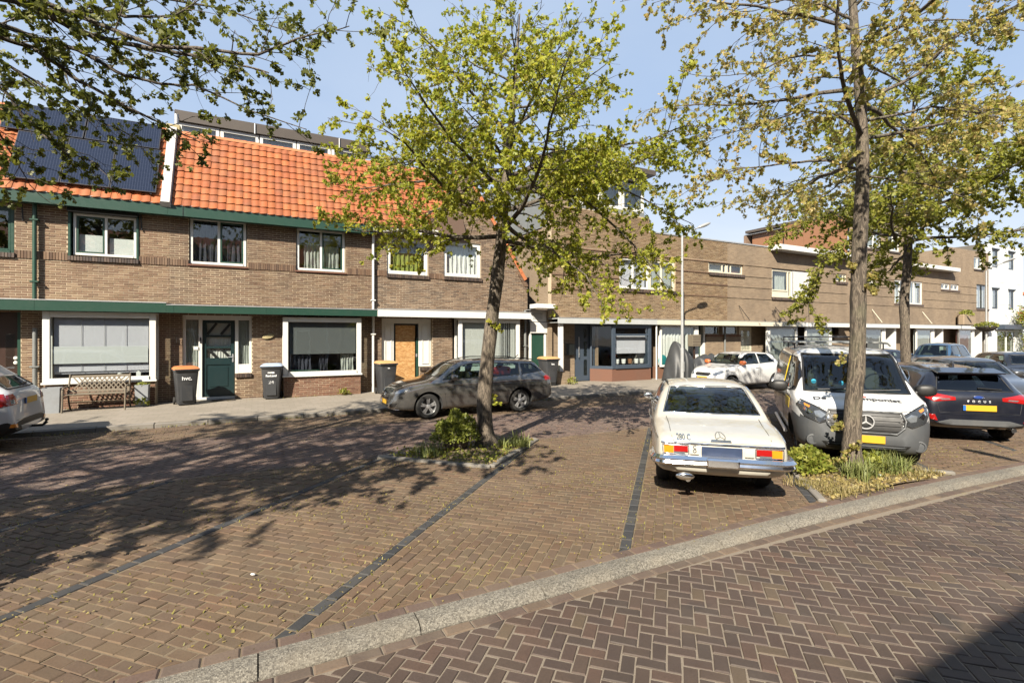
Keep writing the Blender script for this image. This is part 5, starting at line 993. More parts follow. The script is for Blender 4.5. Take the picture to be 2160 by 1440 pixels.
# big bronze tree beside the van
tr2 = [(7.49, 4.02, 0, .17)] + [C3(x, y, 7.0) + (rr,) for x, y, rr in ((1796, 950, 0.116), (1799, 880, 0.108), (1806, 780, 0.102), (1810, 690, 0.098), (1811, 600, 0.094), (1813, 520, 0.092), (1818, 420, 0.090), (1820, 340, 0.080), (1817, 250, 0.070), (1811, 160, 0.064), (1804, 80, 0.056), (1798, 0, 0.048), (1790, -120, 0.036), (1784, -260, 0.016))]
def L7(*a): return [C3(x, y, t) for x, y, t in a]
ex2 = [(L7((1822, 215, 7), (1937, 156, 7.1), (2007, 86, 7.2), (2080, 47, 7.3), (2170, 0, 7.3)), 0.036), (L7((1826, 255, 7), (1964, 226, 6.9), (2060, 241, 6.7), (2180, 260, 6.6)), 0.029), (L7((1826, 292, 7), (1983, 264, 7.3), (2042, 241, 7.5), (2170, 229, 7.7)), 0.036), (L7((1806, 130, 7), (1750, 113, 7), (1672, 117, 6.9), (1594, 156, 6.8), (1500, 165, 6.7)), 0.030), (L7((1796, 40, 7), (1734, 12, 7), (1650, 4, 7.1), (1540, 30, 7.2)), 0.029), (L7((1812, 270, 7), (1766, 241, 7), (1692, 233, 7.1), (1594, 264, 7.2), (1490, 290, 7.3)), 0.030), (L7((1818, 360, 7), (1750, 338, 6.9), (1653, 338, 6.7), (1555, 350, 6.6), (1480, 380, 6.5)), 0.032), (L7((1822, 370, 7), (1900, 385, 6.8), (1985, 400, 6.6), (2080, 440, 6.5)), 0.022), (L7((1820, 340, 7), (1740, 420, 7.2), (1680, 470, 7.3)), 0.016), (L7((1810, 150, 7), (1850, 100, 6.6), (1900, 60, 6.2)), 0.022)]
make_tree('bronze leaved oak with a straight furrowed trunk beside the white van', tr2, auto(4.6, 9.0, 16, lambda f: 2.7 * (1 - f ** 2) + .8, lambda f: .05 + .9 * f, 8, 1.0), ex2, 21, 'leaf_bronze', .050, epi=11, dens=1.18, per=8, sub=.28)
# tree behind, further along the row
tr3 = [(18.1, 8.0, 0, .19)] + [C3(x, y, 15.3) + (rr,) for x, y, rr in ((1911, 780, 0.133), (1909, 700, 0.122), (1907, 640, 0.130), (1914, 560, 0.112), (1918, 480, 0.101), (1921, 420, 0.090), (1922, 340, 0.065), (1925, 260, 0.040), (1928, 190, 0.014))]
make_tree('olive green oak standing further back behind the parked cars', tr3, auto(4.6, 9.6, 30, lambda f: 3.7 * (1 - f ** 2.4) + .7, lambda f: -.05 + .95 * f, 5, .4), [([C3(1916, 500, 15.3), C3(1960, 470, 15), C3(2040, 430, 14.8), C3(2110, 400, 14.6)], .07), ([C3(1916, 470, 15.3), C3(1870, 440, 15.2), C3(1800, 430, 15)], .05)], 31, 'leaf_olive', .085, dens=1.25, per=8, tmpl=OVAL)
# tree out of the picture on the left whose limbs hang into it
tr4 = [(-7.0, 4.0, 0, .24), (-7.0, 4.0, 1.2, .19), (-6.95, 4.05, 3.0, .17), (-6.9, 4.1, 5.0, .14), (-6.85, 4.1, 7.0, .09), (-6.8, 4.1, 9.0, .02)]
T4 = lambda z: (-6.92, 4.08, z)
def L4(z, *a): return [T4(z)] + [C3(x, y, t) for x, y, t in a]
ex4 = [(L4(5.2, (-60, -40, 5.6), (122, 37, 6.2), (178, 63, 6.3), (315, 96, 6.4), (463, 122, 6.5), (560, 150, 6.6)), .085), (L4(5.6, (-20, -10, 5.7), (137, 33, 6.2), (222, 33, 6.4), (274, 44, 6.5), (370, 41, 6.6), (430, 0, 6.8)), .06), (L4(4.6, (-80, 20, 5.6), (0, 74, 6.0), (74, 96, 6.2), (163, 159, 6.4), (259, 218, 6.6), (350, 262, 6.8), (420, 300, 6.9)), .06), (L4(4.9, (-60, 30, 5.8), (55, 74, 6.3), (167, 107, 6.6), (252, 159, 6.8), (333, 181, 7.0), (407, 185, 7.1), (518, 237, 7.2), (640, 278, 7.3)), .055), (L4(5.4, (100, 10, 5.9), (330, 100, 6.1), (537, 115, 6.2), (630, 74, 6.3), (735, 55, 6.4)), .05), (L4(4.0, (-120, 120, 6.0), (20, 200, 6.4), (60, 260, 6.6), (130, 320, 6.7), (200, 350, 6.8)), .045), (L4(3.8, (-150, 150, 5.8), (-20, 260, 6.2), (30, 330, 6.5), (60, 395, 6.7)), .035), (L4(5.8, (60, -60, 6.6), (250, -20, 7.2), (450, 10, 7.6), (600, 60, 7.8)), .05), (L4(4.4, (-60, 90, 6.6), (90, 170, 7.0), (220, 250, 7.3), (300, 290, 7.5)), .04)]
ex4 += [([T4(4.2), (-4.5, 3.6, 4.5), (-2.5, 3.2, 4.7), (-.7, 2.9, 4.75)], .05), ([T4(4.6), (-4.5, 4.3, 5.0), (-2.5, 4.2, 5.3), (-.8, 3.6, 5.3)], .05), ([T4(5.0), (-4.5, 5.0, 5.5), (-2.8, 5.0, 5.9), (-1.4, 4.6, 6.2)], .05), ([T4(4.4), (-4.8, 3.9, 4.4), (-3.0, 3.7, 4.6), (-1.6, 3.4, 4.8)], .04), ([T4(4.0), (-5.0, 4.6, 4.4), (-3.4, 4.6, 4.9), (-2.2, 4.2, 5.2)], .04)]
make_tree('dark leaved oak whose limbs hang in from the top left', tr4, auto(3.6, 7.9, 40, lambda f: 4.6 * (1 - f ** 2.5) + .9, lambda f: .02 + .7 * f, 9, .2, skip=lambda a, f: .2 < a < 1.75, la=lambda a: 1 - .5 * max(0, -math.sin(a + .35))), ex4, 41, 'leaf_shaded', .068, dens=.68, dens_auto=1.1, per=7, lsmax=.7, shade=1.2)  # shade enlarges leaves on out-of-view limbs to thicken their cast shadow
# ------------------------------------------------------------------ shrubs, grasses, weeds
def blob_leaves(c, rad, n, size, seed, mat, name, tmpl=OVAL, shell=.55):
    r = np.random.RandomState(seed); d = r.normal(0, 1, (n, 3)); d /= np.linalg.norm(d, axis=1, keepdims=True); d[:, 2] = abs(d[:, 2]) * .98 - .15
    lump = 1 + .14 * np.sin(d[:, 0] * 6 + seed) * np.sin(d[:, 1] * 5 + 1) + .10 * np.sin(d[:, 2] * 9 + d[:, 0] * 4)
    q = d * (lump * (shell + (1 - shell) * r.uniform(0, 1, n) ** .5))[:, None] * np.array(rad); P = q + np.array(c); P[:, 2] = np.maximum(P[:, 2], .03)
    V, F = leaf_cloud(P, d + r.normal(0, .7, (n, 3)) + np.array([0, 0, .5]), size, seed, tmpl, .5); return npmesh(name, V, F, mat)
def blades(spots, n, h, spread, seed, mat, name, wid=.008):
    r = np.random.RandomState(seed); V = []; F = []; k = 0
    for (x, y, z) in spots:
        for i in range(n):
            a = r.uniform(0, 6.28); L = h * r.uniform(.55, 1.2); e = spread * r.uniform(.2, 1.3); ox, oy = r.normal(0, .05, 2); m = 6; w = wid * r.uniform(.6, 1.3)
            dx, dy = math.cos(a), math.sin(a)
            for q in range(m):
                t = q / (m - 1); hx = e * t * t; zz = L * (t - .42 * t * t * min(1.6, e / max(.05, h) * 1.5)); ww = w * (1 - t ** 2) + .0006
                V += [(x + ox + dx * hx - dy * ww, y + oy + dy * hx + dx * ww, z + zz), (x + ox + dx * hx + dy * ww, y + oy + dy * hx - dx * ww, z + zz)]
            F += [(k + 2 * q, k + 2 * q + 1, k + 2 * q + 3, k + 2 * q + 2) for q in range(m - 1)]; k += 2 * m
    return npmesh(name, np.array(V), np.array(F), mat)
s = thing('box_shrub', 'rounded box shrub with yellow tips at the foot of the centre tree', 'shrub', (3.02, 8.0, .05), world=True)
obj('foliage', blob_leaves((3.02, 7.95, .30), (.38, .35, .42), 4200, .042, 71, 'leaf_box', 'foliage'), None, s); MB().ellipsoid((3.02, 7.95, .27), (.24, .22, .24)).build('stems', 'bark_dark', s)
rb = random.Random(5)
g = thing('grass_clump', 'long bladed grass clump right of the centre tree trunk', 'grass clump', (4.0, 7.75, .04), world=True, group='grass clumps in the tree beds'); obj('blade_tuft', blades([(3.95 + rb.uniform(-.12, .3), 7.8 + rb.uniform(-.2, .15), .05) for _ in range(12)], 16, .26, .18, 72, 'blade', 'blade_tuft'), None, g)
g = thing('grass_clump', 'long bladed grass clump left of the box shrub', 'grass clump', (2.5, 8.0, .04), world=True, group='grass clumps in the tree beds'); obj('blade_tuft', blades([(2.55 + rb.uniform(-.2, .15), 7.85 + rb.uniform(-.2, .2), .05) for _ in range(12)], 14, .24, .16, 73, 'blade', 'blade_tuft'), None, g)
g = thing('weed_patch', 'low weeds covering the soil of the centre tree bed', 'weeds', (3.2, 7.6, .04), world=True, group='weeds in the tree beds')
r_ = np.random.RandomState(4); P = np.stack([r_.uniform(1.9, 4.6, 2000), r_.uniform(6.8, 8.2, 2000), r_.uniform(.02, .12, 2000)], 1); P = P[[inpoly(p[0], p[1], BED1) for p in P]]; V, F = leaf_cloud(P, r_.normal(0, 1, P.shape) * (1, 1, .4) + (0, 0, .5), .045, 5, OVAL); obj('dead_leaves', npmesh('dead_leaves', *leaf_cloud(P[::2] + (.03, .02, -.03), r_.normal(0, 1, P[::2].shape) * (1, 1, .2), .05, 6, OVAL), 'litter'), None, g); obj('leaves', npmesh('leaves', V, F, 'leaf_weed'), None, g)
for cx, cy, rad, n, sd, lb in ((7.08, 4.42, (.34, .32, .26), 1900, 81, 'bushy bright green weed left of the trunk beside the van'), (7.95, 4.0, (.30, .22, .17), 800, 82, 'yellowing leafy weed right of the trunk beside the van')):
    s = thing('leafy_weed', lb, 'weed', (cx, cy, .03), world=True, group='weeds in the tree beds'); obj('foliage', blob_leaves((cx, cy, .12), rad, n, .05, sd, 'leaf_weed', 'foliage', LEAF, .3), None, s)
    T = Tubes(); r_ = np.random.RandomState(sd)
    for i in range(40): a = r_.uniform(0, 6.28); S = bend(r_, (cx + r_.normal(0, .05), cy + r_.normal(0, .05), .02), (math.cos(a), math.sin(a), 1.1), r_.uniform(.2, .42), .08, -.6, .1); T.add(S, np.linspace(.004, .0015, len(S)), 3)
    obj('stems', T.mesh('stems', 'blade'), None, s)
for lb, sp, sd, hh, n in (('spiky grass clump against the furrowed trunk', [(7.35 + rb.uniform(-.15, .2), 3.82 + rb.uniform(-.08, .08), .04) for _ in range(14)], 84, .36, 20), ('arching grass clump at the kerb in front of the van', [(8.15 + rb.uniform(-.28, .35), 3.8 + rb.uniform(-.1, .15), .04) for _ in range(22)], 85, .36, 18)):
    g = thing('grass_clump', lb, 'grass clump', sp[0], world=True, group='grass clumps in the tree beds'); obj('blade_tuft', blades(sp, n, hh, .26, sd, 'blade', 'blade_tuft', .006), None, g); obj('dry_tuft', blades(sp[::2], 6, hh * .6, .3, sd + 5, 'blade_dry', 'dry_tuft', .005), None, g)
g = blades([(rb.uniform(6.3, 8.8), rb.uniform(3.5, 4.3), .02) for _ in range(520)], 6, .10, .09, 86, 'blade_dry', 'dry_grass', .004); o = obj('dry_grass', g, None, kind='stuff'); o['label'] = 'short dry grass over the soil beside the van'; r_ = np.random.RandomState(14); P = np.stack([r_.uniform(6.2, 8.9, 2600), r_.uniform(3.45, 4.9, 2600), np.full(2600, .03)], 1); P = P[[inpoly(p[0], p[1], BED2) for p in P]]; P[:, 2] = .02 + .07 * np.maximum(0, 1 - np.hypot(P[:, 0] - 7.5, P[:, 1] - 4.0)); V, F = leaf_cloud(P, r_.normal(0, 1, P.shape) * (1, 1, .25), .05, 15, OVAL); o = obj('leaf_litter', npmesh('leaf_litter', V, F, 'litter'), None, kind='stuff'); o['label'] = 'dry fallen leaves over the soil beside the van'
g = blades([(rb.uniform(-5.2, 9.5), 16.6 + rb.uniform(-.12, .05), .1) for _ in range(60)] + [(rb.uniform(-6, 9), 13.05 + rb.uniform(-.05, .02), .01) for _ in range(90)], 5, .07, .07, 87, 'moss', 'kerb_weeds', .006); o = obj('kerb_weeds', g, None, kind='stuff'); o['label'] = 'tiny weeds along the wall foot and the far kerb'
for x, y, rr, lb in ((2.45, 16.5, .16, 'small weed growing at the foot of the bay window'), (-2.78, 16.3, .17, 'green weed under the right hand planter by the bench'), (10.9, 16.05, .25, 'weed growing by the porch wall')):
    s = thing('wall_weed', lb, 'weed', (x, y, .1), world=True, group='weeds along the wall'); obj('foliage', blob_leaves((x, y, .16), (rr, rr * .7, rr * .9), 160, .06, int(x * 10) + 90, 'leaf_weed', 'foliage', OVAL, .3), None, s)
s = thing('climbing_rose', 'climber with red blossom on the white house at the right edge', 'climber', (52.5, 15.9, .1), world=True)
r_ = np.random.RandomState(6); n = 3500; t = r_.uniform(0, 1, n); x = np.where(t < .5, 52.6 + r_.normal(0, .9, n) + 1.6, 54.2 + r_.normal(0, .5, n)); z = np.where(t < .5, 3.6 + r_.normal(0, .35, n), r_.uniform(.2, 3.8, n)); P = np.stack([x, 15.9 + r_.normal(0, .22, n), z], 1); V, F = leaf_cloud(P, r_.normal(0, 1, (n, 3)), .13, 7, OVAL); obj('foliage', npmesh('foliage', V, F, 'leaf_weed'), None, s); q = P[(r_.uniform(0, 1, n) < .22) & (P[:, 2] > 2.6)]; V, F = leaf_cloud(q + (0, -.2, .05), r_.normal(0, 1, q.shape), .15, 8, OVAL); obj('blossom', npmesh('blossom', V, F, 'flower_red'), None, s)
# ================================================================== VEHICLES
def pchip(pts):
    xs = np.array([p[0] for p in pts], float); ys = np.array([p[1] for p in pts], float); h = np.diff(xs); d = np.diff(ys) / h; m = np.zeros(len(xs))
    for i in range(1, len(xs) - 1):
        if d[i - 1] * d[i] > 0: w1, w2 = 2 * h[i] + h[i - 1], h[i] + 2 * h[i - 1]; m[i] = (w1 + w2) / (w1 / d[i - 1] + w2 / d[i])
    m[0], m[-1] = d[0], d[-1]
    def f(x):
        x = min(max(x, xs[0]), xs[-1]); i = min(int(np.searchsorted(xs, x, 'right') - 1), len(xs) - 2); t = (x - xs[i]) / h[i]
        return (2 * t ** 3 - 3 * t ** 2 + 1) * ys[i] + (t ** 3 - 2 * t ** 2 + t) * h[i] * m[i] + (-2 * t ** 3 + 3 * t ** 2) * ys[i + 1] + (t ** 3 - t ** 2) * h[i] * m[i + 1]
    return f
class Car:
    """body lofted through cross sections; x forward, y left, z up; windows and wheel wells are cut out of the shell"""
    def __init__(s, sp, root):
        s.sp = sp; s.root = root; L = sp['L']; s.f = {k: pchip(v) for k, v in sp.items() if isinstance(v, list) and k in ('zt', 'zb', 'wt', 'wb', 'wm', 'zs', 'cr')}
        xs = sorted({round(x, 4) for x in list(np.arange(-L / 2, L / 2, .075)) + [-L / 2 + e for e in (0, .008, .02, .04, .07, .11, .16)] + [L / 2 - e for e in (0, .008, .02, .04, .07, .11, .16)]})
        rings = [s.ring(x) for x in xs]; n = len(rings[0]); V = [(x, y, z) for x, rg in zip(xs, rings) for y, z in rg]; F = []
        for i in range(len(xs) - 1):
            for k in range(n): F.append((i * n + k, i * n + (k + 1) % n, (i + 1) * n + (k + 1) % n, (i + 1) * n + k))
        F.append(tuple(range(n - 1, -1, -1))); F.append(tuple(range((len(xs) - 1) * n, len(xs) * n)))
        me = bpy.data.meshes.new('body'); me.from_pydata(V, [], F); me.update()
        bm = bmesh.new(); bm.from_mesh(me); bmesh.ops.recalc_face_normals(bm, faces=bm.faces[:]); bm.to_mesh(me); bm.free()
        s.bvh = BVHTree.FromPolygons([v.co[:] for v in me.vertices], [tuple(p.vertices) for p in me.polygons]); s.me = me
        mats = [sp['paint'], 'interior', sp.get('bumper', 'plastic_black')]
        for m in mats: me.materials.append(MATS[m])
        if 'bumper_at' in sp:
            for p in me.polygons:
                if sp['bumper_at'](*p.center): p.material_index = 2
        s.cut()
    def ring(s, x):
        g = lambda k: s.f[k](x); zt, zb, wt, wb, wm, zs = g('zt'), g('zb'), g('wt'), g('wb'), g('wm'), g('zs'); cr = g('cr') if 'cr' in s.f else .05
        zb = min(zb, zt - .015); zm = zs + (zb - zs) * .55
        key = [(0, zs), (wm * .86, zs), (wm * .965, zs + min(.07, (zb - zs) * .3)), (wm, zm), (wm * .5 + wb * .5 + .006, zb - (zb - zs) * .13), (wb, zb), (wt, max(zt - cr, zb + (zt - zb) * .35)), (wt * .72, zt - cr * .32), (0, zt)]
        seg = [2, 2, 4, 4, 3, 7, 4, 5]; half = []
        for i in range(len(key) - 1):
            for k in range(seg[i]): t = k / seg[i]; half.append((key[i][0] + (key[i + 1][0] - key[i][0]) * t, key[i][1] + (key[i + 1][1] - key[i][1]) * t))
        half.append(key[-1])
        for _ in range(2): half = [half[0]] + [((half[i - 1][0] + 2 * half[i][0] + half[i + 1][0]) / 4, (half[i - 1][1] + 2 * half[i][1] + half[i + 1][1]) / 4) for i in range(1, len(half) - 1)] + [half[-1]]
        return half + [(-y, z) for y, z in half[-2:0:-1]]
    def cutter(s, m):
        me = m.mesh('cutter'); me.materials.append(MATS['interior']); me.materials.append(MATS['interior']); me.materials.append(MATS['interior'])
        for p in me.polygons: p.material_index = 1
        bm = bmesh.new(); bm.from_mesh(me); bmesh.ops.recalc_face_normals(bm, faces=bm.faces[:]); bm.to_mesh(me); bm.free(); o = bpy.data.objects.new('cutter', me); COL.objects.link(o); return o
    def cut(s):
        sp = s.sp; o = bpy.data.objects.new('body', s.me); COL.objects.link(o); cs = []; W = max(p[1] for p in sp['wm'])
        for poly in sp.get('side', []): cs.append(MB().prism(poly, -W - .3, W + .3, 'xz'))
        if 'front' in sp: cs.append(MB().prism(sp['front'], sp['xmid'] - .3, sp['xcowl'] + .9, 'yz'))
        if 'rear' in sp: cs.append(MB().prism(sp['rear'], sp['xrear'] - .9, sp['xmid'] + .3, 'yz'))
        wr = sp['wr'] + .055
        for ax in sp['axles']:
            for sg in (-1, 1): cs.append(MB().lathe([(wr, sg * (W - .30)), (wr, sg * (W + .25))], (ax, 0, sp['wr'] + .01), 'y', 36))
        for c in cs:
            co = s.cutter(c); md = o.modifiers.new('b', 'BOOLEAN'); md.operation = 'DIFFERENCE'; md.object = co; md.solver = 'EXACT'
        dg = bpy.context.evaluated_depsgraph_get(); me = bpy.data.meshes.new_from_object(o.evaluated_get(dg))
        for md in list(o.modifiers): bpy.data.objects.remove(md.object)
        bpy.data.objects.remove(o); bm = bmesh.new(); bm.from_mesh(me)
        for idx, nm in ((0, 'body'), (1, 'cabin_lining'), (2, 'bumper')):
            b2 = bm.copy(); bmesh.ops.delete(b2, geom=[f for f in b2.faces if f.material_index != idx], context='FACES')
            if b2.faces:
                m2 = bpy.data.meshes.new(nm); b2.to_mesh(m2); m2.materials.append(me.materials[idx])
                for p in m2.polygons: p.material_index = 0
                obj(nm, m2, None, s.root, smooth=38 if idx != 1 else 0)
            b2.free()
        bm.free()
    # ---- surface projection
    def hit(s, a, b, pr):
        o, d = {'left': ((a, 4, b), (0, -1, 0)), 'right': ((a, -4, b), (0, 1, 0)), 'front': ((6, a, b), (-1, 0, 0)), 'rear': ((-6, a, b), (1, 0, 0)), 'top': ((a, b, 5), (0, 0, -1))}[pr]
        h = s.bvh.ray_cast(Vector(o), Vector(d)); p = h[0]
        if p is None: p = s.bvh.find_nearest(Vector(o) + Vector(d) * (4 - .8 if pr in ('left', 'right') else 6 - s.sp['L'] / 2 if pr != 'top' else 4))[0]
        return p, -Vector(d)
    def patch(s, name, poly, pr, mat, off=.004, th=.02, parent=None, step=.035, smooth=45):
        if pr == 'sides':
            for q in ('left', 'right'): r = s.patch(name, poly, q, mat, off, th, parent, step, smooth)
            return r
        if pr in ('fronts', 'rears'):
            r = s.patch(name, poly, pr[:-1], mat, off, th, parent, step, smooth); s.patch(name, [(-a, b) for a, b in poly], pr[:-1], mat, off, th, parent, step, smooth); return r
        bd = []
        for i, p in enumerate(poly):
            q = poly[(i + 1) % len(poly)]; n = max(1, int(math.hypot(q[0] - p[0], q[1] - p[1]) / step)); bd += [(p[0] + (q[0] - p[0]) * k / n, p[1] + (q[1] - p[1]) * k / n) for k in range(n)]
        x0, x1 = min(p[0] for p in bd), max(p[0] for p in bd); y0, y1 = min(p[1] for p in bd), max(p[1] for p in bd); pts = list(bd)
        for i in range(1, int((x1 - x0) / step)):
            for j in range(1, int((y1 - y0) / step)):
                c = (x0 + i * step, y0 + j * step)
                if inpoly(*c, poly) and min((c[0] - b[0]) ** 2 + (c[1] - b[1]) ** 2 for b in bd) > (step * .5) ** 2: pts.append(c)
        nb = len(bd); res = delaunay_2d_cdt([Vector(p) for p in pts], [(i, (i + 1) % nb) for i in range(nb)], [], 1, 1e-6); vs2, fs = res[0], res[2]; org = res[3]
        top = []; low = []
        for v in vs2: p, d = s.hit(v[0], v[1], pr); top.append(p + d * off); low.append(p + d * (off - th))
        m = MB().add(top, [tuple(f) for f in fs]); idx = {}
        for i, o in enumerate(org):
            for k in o: idx[k] = i
        bl = [idx[i] for i in range(nb) if i in idx]; vs = [top[i] for i in bl] + [low[i] for i in bl]; n = len(bl); m.add(vs, [(i, (i + 1) % n, n + (i + 1) % n, n + i) for i in range(n)])
        me = m.mesh(name); bm = bmesh.new(); bm.from_mesh(me); bmesh.ops.remove_doubles(bm, verts=bm.verts[:], dist=1e-5); bmesh.ops.recalc_face_normals(bm, faces=bm.faces[:]); bm.to_mesh(me); bm.free()
        return obj(name, me, mat, parent or s.root, smooth)
    def strip(s, name, line, pr, w, mat, off=.003, parent=None, closed=False, round_=False):
        """narrow ribbon or bead following a line on the body"""
        if pr == 'sides': s.strip(name, line, 'left', w, mat, off, parent, closed, round_); return s.strip(name, line, 'right', w, mat, off, parent, closed, round_)
        ln = list(line) + ([line[0]] if closed else []); pts = []
        for i in range(len(ln) - 1):
            n = max(1, int(math.hypot(ln[i + 1][0] - ln[i][0], ln[i + 1][1] - ln[i][1]) / .03)); pts += [(ln[i][0] + (ln[i + 1][0] - ln[i][0]) * k / n, ln[i][1] + (ln[i + 1][1] - ln[i][1]) * k / n) for k in range(n)]
        pts.append(ln[-1]); P = []
        for p in pts: h, d = s.hit(p[0], p[1], pr); P.append(h + d * off)
        return MB().tube(P, w / 2, 6).build(name, mat, parent or s.root, smooth=60)
    def glass(s, name, poly, pr, mat='glass_car', trim='plastic_black', tw=.022):
        g = s.patch(name, poly, pr, mat, .001, .004, step=.06)
        for q in (('left', 'right') if pr == 'sides' else (pr,)): s.strip('window_trim', poly, q, tw, trim, .001, closed=True)
        return g
    def text(s, name, txt, pr, a, b, size, mat, bold=.0, off=.006, flip=1):
        me = text_mesh(txt, size, .0015, bold); P = []
        for v in me.vertices:
            u = v.co.x; w = v.co.y
            if pr == 'rear': q = (a - u, b + w)
            elif pr == 'front': q = (a + u, b + w)
            elif pr == 'top': q = (a - w, b + u)        # read from the front
            elif pr == 'right': q = (a + u, b + w)
            else: q = (a - u, b + w)
            p, d = s.hit(q[0], q[1], pr); v.co = p + d * (off + v.co.z)
        return obj(name, me, mat, s.root)
    def wheels(s, style, W, tw=.2, rim=.22, rimmat='alloy'):
        sp = s.sp; r = sp['wr']
        for ax in sp['axles']:
            for sg in (-1, 1):
                yo = sg * W; prof = [(rim * .98, -tw / 2), (r * .9, -tw / 2 - .004), (r * .975, -tw / 2 + .02), (r, -tw / 2 + .05), (r, tw / 2 - .05), (r * .975, tw / 2 - .02), (r * .9, tw / 2 + .004), (rim * .98, tw / 2)]
                w = MB().lathe(prof, (ax, yo - sg * tw / 2, r), 'y', 36, cap=False); me = w.mesh('wheel'); t = obj('wheel', me, 'rubber', s.root, smooth=35)
                c = (ax, yo, r); y = yo - sg * .012
                MB().lathe([(rim * 1.0, -sg * .1), (rim * 1.02, -sg * .0), (rim * .96, sg * .006), (rim * .92, -sg * .02), (rim * .9, -sg * .1)], (ax, y, r), 'y', 32, cap=False).build('rim', rimmat, t, smooth=40)
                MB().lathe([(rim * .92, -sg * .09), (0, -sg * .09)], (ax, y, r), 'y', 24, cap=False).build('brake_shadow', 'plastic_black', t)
                m = MB()
                if style == 'cap': m.lathe([(rim * .95, -sg * .02), (rim * .8, sg * .0), (rim * .5, -sg * .015), (rim * .42, sg * .02), (0, sg * .03)], (ax, y, r), 'y', 28, cap=False)
                else:
                    n, dbl = {'five': (5, 0), 'twin': (5, 1), 'ten': (9, 0)}[style]
                    for k in range(n):
                        for q in ((-.16, .16) if dbl else (0,)):
                            a = 2 * math.pi * k / n + q + .3; a0 = 2 * math.pi * k / n + .3 + q * .5; i0, i1 = rim * .2, rim * .95; hw0, hw1 = (.020, .017) if dbl else (.035, .026)
                            pa = (math.cos(a0) * i0, math.sin(a0) * i0); pb = (math.cos(a) * i1, math.sin(a) * i1); L_ = math.hypot(pb[0] - pa[0], pb[1] - pa[1]); nx, nz = -(pb[1] - pa[1]) / L_, (pb[0] - pa[0]) / L_
                            pl = [(ax + pa[0] + nx * hw0, r + pa[1] + nz * hw0), (ax + pa[0] - nx * hw0, r + pa[1] - nz * hw0), (ax + pb[0] - nx * hw1, r + pb[1] - nz * hw1), (ax + pb[0] + nx * hw1, r + pb[1] + nz * hw1)]
                            m.prism(pl, y - sg * .045, y - sg * .004)
                    m.lathe([(rim * .26, -sg * .05), (rim * .26, -sg * .004), (rim * .16, sg * .004), (0, sg * .004)], (ax, y, r), 'y', 20, cap=False)
                m.build('spokes', rimmat, t, smooth=35)
    def plate(s, pr, a, b, w=.52, h=.11, mat='plate_yellow', euro=True, tilt=0.0, out=.012):
        p, d = s.hit(a, b, pr); sx = 1 if pr == 'front' else -1; o = MB().box(-.006, .006, -w / 2, w / 2, -h / 2, h / 2, .003).build('number_plate', mat, s.root, loc=p + d * out, rot=(0, tilt, 0))
        if euro: MB().box(-.0075, .0075, -sx * w / 2 + (0 if sx < 0 else .045), -sx * w / 2 + (-.045 if sx < 0 else 0), -h / 2 + .004, h / 2 - .004).build('country_strip', 'blue_strip', o)
        return o
    def cabin(s, seats, zf, wheel=None, mat='seat_cloth', rear=True):
        W = s.sp['wt_roof'];
        for x in seats:
            for y in ((-.36, .36) if x > seats[-1] or not rear or len(seats) == 1 else (-.42, 0, .42)):
                m = MB().ellipsoid((x, y, zf + .02), (.07, .22, .24), 12, 8, .6); m.ellipsoid((x - .04, y, zf + .31), (.045, .125, .09), 10, 6, .6); m.build('seat_back', mat, s.root, smooth=60)
        if wheel: x, y = wheel; MB().tube([(x + .07 * math.sin(a) * .5, y + .18 * math.cos(a), zf + .06 + .17 * math.sin(a)) for a in np.linspace(0, 2 * math.pi, 22)], .014, 6).build('steering_wheel', 'plastic_black', s.root, smooth=60)
    def mirror(s, x, z, W, mat, sz=(.09, .13, .075), gap=.10):
        for sg in (-1, 1):
            p, d = s.hit(x, z, 'left' if sg > 0 else 'right'); y = p.y
            o = MB().ellipsoid((x - .02, y + sg * gap, z + .05), sz, 14, 9, .75).build('wing_mirror', mat, s.root, smooth=60); MB().tube([(x, y - sg * .02, z + .0), (x, y + sg * gap * .8, z + .03)], [.03, .022], 8).build('mirror_foot', 'plastic_black', o)
            MB().ellipsoid((x - .02 - sz[0] * .86, y + sg * gap, z + .05), (sz[0] * .12, sz[1] * .8, sz[2] * .75), 12, 8, .7).build('mirror_glass', 'chrome', o, smooth=60)
def ring3(c, r, w, axis, n=28): return MB().tube([(c[0], c[1] + r * math.cos(a), c[2] + r * math.sin(a)) for a in np.linspace(0, 2 * math.pi, n)], w, 6)
def star(s, name, pr, a, b, r, mat='chrome', w=.012, plate_=None):
    p, d = s.hit(a, b, pr); p = p + d * .012; n = Vector((d.x, d.y, d.z)); o = ring3((p.x, p.y, p.z), r, w * .5, 'x').build(name, mat, s.root, smooth=60)
    for k in range(3):
        t = math.pi / 2 + k * 2 * math.pi / 3; e = (p.x, p.y + r * math.cos(t), p.z + r * math.sin(t)); MB().tube([p, e], [w * .75, w * .25], 6).build('star_arm', mat, o)
    return o
def mk(label, spec, pos, ang, scale=.95, name='parked_car', cat='car', group='parked cars'):
    root = thing(name, label, cat, pos, ang, group, scale=scale); return Car(spec, root), root
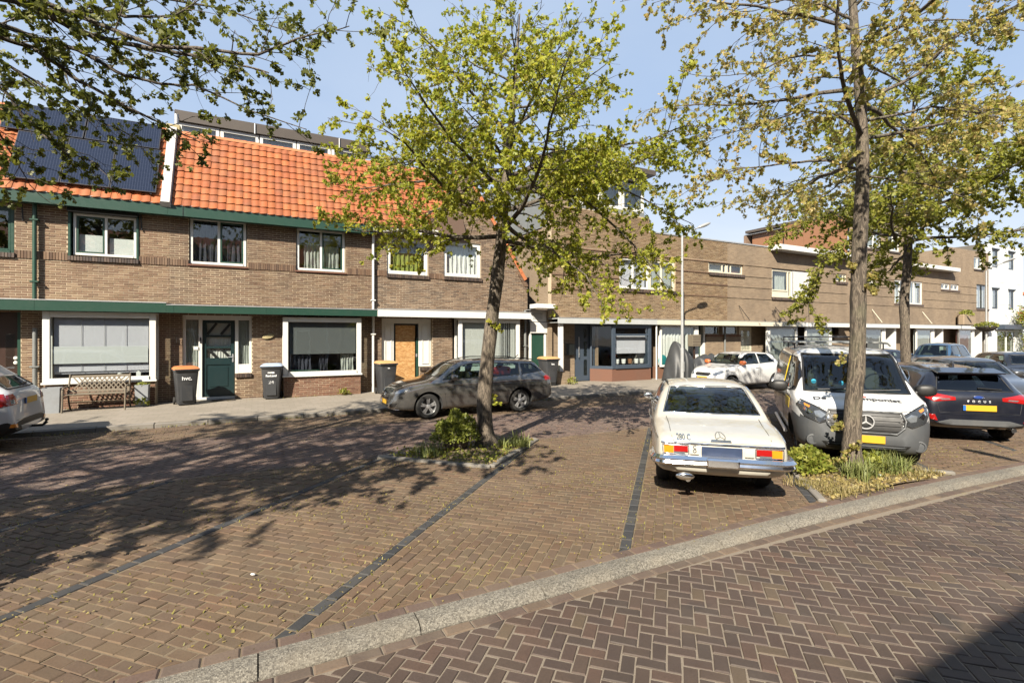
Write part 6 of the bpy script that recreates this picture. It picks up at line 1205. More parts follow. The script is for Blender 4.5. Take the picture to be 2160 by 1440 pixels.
# ------------------------------------------------------------------ cream coupe, seen from behind
SP = dict(L=4.68, paint='car_cream', wr=.315, axles=(-1.22, 1.53), xmid=-.1, xcowl=.6, xrear=-1.1, wt_roof=.6,
    zt=[(-2.34, .60), (-2.325, .72), (-2.28, .80), (-2.18, .845), (-1.9, .885), (-1.42, .935), (-1.34, .945), (-1.2, 1.03), (-.86, 1.24), (-.62, 1.345), (-.45, 1.375), (-.1, 1.392), (.3, 1.375), (.5, 1.33), (.9, 1.06), (1.06, .955), (1.3, .93), (2.1, .86), (2.26, .80), (2.325, .70), (2.34, .6)],
    zb=[(-2.34, .585), (-2.325, .70), (-2.28, .775), (-2.15, .815), (-1.5, .875), (-.8, .895), (0, .90), (1.1, .89), (2.1, .83), (2.3, .72), (2.34, .585)],
    cr=[(-2.34, .012), (-1.4, .025), (-.9, .06), (0, .07), (.5, .06), (1.1, .03), (2.34, .012)],
    wt=[(-2.34, .66), (-2.28, .70), (-2.1, .735), (-1.4, .79), (-1.0, .755), (-.6, .675), (-.2, .66), (.4, .66), (.75, .70), (1.06, .74), (1.5, .72), (2.2, .67), (2.34, .62)],
    wb=[(-2.34, .70), (-2.3, .755), (-2.1, .80), (-1.4, .835), (0, .85), (1.2, .84), (2.1, .80), (2.3, .75), (2.34, .69)], wm=[(-2.34, .72), (-2.3, .79), (-2.1, .84), (-1.3, .885), (0, .89), (1.5, .885), (2.1, .85), (2.3, .78), (2.34, .7)],
    zs=[(-2.34, .44), (-2.25, .36), (-1.9, .30), (-1.2, .22), (1.5, .22), (2.1, .28), (2.34, .42)],
    side=[[(-.92, .95), (.78, .95), (.45, 1.28), (-.42, 1.30), (-.66, 1.24)]], front=[(-.58, .99), (.58, .99), (.49, 1.29), (-.49, 1.29)], rear=[(-.69, .985), (.69, .985), (.565, 1.295), (.3, 1.31), (-.3, 1.31), (-.565, 1.295)])
c, rt = mk('cream vintage coupe with chrome bumper parked nose to the houses', SP, (0, 0, 0), 0, .96)
c.wheels('cap', .80, .185, .19, 'chrome'); c.glass('side_window', SP['side'][0], 'sides', trim='chrome'); c.glass('windscreen', SP['front'], 'front', trim='chrome'); c.glass('rear_window', [(-.70, .98), (.70, .98), (.58, 1.295), (.3, 1.318), (-.3, 1.318), (-.58, 1.295)], 'rear', 'glass_merc', 'chrome', .02)
c.cabin((.2, -.75), .78, (.72, .36), 'seat_tan')
c.patch('tail_light', [(.42, .655), (.60, .655), (.60, .725), (.42, .725)], 'rears', 'lamp_red', .022, .03, smooth=0); c.patch('turn_light', [(.603, .635), (.725, .635), (.73, .72), (.603, .725)], 'rears', 'lamp_orange', .022, .03, smooth=0); c.patch('reverse_light', [(.46, .632), (.60, .632), (.60, .654), (.46, .654)], 'rears', 'lamp_clear', .025, .03, smooth=0)
for q in ([(.41, .625), (.74, .63), (.745, .733), (.41, .733)],): c.strip('lamp_surround', q, 'rear', .012, 'chrome', .02, closed=True); c.strip('lamp_surround', [(-a, b) for a, b in q], 'rear', .012, 'chrome', .02, closed=True)
c.strip('chrome_trim', [(-.76, .755), (.76, .755)], 'rear', .028, 'chrome', .012); c.strip('boot_lid_seam', [(-.60, .775), (-.62, .82), (-.64, .90), (-.66, .935)], 'rear', .008, 'plastic_black', .0); c.strip('boot_lid_seam', [(.60, .775), (.62, .82), (.64, .90), (.66, .935)], 'rear', .008, 'plastic_black', .0); c.strip('boot_lid_seam', [(-.60, .775), (.60, .775)], 'rear', .006, 'plastic_black', .0)
c.patch('side_panel', [(.28, .63), (.395, .63), (.395, .735), (.28, .735)], 'rears', 'car_cream', .012, .02, smooth=0)
p = c.plate('rear', 0, .675, .50, .115, 'plate_blue', False, out=.03); c.patch('boot_handle', [(-.13, .79), (.13, .79), (.12, .808), (-.12, .808)], 'rear', 'chrome', .022, .03); se = c.strip('star_emblem', [(.062 * math.cos(a), .80 + .034 + .034 * math.sin(a)) for a in np.linspace(0, 2 * math.pi, 25)], 'rear', .012, 'pipe_grey', .012)
for a in (90, 210, 330): c.strip('star_arm', [(0, .834), (.062 * math.cos(R(a)), .834 + .034 * math.sin(R(a)))], 'rear', .012, 'pipe_grey', .012, parent=se)
c.text('model_badge', '280 C', 'rear', .47, .815, .075, 'chrome', .002, .006); c.text('oval_letters', 'O', 'rear', .335, .665, .06, 'print_black', .002, .014); c.text('oval_letters', 'C', 'rear', .335, .712, .06, 'print_black', .002, .014)
def bumper_sweep(c, x, W, z, h, xb, name='bumper', mat='chrome', d=.055):
    """wrap-round bumper: straight across the end, curved corners, short returns"""
    path = []; sg = -1 if x < 0 else 1; rad = .16
    for a in np.linspace(0, math.pi / 2, 8): path.append((x - sg * rad + sg * rad * math.sin(a), W - rad + rad * math.cos(a)))
    path = [(xb, W)] + path; path = path + [(px_, -py_) for px_, py_ in path[::-1]]; prof = [(-d, -h), (d * .25, -h * .9), (d * .8, -h * .45), (d * .55, 0), (d, h * .4), (d * .3, h * .95), (-d, h)]
    P = [Vector((q[0], q[1], z)) for q in path]; m = MB(); vs = []; n = len(prof)
    for i, p in enumerate(P):
        t = (P[min(i + 1, len(P) - 1)] - P[max(0, i - 1)]).normalized(); o_ = Vector((-t.y, t.x, 0)) * (1 if sg > 0 else -1)
        o_ = o_ if o_.dot(p - Vector((0, 0, z))) > 0 else -o_
        vs += [p + o_ * a + Vector((0, 0, b)) for a, b in prof]
    fs = [(i * n + k, i * n + (k + 1) % n, (i + 1) * n + (k + 1) % n, (i + 1) * n + k) for i in range(len(P) - 1) for k in range(n)] + [tuple(range(n)), tuple(range(len(P) * n - 1, len(P) * n - n - 1, -1))]
    return m.add(vs, fs).build(name, mat, c.root, smooth=40)
bumper_sweep(c, -2.40, .86, .555, .066, -1.95); bumper_sweep(c, 2.42, .86, .48, .06, 2.0); MB().box(-2.49, -2.40, -.20, .20, .50, .615, .02).build('bumper_centre', 'chrome', c.root)
c.patch('valance', [(-.55, .42), (.55, .42), (.62, .50), (-.62, .50)], 'rear', 'car_cream', .03, .05); MB().tube([(-2.2, .42, .33), (-2.36, .42, .32)], .035, 12).build('exhaust', 'chrome', c.root); MB().ellipsoid((-2.38, .46, .36), (.03, .12, .05), 12, 6).build('winged_badge', 'chrome', c.root, smooth=60)
for sg in (-1, 1): MB().tube([(.62, sg * .42 + sg * .22, 1.345), (-.6, sg * .60, 1.365)], .012, 6).build('roof_seam', 'plastic_black', c.root)
c.strip('belt_trim', [(-2.2, .79), (-1.5, .86), (0, .885), (1.1, .875), (2.2, .80)], 'sides', .016, 'chrome', .004); c.strip('door_seam', [(-.55, .9), (-.58, .5), (-.52, .27), (.85, .27), (.92, .6), (.85, .88)], 'sides', .007, 'plastic_black', .0); c.mirror(.72, .93, .85, 'chrome', (.05, .09, .065)); c.patch('door_handle', [(-.50, .76), (-.30, .76), (-.30, .785), (-.50, .785)], 'sides', 'chrome', .03, .03)
rt.location = (6.30, 5.62, 0); rt.rotation_euler = (0, 0, R(47.5)); rt.scale = (.94, .885, .955)
# ------------------------------------------------------------------ white van, seen from the front
SP = dict(L=5.14, paint='car_white', bumper='plastic_grey', wr=.335, axles=(-1.52, 1.68), xmid=.55, xcowl=1.1, xrear=-2.2, wt_roof=.74,
    zt=[(-2.57, 1.0), (-2.555, 1.5), (-2.48, 1.78), (-2.3, 1.89), (-1.5, 1.91), (.5, 1.90), (.85, 1.86), (1.05, 1.80), (1.5, 1.47), (1.86, 1.20), (2.02, 1.12), (2.3, 1.03), (2.46, .94), (2.53, .83), (2.56, .70), (2.57, .58)],
    zb=[(-2.57, .9), (-2.5, 1.12), (-1.5, 1.14), (1.0, 1.12), (1.7, 1.08), (2.05, 1.04), (2.35, .93), (2.5, .80), (2.57, .54)],
    cr=[(-2.57, .03), (-2.3, .10), (.8, .10), (1.1, .09), (1.9, .06), (2.3, .05), (2.57, .02)],
    wt=[(-2.57, .72), (-2.4, .78), (-1.5, .80), (.6, .79), (1.0, .76), (1.5, .79), (1.95, .80), (2.2, .74), (2.45, .62), (2.57, .45)],
    wb=[(-2.57, .86), (-2.45, .92), (-1.5, .94), (1.0, .94), (1.9, .92), (2.2, .87), (2.42, .74), (2.54, .56), (2.57, .46)], wm=[(-2.57, .88), (-2.45, .945), (-1.5, .965), (1.2, .965), (1.9, .955), (2.2, .91), (2.42, .80), (2.53, .64), (2.57, .52)],
    zs=[(-2.57, .42), (-2.4, .30), (-1.5, .24), (1.6, .22), (2.2, .24), (2.45, .27), (2.57, .36)],
    bumper_at=lambda x, y, z: (x > 1.75 and z < .78 - .02 * max(0, (x - 2.2)) * 10 * (abs(y) < .5) and z < 1.0 - .11 * abs(y)),
    side=[[(.55, 1.14), (1.72, 1.14), (1.55, 1.36), (1.2, 1.62), (.95, 1.70), (.55, 1.72)]], front=[(-.745, 1.155), (.745, 1.155), (.685, 1.762), (-.685, 1.762)])
c, rt = mk('white delivery van with printed side and dark grey bumper beside the big tree', SP, (0, 0, 0), 0, .95, 'parked_van', 'van')
c.wheels('ten', .86, .215, .205, 'plastic_grey'); c.glass('side_window', SP['side'][0], 'sides', 'glass_tint'); c.glass('windscreen', [(-.75, 1.15), (.75, 1.15), (.69, 1.767), (-.69, 1.767)], 'front', 'glass_car', tw=.035)
c.cabin((.75,), 1.22, (1.45, .38), rear=False)
c.patch('printed_side', [(-2.35, .62), (-1.95, .62), (-1.85, .40), (1.25, .40), (1.32, .62), (1.55, .75), (1.62, 1.04), (.46, 1.06), (.46, 1.70), (-2.2, 1.72), (-2.42, 1.2)], 'sides', 'van_wrap', .002, .006, step=.09)
c.patch('yellow_sticker', [(1.02, .80), (1.55, .80), (1.6, .98), (1.02, .98)], 'sides', 'sticker_yellow', .006, .006); c.strip('yellow_line', [(.42, 1.1), (.42, 1.7)], 'sides', .03, 'sticker_yellow', .004)
c.patch('headlight', [(.42, .78), (.60, .70), (.80, .78), (.90, .95), (.84, 1.03), (.66, .96), (.50, .88)], 'fronts', 'lamp_dark', .010, .02); c.strip('lamp_edge', [(.42, .78), (.60, .70), (.80, .78), (.90, .95), (.84, 1.03), (.66, .96), (.50, .88)], 'front', .014, 'plastic_black', .01, closed=True); c.strip('lamp_edge', [(-a, b) for a, b in [(.42, .78), (.60, .70), (.80, .78), (.90, .95), (.84, 1.03), (.66, .96), (.50, .88)]], 'front', .014, 'plastic_black', .01, closed=True)
for sg in (-1, 1): c.patch('indicator', [(sg * .72, .95), (sg * .80, .985), (sg * .80, .955), (sg * .74, .925)], 'front', 'lamp_orange', .014, .02); c.patch('reflector', [(sg * .52, .84), (sg * .58, .78), (sg * .66, .80), (sg * .68, .88), (sg * .60, .90)], 'front', 'lamp_clear', .016, .02); c.patch('reflector', [(sg * .70, .86), (sg * .76, .82), (sg * .82, .90), (sg * .80, .94)], 'front', 'chrome', .016, .02); c.patch('reflector', [(sg * .47, .80), (sg * .53, .755), (sg * .55, .77), (sg * .50, .82)], 'front', 'chrome', .016, .02)
c.patch('grille', [(-.42, .62), (.42, .62), (.50, .78), (.46, .90), (-.46, .90), (-.50, .78)], 'front', 'plastic_black', .012, .03)
for z in (.66, .735, .81, .875): c.patch('grille_bar', [(-.45, z - .016), (.45, z - .016), (.46, z + .016), (-.46, z + .016)], 'front', 'plastic_black', .03, .03)
c.strip('grille_surround', [(-.40, .60), (.40, .60), (.50, .70), (.52, .80), (.48, .915), (-.48, .915), (-.52, .80), (-.50, .70)], 'front', .03, 'plastic_grey', .02, closed=True); star(c, 'star_emblem', 'front', 0, .765, .105, 'print_grey', .024)
p, d = c.hit(0, .765, 'front'); MB().lathe([(.118, -.03), (.118, .028), (.10, .032), (0, .03)], p, 'x', 26).build('emblem_plate', 'plastic_black', c.root, smooth=40)
for o in c.root.children:
    if o.name.startswith('star_emblem'): o.location.x += .034
c.plate('front', 0, .50, .50, .115, out=.02); c.patch('lower_intake', [(-.50, .33), (.50, .33), (.58, .42), (-.58, .42)], 'front', 'plastic_black', .006, .02)
for z in (.36, .395): c.patch('intake_bar', [(-.5, z - .008), (.5, z - .008), (.52, z + .008), (-.52, z + .008)], 'front', 'plastic_grey', .02, .02)
for sg in (-1, 1): p, d = c.hit(sg * .70, .42, 'front'); MB().lathe([(.085, -.05), (.085, .012), (.065, .016), (.06, .0), (0, .004)], p, 'x', 22).build('fog_light', 'plastic_grey', c.root, smooth=40)
c.strip('bonnet_seam', [(-.88, 1.0), (-.7, .95), (-.48, .925), (.48, .925), (.7, .95), (.88, 1.0)], 'front', .012, 'plastic_black', .0); c.strip('door_seam', [(.46, .40), (.46, 1.78)], 'sides', .008, 'plastic_black', .002)
c.mirror(1.38, 1.13, .94, 'plastic_black', (.075, .15, .10), .17); MB().tube([(1.9, -.55, 1.185), (1.86, .05, 1.215)], .011, 6).build('wiper', 'plastic_black', c.root); MB().tube([(1.9, .1, 1.185), (1.86, .62, 1.215)], .011, 6).build('wiper', 'plastic_black', c.root)
c.text('bonnet_lettering', 'De', 'top', 2.16, -.56, .155, 'print_black', .004, .004); c.text('bonnet_lettering', 'componist', 'top', 2.16, .22, .155, 'print_black', .004, .004)
rr = random.Random(9)
for k, z in enumerate((2.235, 2.275, 2.31)):                         # lines too small to read
    m = MB(); y = -.62
    while y < .55:
        w = rr.uniform(.012, .05)
        if not -.42 < y < -.2:
            q = [c.hit(a, b, 'top')[0] + Vector((0, 0, .003)) for a, b in ((z, y), (z, y + w), (z - .012, y + w), (z - .012, y))]; m.add(q, [(0, 1, 2, 3)])
        y += w + rr.uniform(.012, .03)
    m.build('small_print', 'print_grey', c.root)
for y in (-.08, .06): c.patch('print_mark', [(2.05, y), (2.05, y + .05), (2.09, y + .05), (2.09, y)], 'top', 'print_red', .003, .004)
for y, z in ((-.58, 1.30), (-.18, 1.285)): p, d = c.hit(y, z, 'front'); MB().lathe([(.04, 0), (.04, .004), (0, .004)], p + Vector((-.02, 0, 0)), 'x', 14).build('window_sticker', 'sticker_blue', c.root)
for sg in (-1, 1):
    rk = MB().tube([(-2.25, sg * .74, 1.97), (.6, sg * .74, 1.96), (.75, sg * .74, 1.92)], .016, 8).build('roof_rack', 'pipe_grey', c.root, smooth=50)
    for x in (-2.1, -1.0, .3): MB().tube([(x, sg * .74, 1.84), (x, sg * .74, 1.97)], .014, 6).build('rack_foot', 'alu_dark', rk)
for k in range(12): x = -2.2 + k * .245; MB().tube([(x, -.74, 1.975), (x, .74, 1.975)], .014, 6).build('rack_bar', 'pipe_grey', c.root)
MB().tube([(-2.25, .74, 1.97), (-2.25, .74, 2.08), (-2.25, -.74, 2.08), (-2.25, -.74, 1.97)], .018, 6).build('rack_roller', 'alu_dark', c.root); MB().tube([(-2.2, .78, .28), (1.1, .78, .28)], .03, 8).build('side_bar', 'alu', c.root); MB().tube([(-1.1, .98, .32), (1.2, .98, .32)], .032, 10).build('side_bar', 'alu', c.root, smooth=60); MB().tube([(-1.1, -.98, .32), (1.2, -.98, .32)], .032, 10).build('side_bar', 'alu', c.root, smooth=60)
rt.location = (9.92, 5.62, 0); rt.rotation_euler = (0, 0, R(180 + 38.5))
# ------------------------------------------------------------------ navy hatchback, seen from behind
def hatch(L, H, paint_, wr, ax, belt=.92, W=.9, hood=.98, rg=(1.03, .42), roofx=(-.55, .25), **kw):
    """generic two-box shape scaled to length L and height H"""
    r, f = -L / 2, L / 2; rb, rl = rg
    d = dict(L=L, paint=paint_, wr=wr, axles=ax, xmid=-.1, xcowl=.45, xrear=r + .35, wt_roof=.56,
        zt=[(r, .55), (r + .012, .78), (r + .04, rb - .12), (r + .12, rb - .02), (r + .20, rb + .05), (r + rl + .12, H - .17), (r + rl + .25, H - .07), (roofx[0] - .5, H - .025), (roofx[0], H), (roofx[1], H - .01), (roofx[1] + .3, H - .09), (f - 1.25, hood + .08), (f - 1.05, hood), (f - .5, hood - .10), (f - .18, hood - .22), (f - .04, hood - .38), (f, .5)],
        zb=[(r, .5), (r + .03, .78), (r + .1, rb - .12), (r + .5, belt + .05), (0, belt), (f - 1.1, belt - .02), (f - .45, hood - .18), (f - .15, hood - .32), (f, .46)],
        cr=[(r, .02), (r + .3, .05), (-.5, .075), (.4, .07), (f - 1.1, .045), (f, .02)],
        wt=[(r, .52), (r + .1, .60), (r + .4, .60), (roofx[0], .585), (roofx[1] + .1, .585), (f - 1.2, .70), (f - .9, .72), (f - .4, .62), (f, .40)],
        wb=[(r, W * .72), (r + .06, W * .80), (r + .25, W * .88), (r + .8, W * .94), (0, W * .95), (f - 1.2, W * .94), (f - .5, W * .86), (f - .12, W * .68), (f, W * .52)],
        wm=[(r, W * .78), (r + .06, W * .87), (r + .25, W * .95), (r + .7, W), (f - 1.2, W), (f - .5, W * .94), (f - .12, W * .76), (f, W * .60)], zs=[(r, .36), (r + .2, .27), (ax[0], .20), (ax[1], .19), (f - .2, .22), (f, .30)])
    d.update(kw); return d
SP = hatch(4.38, 1.48, 'car_navy', .325, (-1.36, 1.34), belt=.94, W=.912, rg=(1.03, .27),
    side=[[(-1.32, 1.02), (-.38, .99), (-.42, 1.33), (-.9, 1.31), (-1.15, 1.2)], [(-.28, .985), (.85, .97), (.35, 1.31), (-.33, 1.335)]], front=[(-.58, 1.06), (.58, 1.06), (.50, 1.33), (-.50, 1.33)], rear=[(-.54, 1.03), (.54, 1.03), (.47, 1.29), (-.47, 1.29)])
c, rt = mk('navy blue hatchback seen from behind, right of the white van', SP, (0, 0, 0), 0, .96)
c.wheels('five', .84, .21, .215)
for q in SP['side']: c.glass('side_window', q, 'sides', 'glass_car', 'chrome', .014)
c.glass('windscreen', SP['front'], 'front'); c.glass('rear_window', [(-.60, 1.01), (.60, 1.01), (.50, 1.305), (-.50, 1.305)], 'rear', 'glass_tint', 'plastic_black', .02); c.cabin((.15, -.75), .88, (.6, .36))
MB().prism([(-1.55, 1.40), (-1.92, 1.335), (-1.93, 1.36), (-1.55, 1.435)], -.54, .54, 'xz').build('spoiler', 'car_navy', c.root); c.patch('brake_light', [(-.14, 1.30), (.14, 1.30), (.14, 1.318), (-.14, 1.318)], 'rear', 'lamp_red', .012, .02)
c.patch('tail_light', [(.36, .84), (.56, .82), (.70, .80), (.80, .86), (.80, .96), (.68, .965), (.50, .93), (.36, .90)], 'rears', 'lamp_red', .012, .02); c.patch('reverse_light', [(.44, .85), (.58, .84), (.62, .865), (.46, .872)], 'rears', 'lamp_clear', .018, .02)
c.plate('rear', 0, .70, out=.02); c.text('lettering', 'F   O   C   U   S', 'rear', 0, .822, .055, 'alu', .003, .012); c.patch('diffuser', [(-.70, .33), (.70, .33), (.66, .41), (.46, .47), (-.46, .47), (-.66, .41)], 'rear', 'plastic_grey', .014, .03); p, d = c.hit(0, .905, 'rear'); MB().ellipsoid(p + d * .005, (.012, .085, .034), 18, 8).build('oval_badge', 'ford_blue', c.root, smooth=60); ring3((0, 0, 0), 1, .09, 'x').build('oval_ring', 'chrome', c.root, smooth=60, loc=p + d * .012).scale = (.1, .086, .036)
c.strip('tailgate_seam', [(-.62, .60), (-.66, .80), (-.66, .98)], 'rear', .008, 'plastic_black', .0); c.strip('tailgate_seam', [(.62, .60), (.66, .80), (.66, .98)], 'rear', .008, 'plastic_black', .0); c.strip('tailgate_seam', [(-.62, .60), (.62, .60)], 'rear', .008, 'plastic_black', .0); c.strip('chrome_line', [(-.62, .575), (.62, .575)], 'rear', .010, 'car_navy', .006)
c.patch('reflector', [(.66, .44), (.76, .46), (.78, .56), (.70, .555)], 'rears', 'lamp_red', .010, .015); MB().tube([(-2.0, -.52, .30), (-2.2, -.52, .30)], .042, 14).build('exhaust', 'chrome', c.root, smooth=50); MB().tube([(-2.195, -.52, .30), (-2.203, -.52, .30)], .034, 14).build('exhaust_bore', 'plastic_black', c.root); MB().tube([(-2.03, -.05, 1.07), (-2.03, -.42, 1.045)], .012, 6).build('rear_wiper', 'plastic_black', c.root)
p, d = c.hit(-1.2, 0, 'top'); MB().prism([(-1.28, p.z - .01), (-1.05, p.z - .01), (-1.2, p.z + .06), (-1.26, p.z + .065)], -.018, .018, 'xz').build('aerial_fin', 'car_navy', c.root); c.mirror(.72, .97, .9, 'car_navy'); c.strip('door_seam', [(-.33, 1.0), (-.35, .3)], 'sides', .007, 'plastic_black', .0)
rt.location = (13.25, 5.6, 0); rt.rotation_euler = (0, 0, R(45))
# ------------------------------------------------------------------ bronze grey estate by the kerb
SP = hatch(4.70, 1.50, 'car_bronze', .32, (-1.24, 1.42), belt=.93, W=.905, hood=1.0, rg=(1.08, .30), roofx=(-.6, .3),
    side=[[(-2.02, 1.12), (-1.32, 1.05), (-1.36, 1.34), (-1.70, 1.33)], [(-1.24, 1.045), (-.32, 1.01), (-.38, 1.375), (-1.28, 1.35)], [(-.22, 1.005), (1.02, .98), (.85, 1.09), (.45, 1.32), (.2, 1.375), (-.28, 1.38)]], front=[(-.58, 1.08), (.58, 1.08), (.50, 1.37), (-.50, 1.37)], rear=[(-.52, 1.10), (.52, 1.10), (.47, 1.33), (-.47, 1.33)])
c, rt = mk('bronze grey estate car parked along the far kerb behind the centre tree', SP, (0, 0, 0), 0, .94)
c.wheels('twin', .845, .205, .215)
for q in SP['side']: c.glass('side_window', q, 'sides', 'glass_car', 'plastic_black', .02)
c.glass('windscreen', [(-.64, 1.05), (.64, 1.05), (.53, 1.385), (-.53, 1.385)], 'front', 'glass_car'); c.glass('rear_window', SP['rear'], 'rear', 'glass_tint'); c.cabin((.2, -.72), .9, (.66, .36))
c.strip('chrome_line', [(-2.05, 1.09), (-1.3, 1.03), (-.3, .985), (1.05, .955)], 'sides', .012, 'chrome', .006); c.strip('body_crease', [(-2.0, .86), (-1.2, .84), (0, .80), (1.3, .76)], 'sides', .012, 'car_bronze', .001)
c.patch('headlight', [(.40, .655), (.56, .645), (.72, .68), (.80, .77), (.70, .775), (.50, .715)], 'fronts', 'lamp_clear', .008, .02); c.patch('grille', [(-.36, .50), (.36, .50), (.42, .60), (.40, .655), (-.40, .655), (-.42, .60)], 'front', 'plastic_black', .006, .02)
for z in (.575, .625): c.strip('grille_bar', [(-.38, z), (.38, z)], 'front', .018, 'chrome', .012)
p, d = c.hit(0, .60, 'front'); ring3((p.x + .018, 0, .60), .05, .008, 'x').build('round_emblem', 'chrome', c.root, smooth=60); MB().tube([(p.x + .018, -.06, .61), (p.x + .018, .06, .59)], .007, 6).build('emblem_bolt', 'chrome', c.root)
c.plate('front', 0, .43, out=.015); c.patch('lower_grille', [(-.5, .27), (.5, .27), (.52, .37), (-.52, .37)], 'front', 'plastic_black', .004, .02); c.patch('fog_recess', [(.52, .32), (.66, .34), (.72, .44), (.56, .41)], 'fronts', 'plastic_black', .006, .02); c.strip('lip', [(-.66, .255), (.66, .255)], 'front', .02, 'chrome', .01)
c.patch('tail_light', [(-2.32, .86), (-2.05, .86), (-2.0, .95), (-2.1, 1.0), (-2.3, .98)], 'sides', 'lamp_red', .008, .02); c.patch('tail_light', [(.5, .84), (.74, .84), (.74, .96), (.5, .95)], 'rears', 'lamp_red', .01, .02); c.plate('rear', 0, .74)
for x in (-1.28, -.27): c.strip('door_seam', [(x, 1.0), (x + .02, .6), (x + .06, .26)], 'sides', .008, 'plastic_black', .0)
c.strip('door_seam', [(1.0, .95), (.98, .5), (.92, .26), (-1.0, .26)], 'sides', .007, 'plastic_black', .0); c.patch('door_handle', [(-.18, .845), (.02, .84), (.02, .87), (-.18, .875)], 'sides', 'car_bronze', .028, .03); c.patch('door_handle', [(-1.18, .87), (-.98, .865), (-.98, .895), (-1.18, .90)], 'sides', 'car_bronze', .028, .03); c.mirror(.78, .99, .9, 'car_bronze', (.085, .13, .08), .12)
for sg in (-1, 1): MB().tube([(.1, sg * .56, 1.475), (-.3, sg * .555, 1.515), (-1.5, sg * .55, 1.495), (-1.8, sg * .55, 1.44)], .014, 6).build('roof_rail', 'plastic_black', c.root)
MB().tube([(-1.5, 0, 1.48), (-1.62, 0, 1.56)], .012, 6).build('aerial_fin', 'plastic_black', c.root)
MB().ellipsoid((-.78, .60, 1.15), (.30, .03, .14), 12, 6, .7).build('sun_shade', 'flower_red', c.root, smooth=60)
rt.location = (4.98, 12.25, 0); rt.rotation_euler = (0, 0, R(180))
# ------------------------------------------------------------------ white small hatchback with orange mirrors
SP = hatch(3.8, 1.46, 'car_white', .29, (-1.2, 1.22), belt=.95, W=.835, hood=.99, rg=(1.05, .36), roofx=(-.5, .15), side=[[(-1.2, 1.06), (-.36, 1.02), (-.40, 1.37), (-.95, 1.35)], [(-.27, 1.015), (.92, .99), (.7, 1.12), (.32, 1.33), (.05, 1.39), (-.32, 1.385)]], front=[(-.54, 1.08), (.54, 1.08), (.48, 1.37), (-.48, 1.37)])
c, rt = mk('small white hatchback with orange mirrors behind the white van', SP, (0, 0, 0), 0, .97)
c.wheels('cap', .78, .18, .19)
for q in SP['side']: c.glass('side_window', q, 'sides', 'glass_car')
c.glass('windscreen', [(-.60, 1.05), (.60, 1.05), (.51, 1.385), (-.51, 1.385)], 'front', 'glass_car'); c.cabin((.15, -.6), .9, (.55, .36)); c.mirror(.68, 1.0, .83, 'orange_plastic', (.085, .13, .085), .12)
c.patch('headlight', [(.40, .64), (.52, .60), (.66, .66), (.76, .80), (.64, .78), (.48, .71)], 'fronts', 'lamp_clear', .008, .02); c.patch('grille', [(-.28, .58), (.28, .58), (.36, .66), (.30, .70), (-.30, .70), (-.36, .66)], 'front', 'plastic_black', .006, .02); c.patch('lower_grille', [(-.4, .32), (.4, .32), (.46, .44), (-.46, .44)], 'front', 'plastic_black', .006, .02); c.plate('front', 0, .5)
for a in range(3): t = math.pi / 2 + a * 2.094; p, d = c.hit(0, .64, 'front'); ct = Vector((p.x + .02, .035 * math.cos(t), .64 + .035 * math.sin(t))); MB().add([ct + Vector((0, .03 * math.cos(t), .03 * math.sin(t))), ct + Vector((0, -.018 * math.sin(t), .018 * math.cos(t))), ct - Vector((0, .03 * math.cos(t), .03 * math.sin(t))), ct - Vector((0, -.018 * math.sin(t), .018 * math.cos(t)))], [(0, 1, 2, 3)]).build('diamond_emblem', 'chrome', c.root)
c.strip('door_seam', [(-.3, 1.0), (-.31, .3), (.85, .28), (.92, .95)], 'sides', .007, 'plastic_black', .0); c.patch('door_handle', [(-.22, .86), (-.04, .855), (-.04, .885), (-.22, .89)], 'sides', 'car_white', .028, .03); c.strip('sill_trim', [(-.85, .27), (.9, .26)], 'sides', .03, 'plastic_black', .0); p, d = c.hit(-.3, 0, 'top'); MB().tube([p, p + Vector((-.25, 0, .22))], .005, 5).build('aerial', 'plastic_black', c.root)
rt.location = (16.15, 12.75, 0); rt.rotation_euler = (0, 0, R(180))
# ------------------------------------------------------------------ white crossover at the left edge
SP = hatch(4.28, 1.62, 'car_white', .345, (-1.27, 1.29), belt=1.0, W=.89, hood=1.08, rg=(1.12, .42), roofx=(-.5, .2), bumper='plastic_black', bumper_at=lambda x, y, z: x < 1.2 and z < (.50 if x < -1.8 else .36), side=[[(-1.72, 1.24), (-1.30, 1.15), (-1.25, 1.42), (-1.45, 1.40)], [(-1.22, 1.14), (-.3, 1.08), (-.35, 1.48), (-1.17, 1.44)], [(-.2, 1.07), (.95, 1.05), (.4, 1.44), (-.25, 1.48)]], rear=[(-.50, 1.12), (.50, 1.12), (.45, 1.42), (-.45, 1.42)], front=[(-.56, 1.15), (.56, 1.15), (.5, 1.46), (-.5, 1.46)])
c, rt = mk('white crossover with tow bar cut off by the left picture edge', SP, (0, 0, 0), 0, .98)
c.wheels('five', .82, .215, .225)
for q in SP['side']: c.glass('side_window', q, 'sides', 'glass_tint')
c.glass('rear_window', [(-.58, 1.10), (.58, 1.10), (.49, 1.44), (-.49, 1.44)], 'rear', 'glass_tint', tw=.03); c.glass('windscreen', SP['front'], 'front'); c.cabin((.15, -.7), 1.0, (.6, .36))
c.patch('tail_light', [(-2.10, .86), (-1.98, .80), (-1.75, .88), (-1.60, 1.02), (-1.72, 1.06), (-2.0, 1.03)], 'sides', 'lamp_red', .010, .025); c.patch('tail_light', [(.52, .84), (.78, .82), (.80, 1.0), (.60, 1.02)], 'rears', 'lamp_red', .010, .02); c.patch('reverse_light', [(.62, .85), (.72, .845), (.72, .92), (.64, .93)], 'rears', 'lamp_clear', .016, .02)
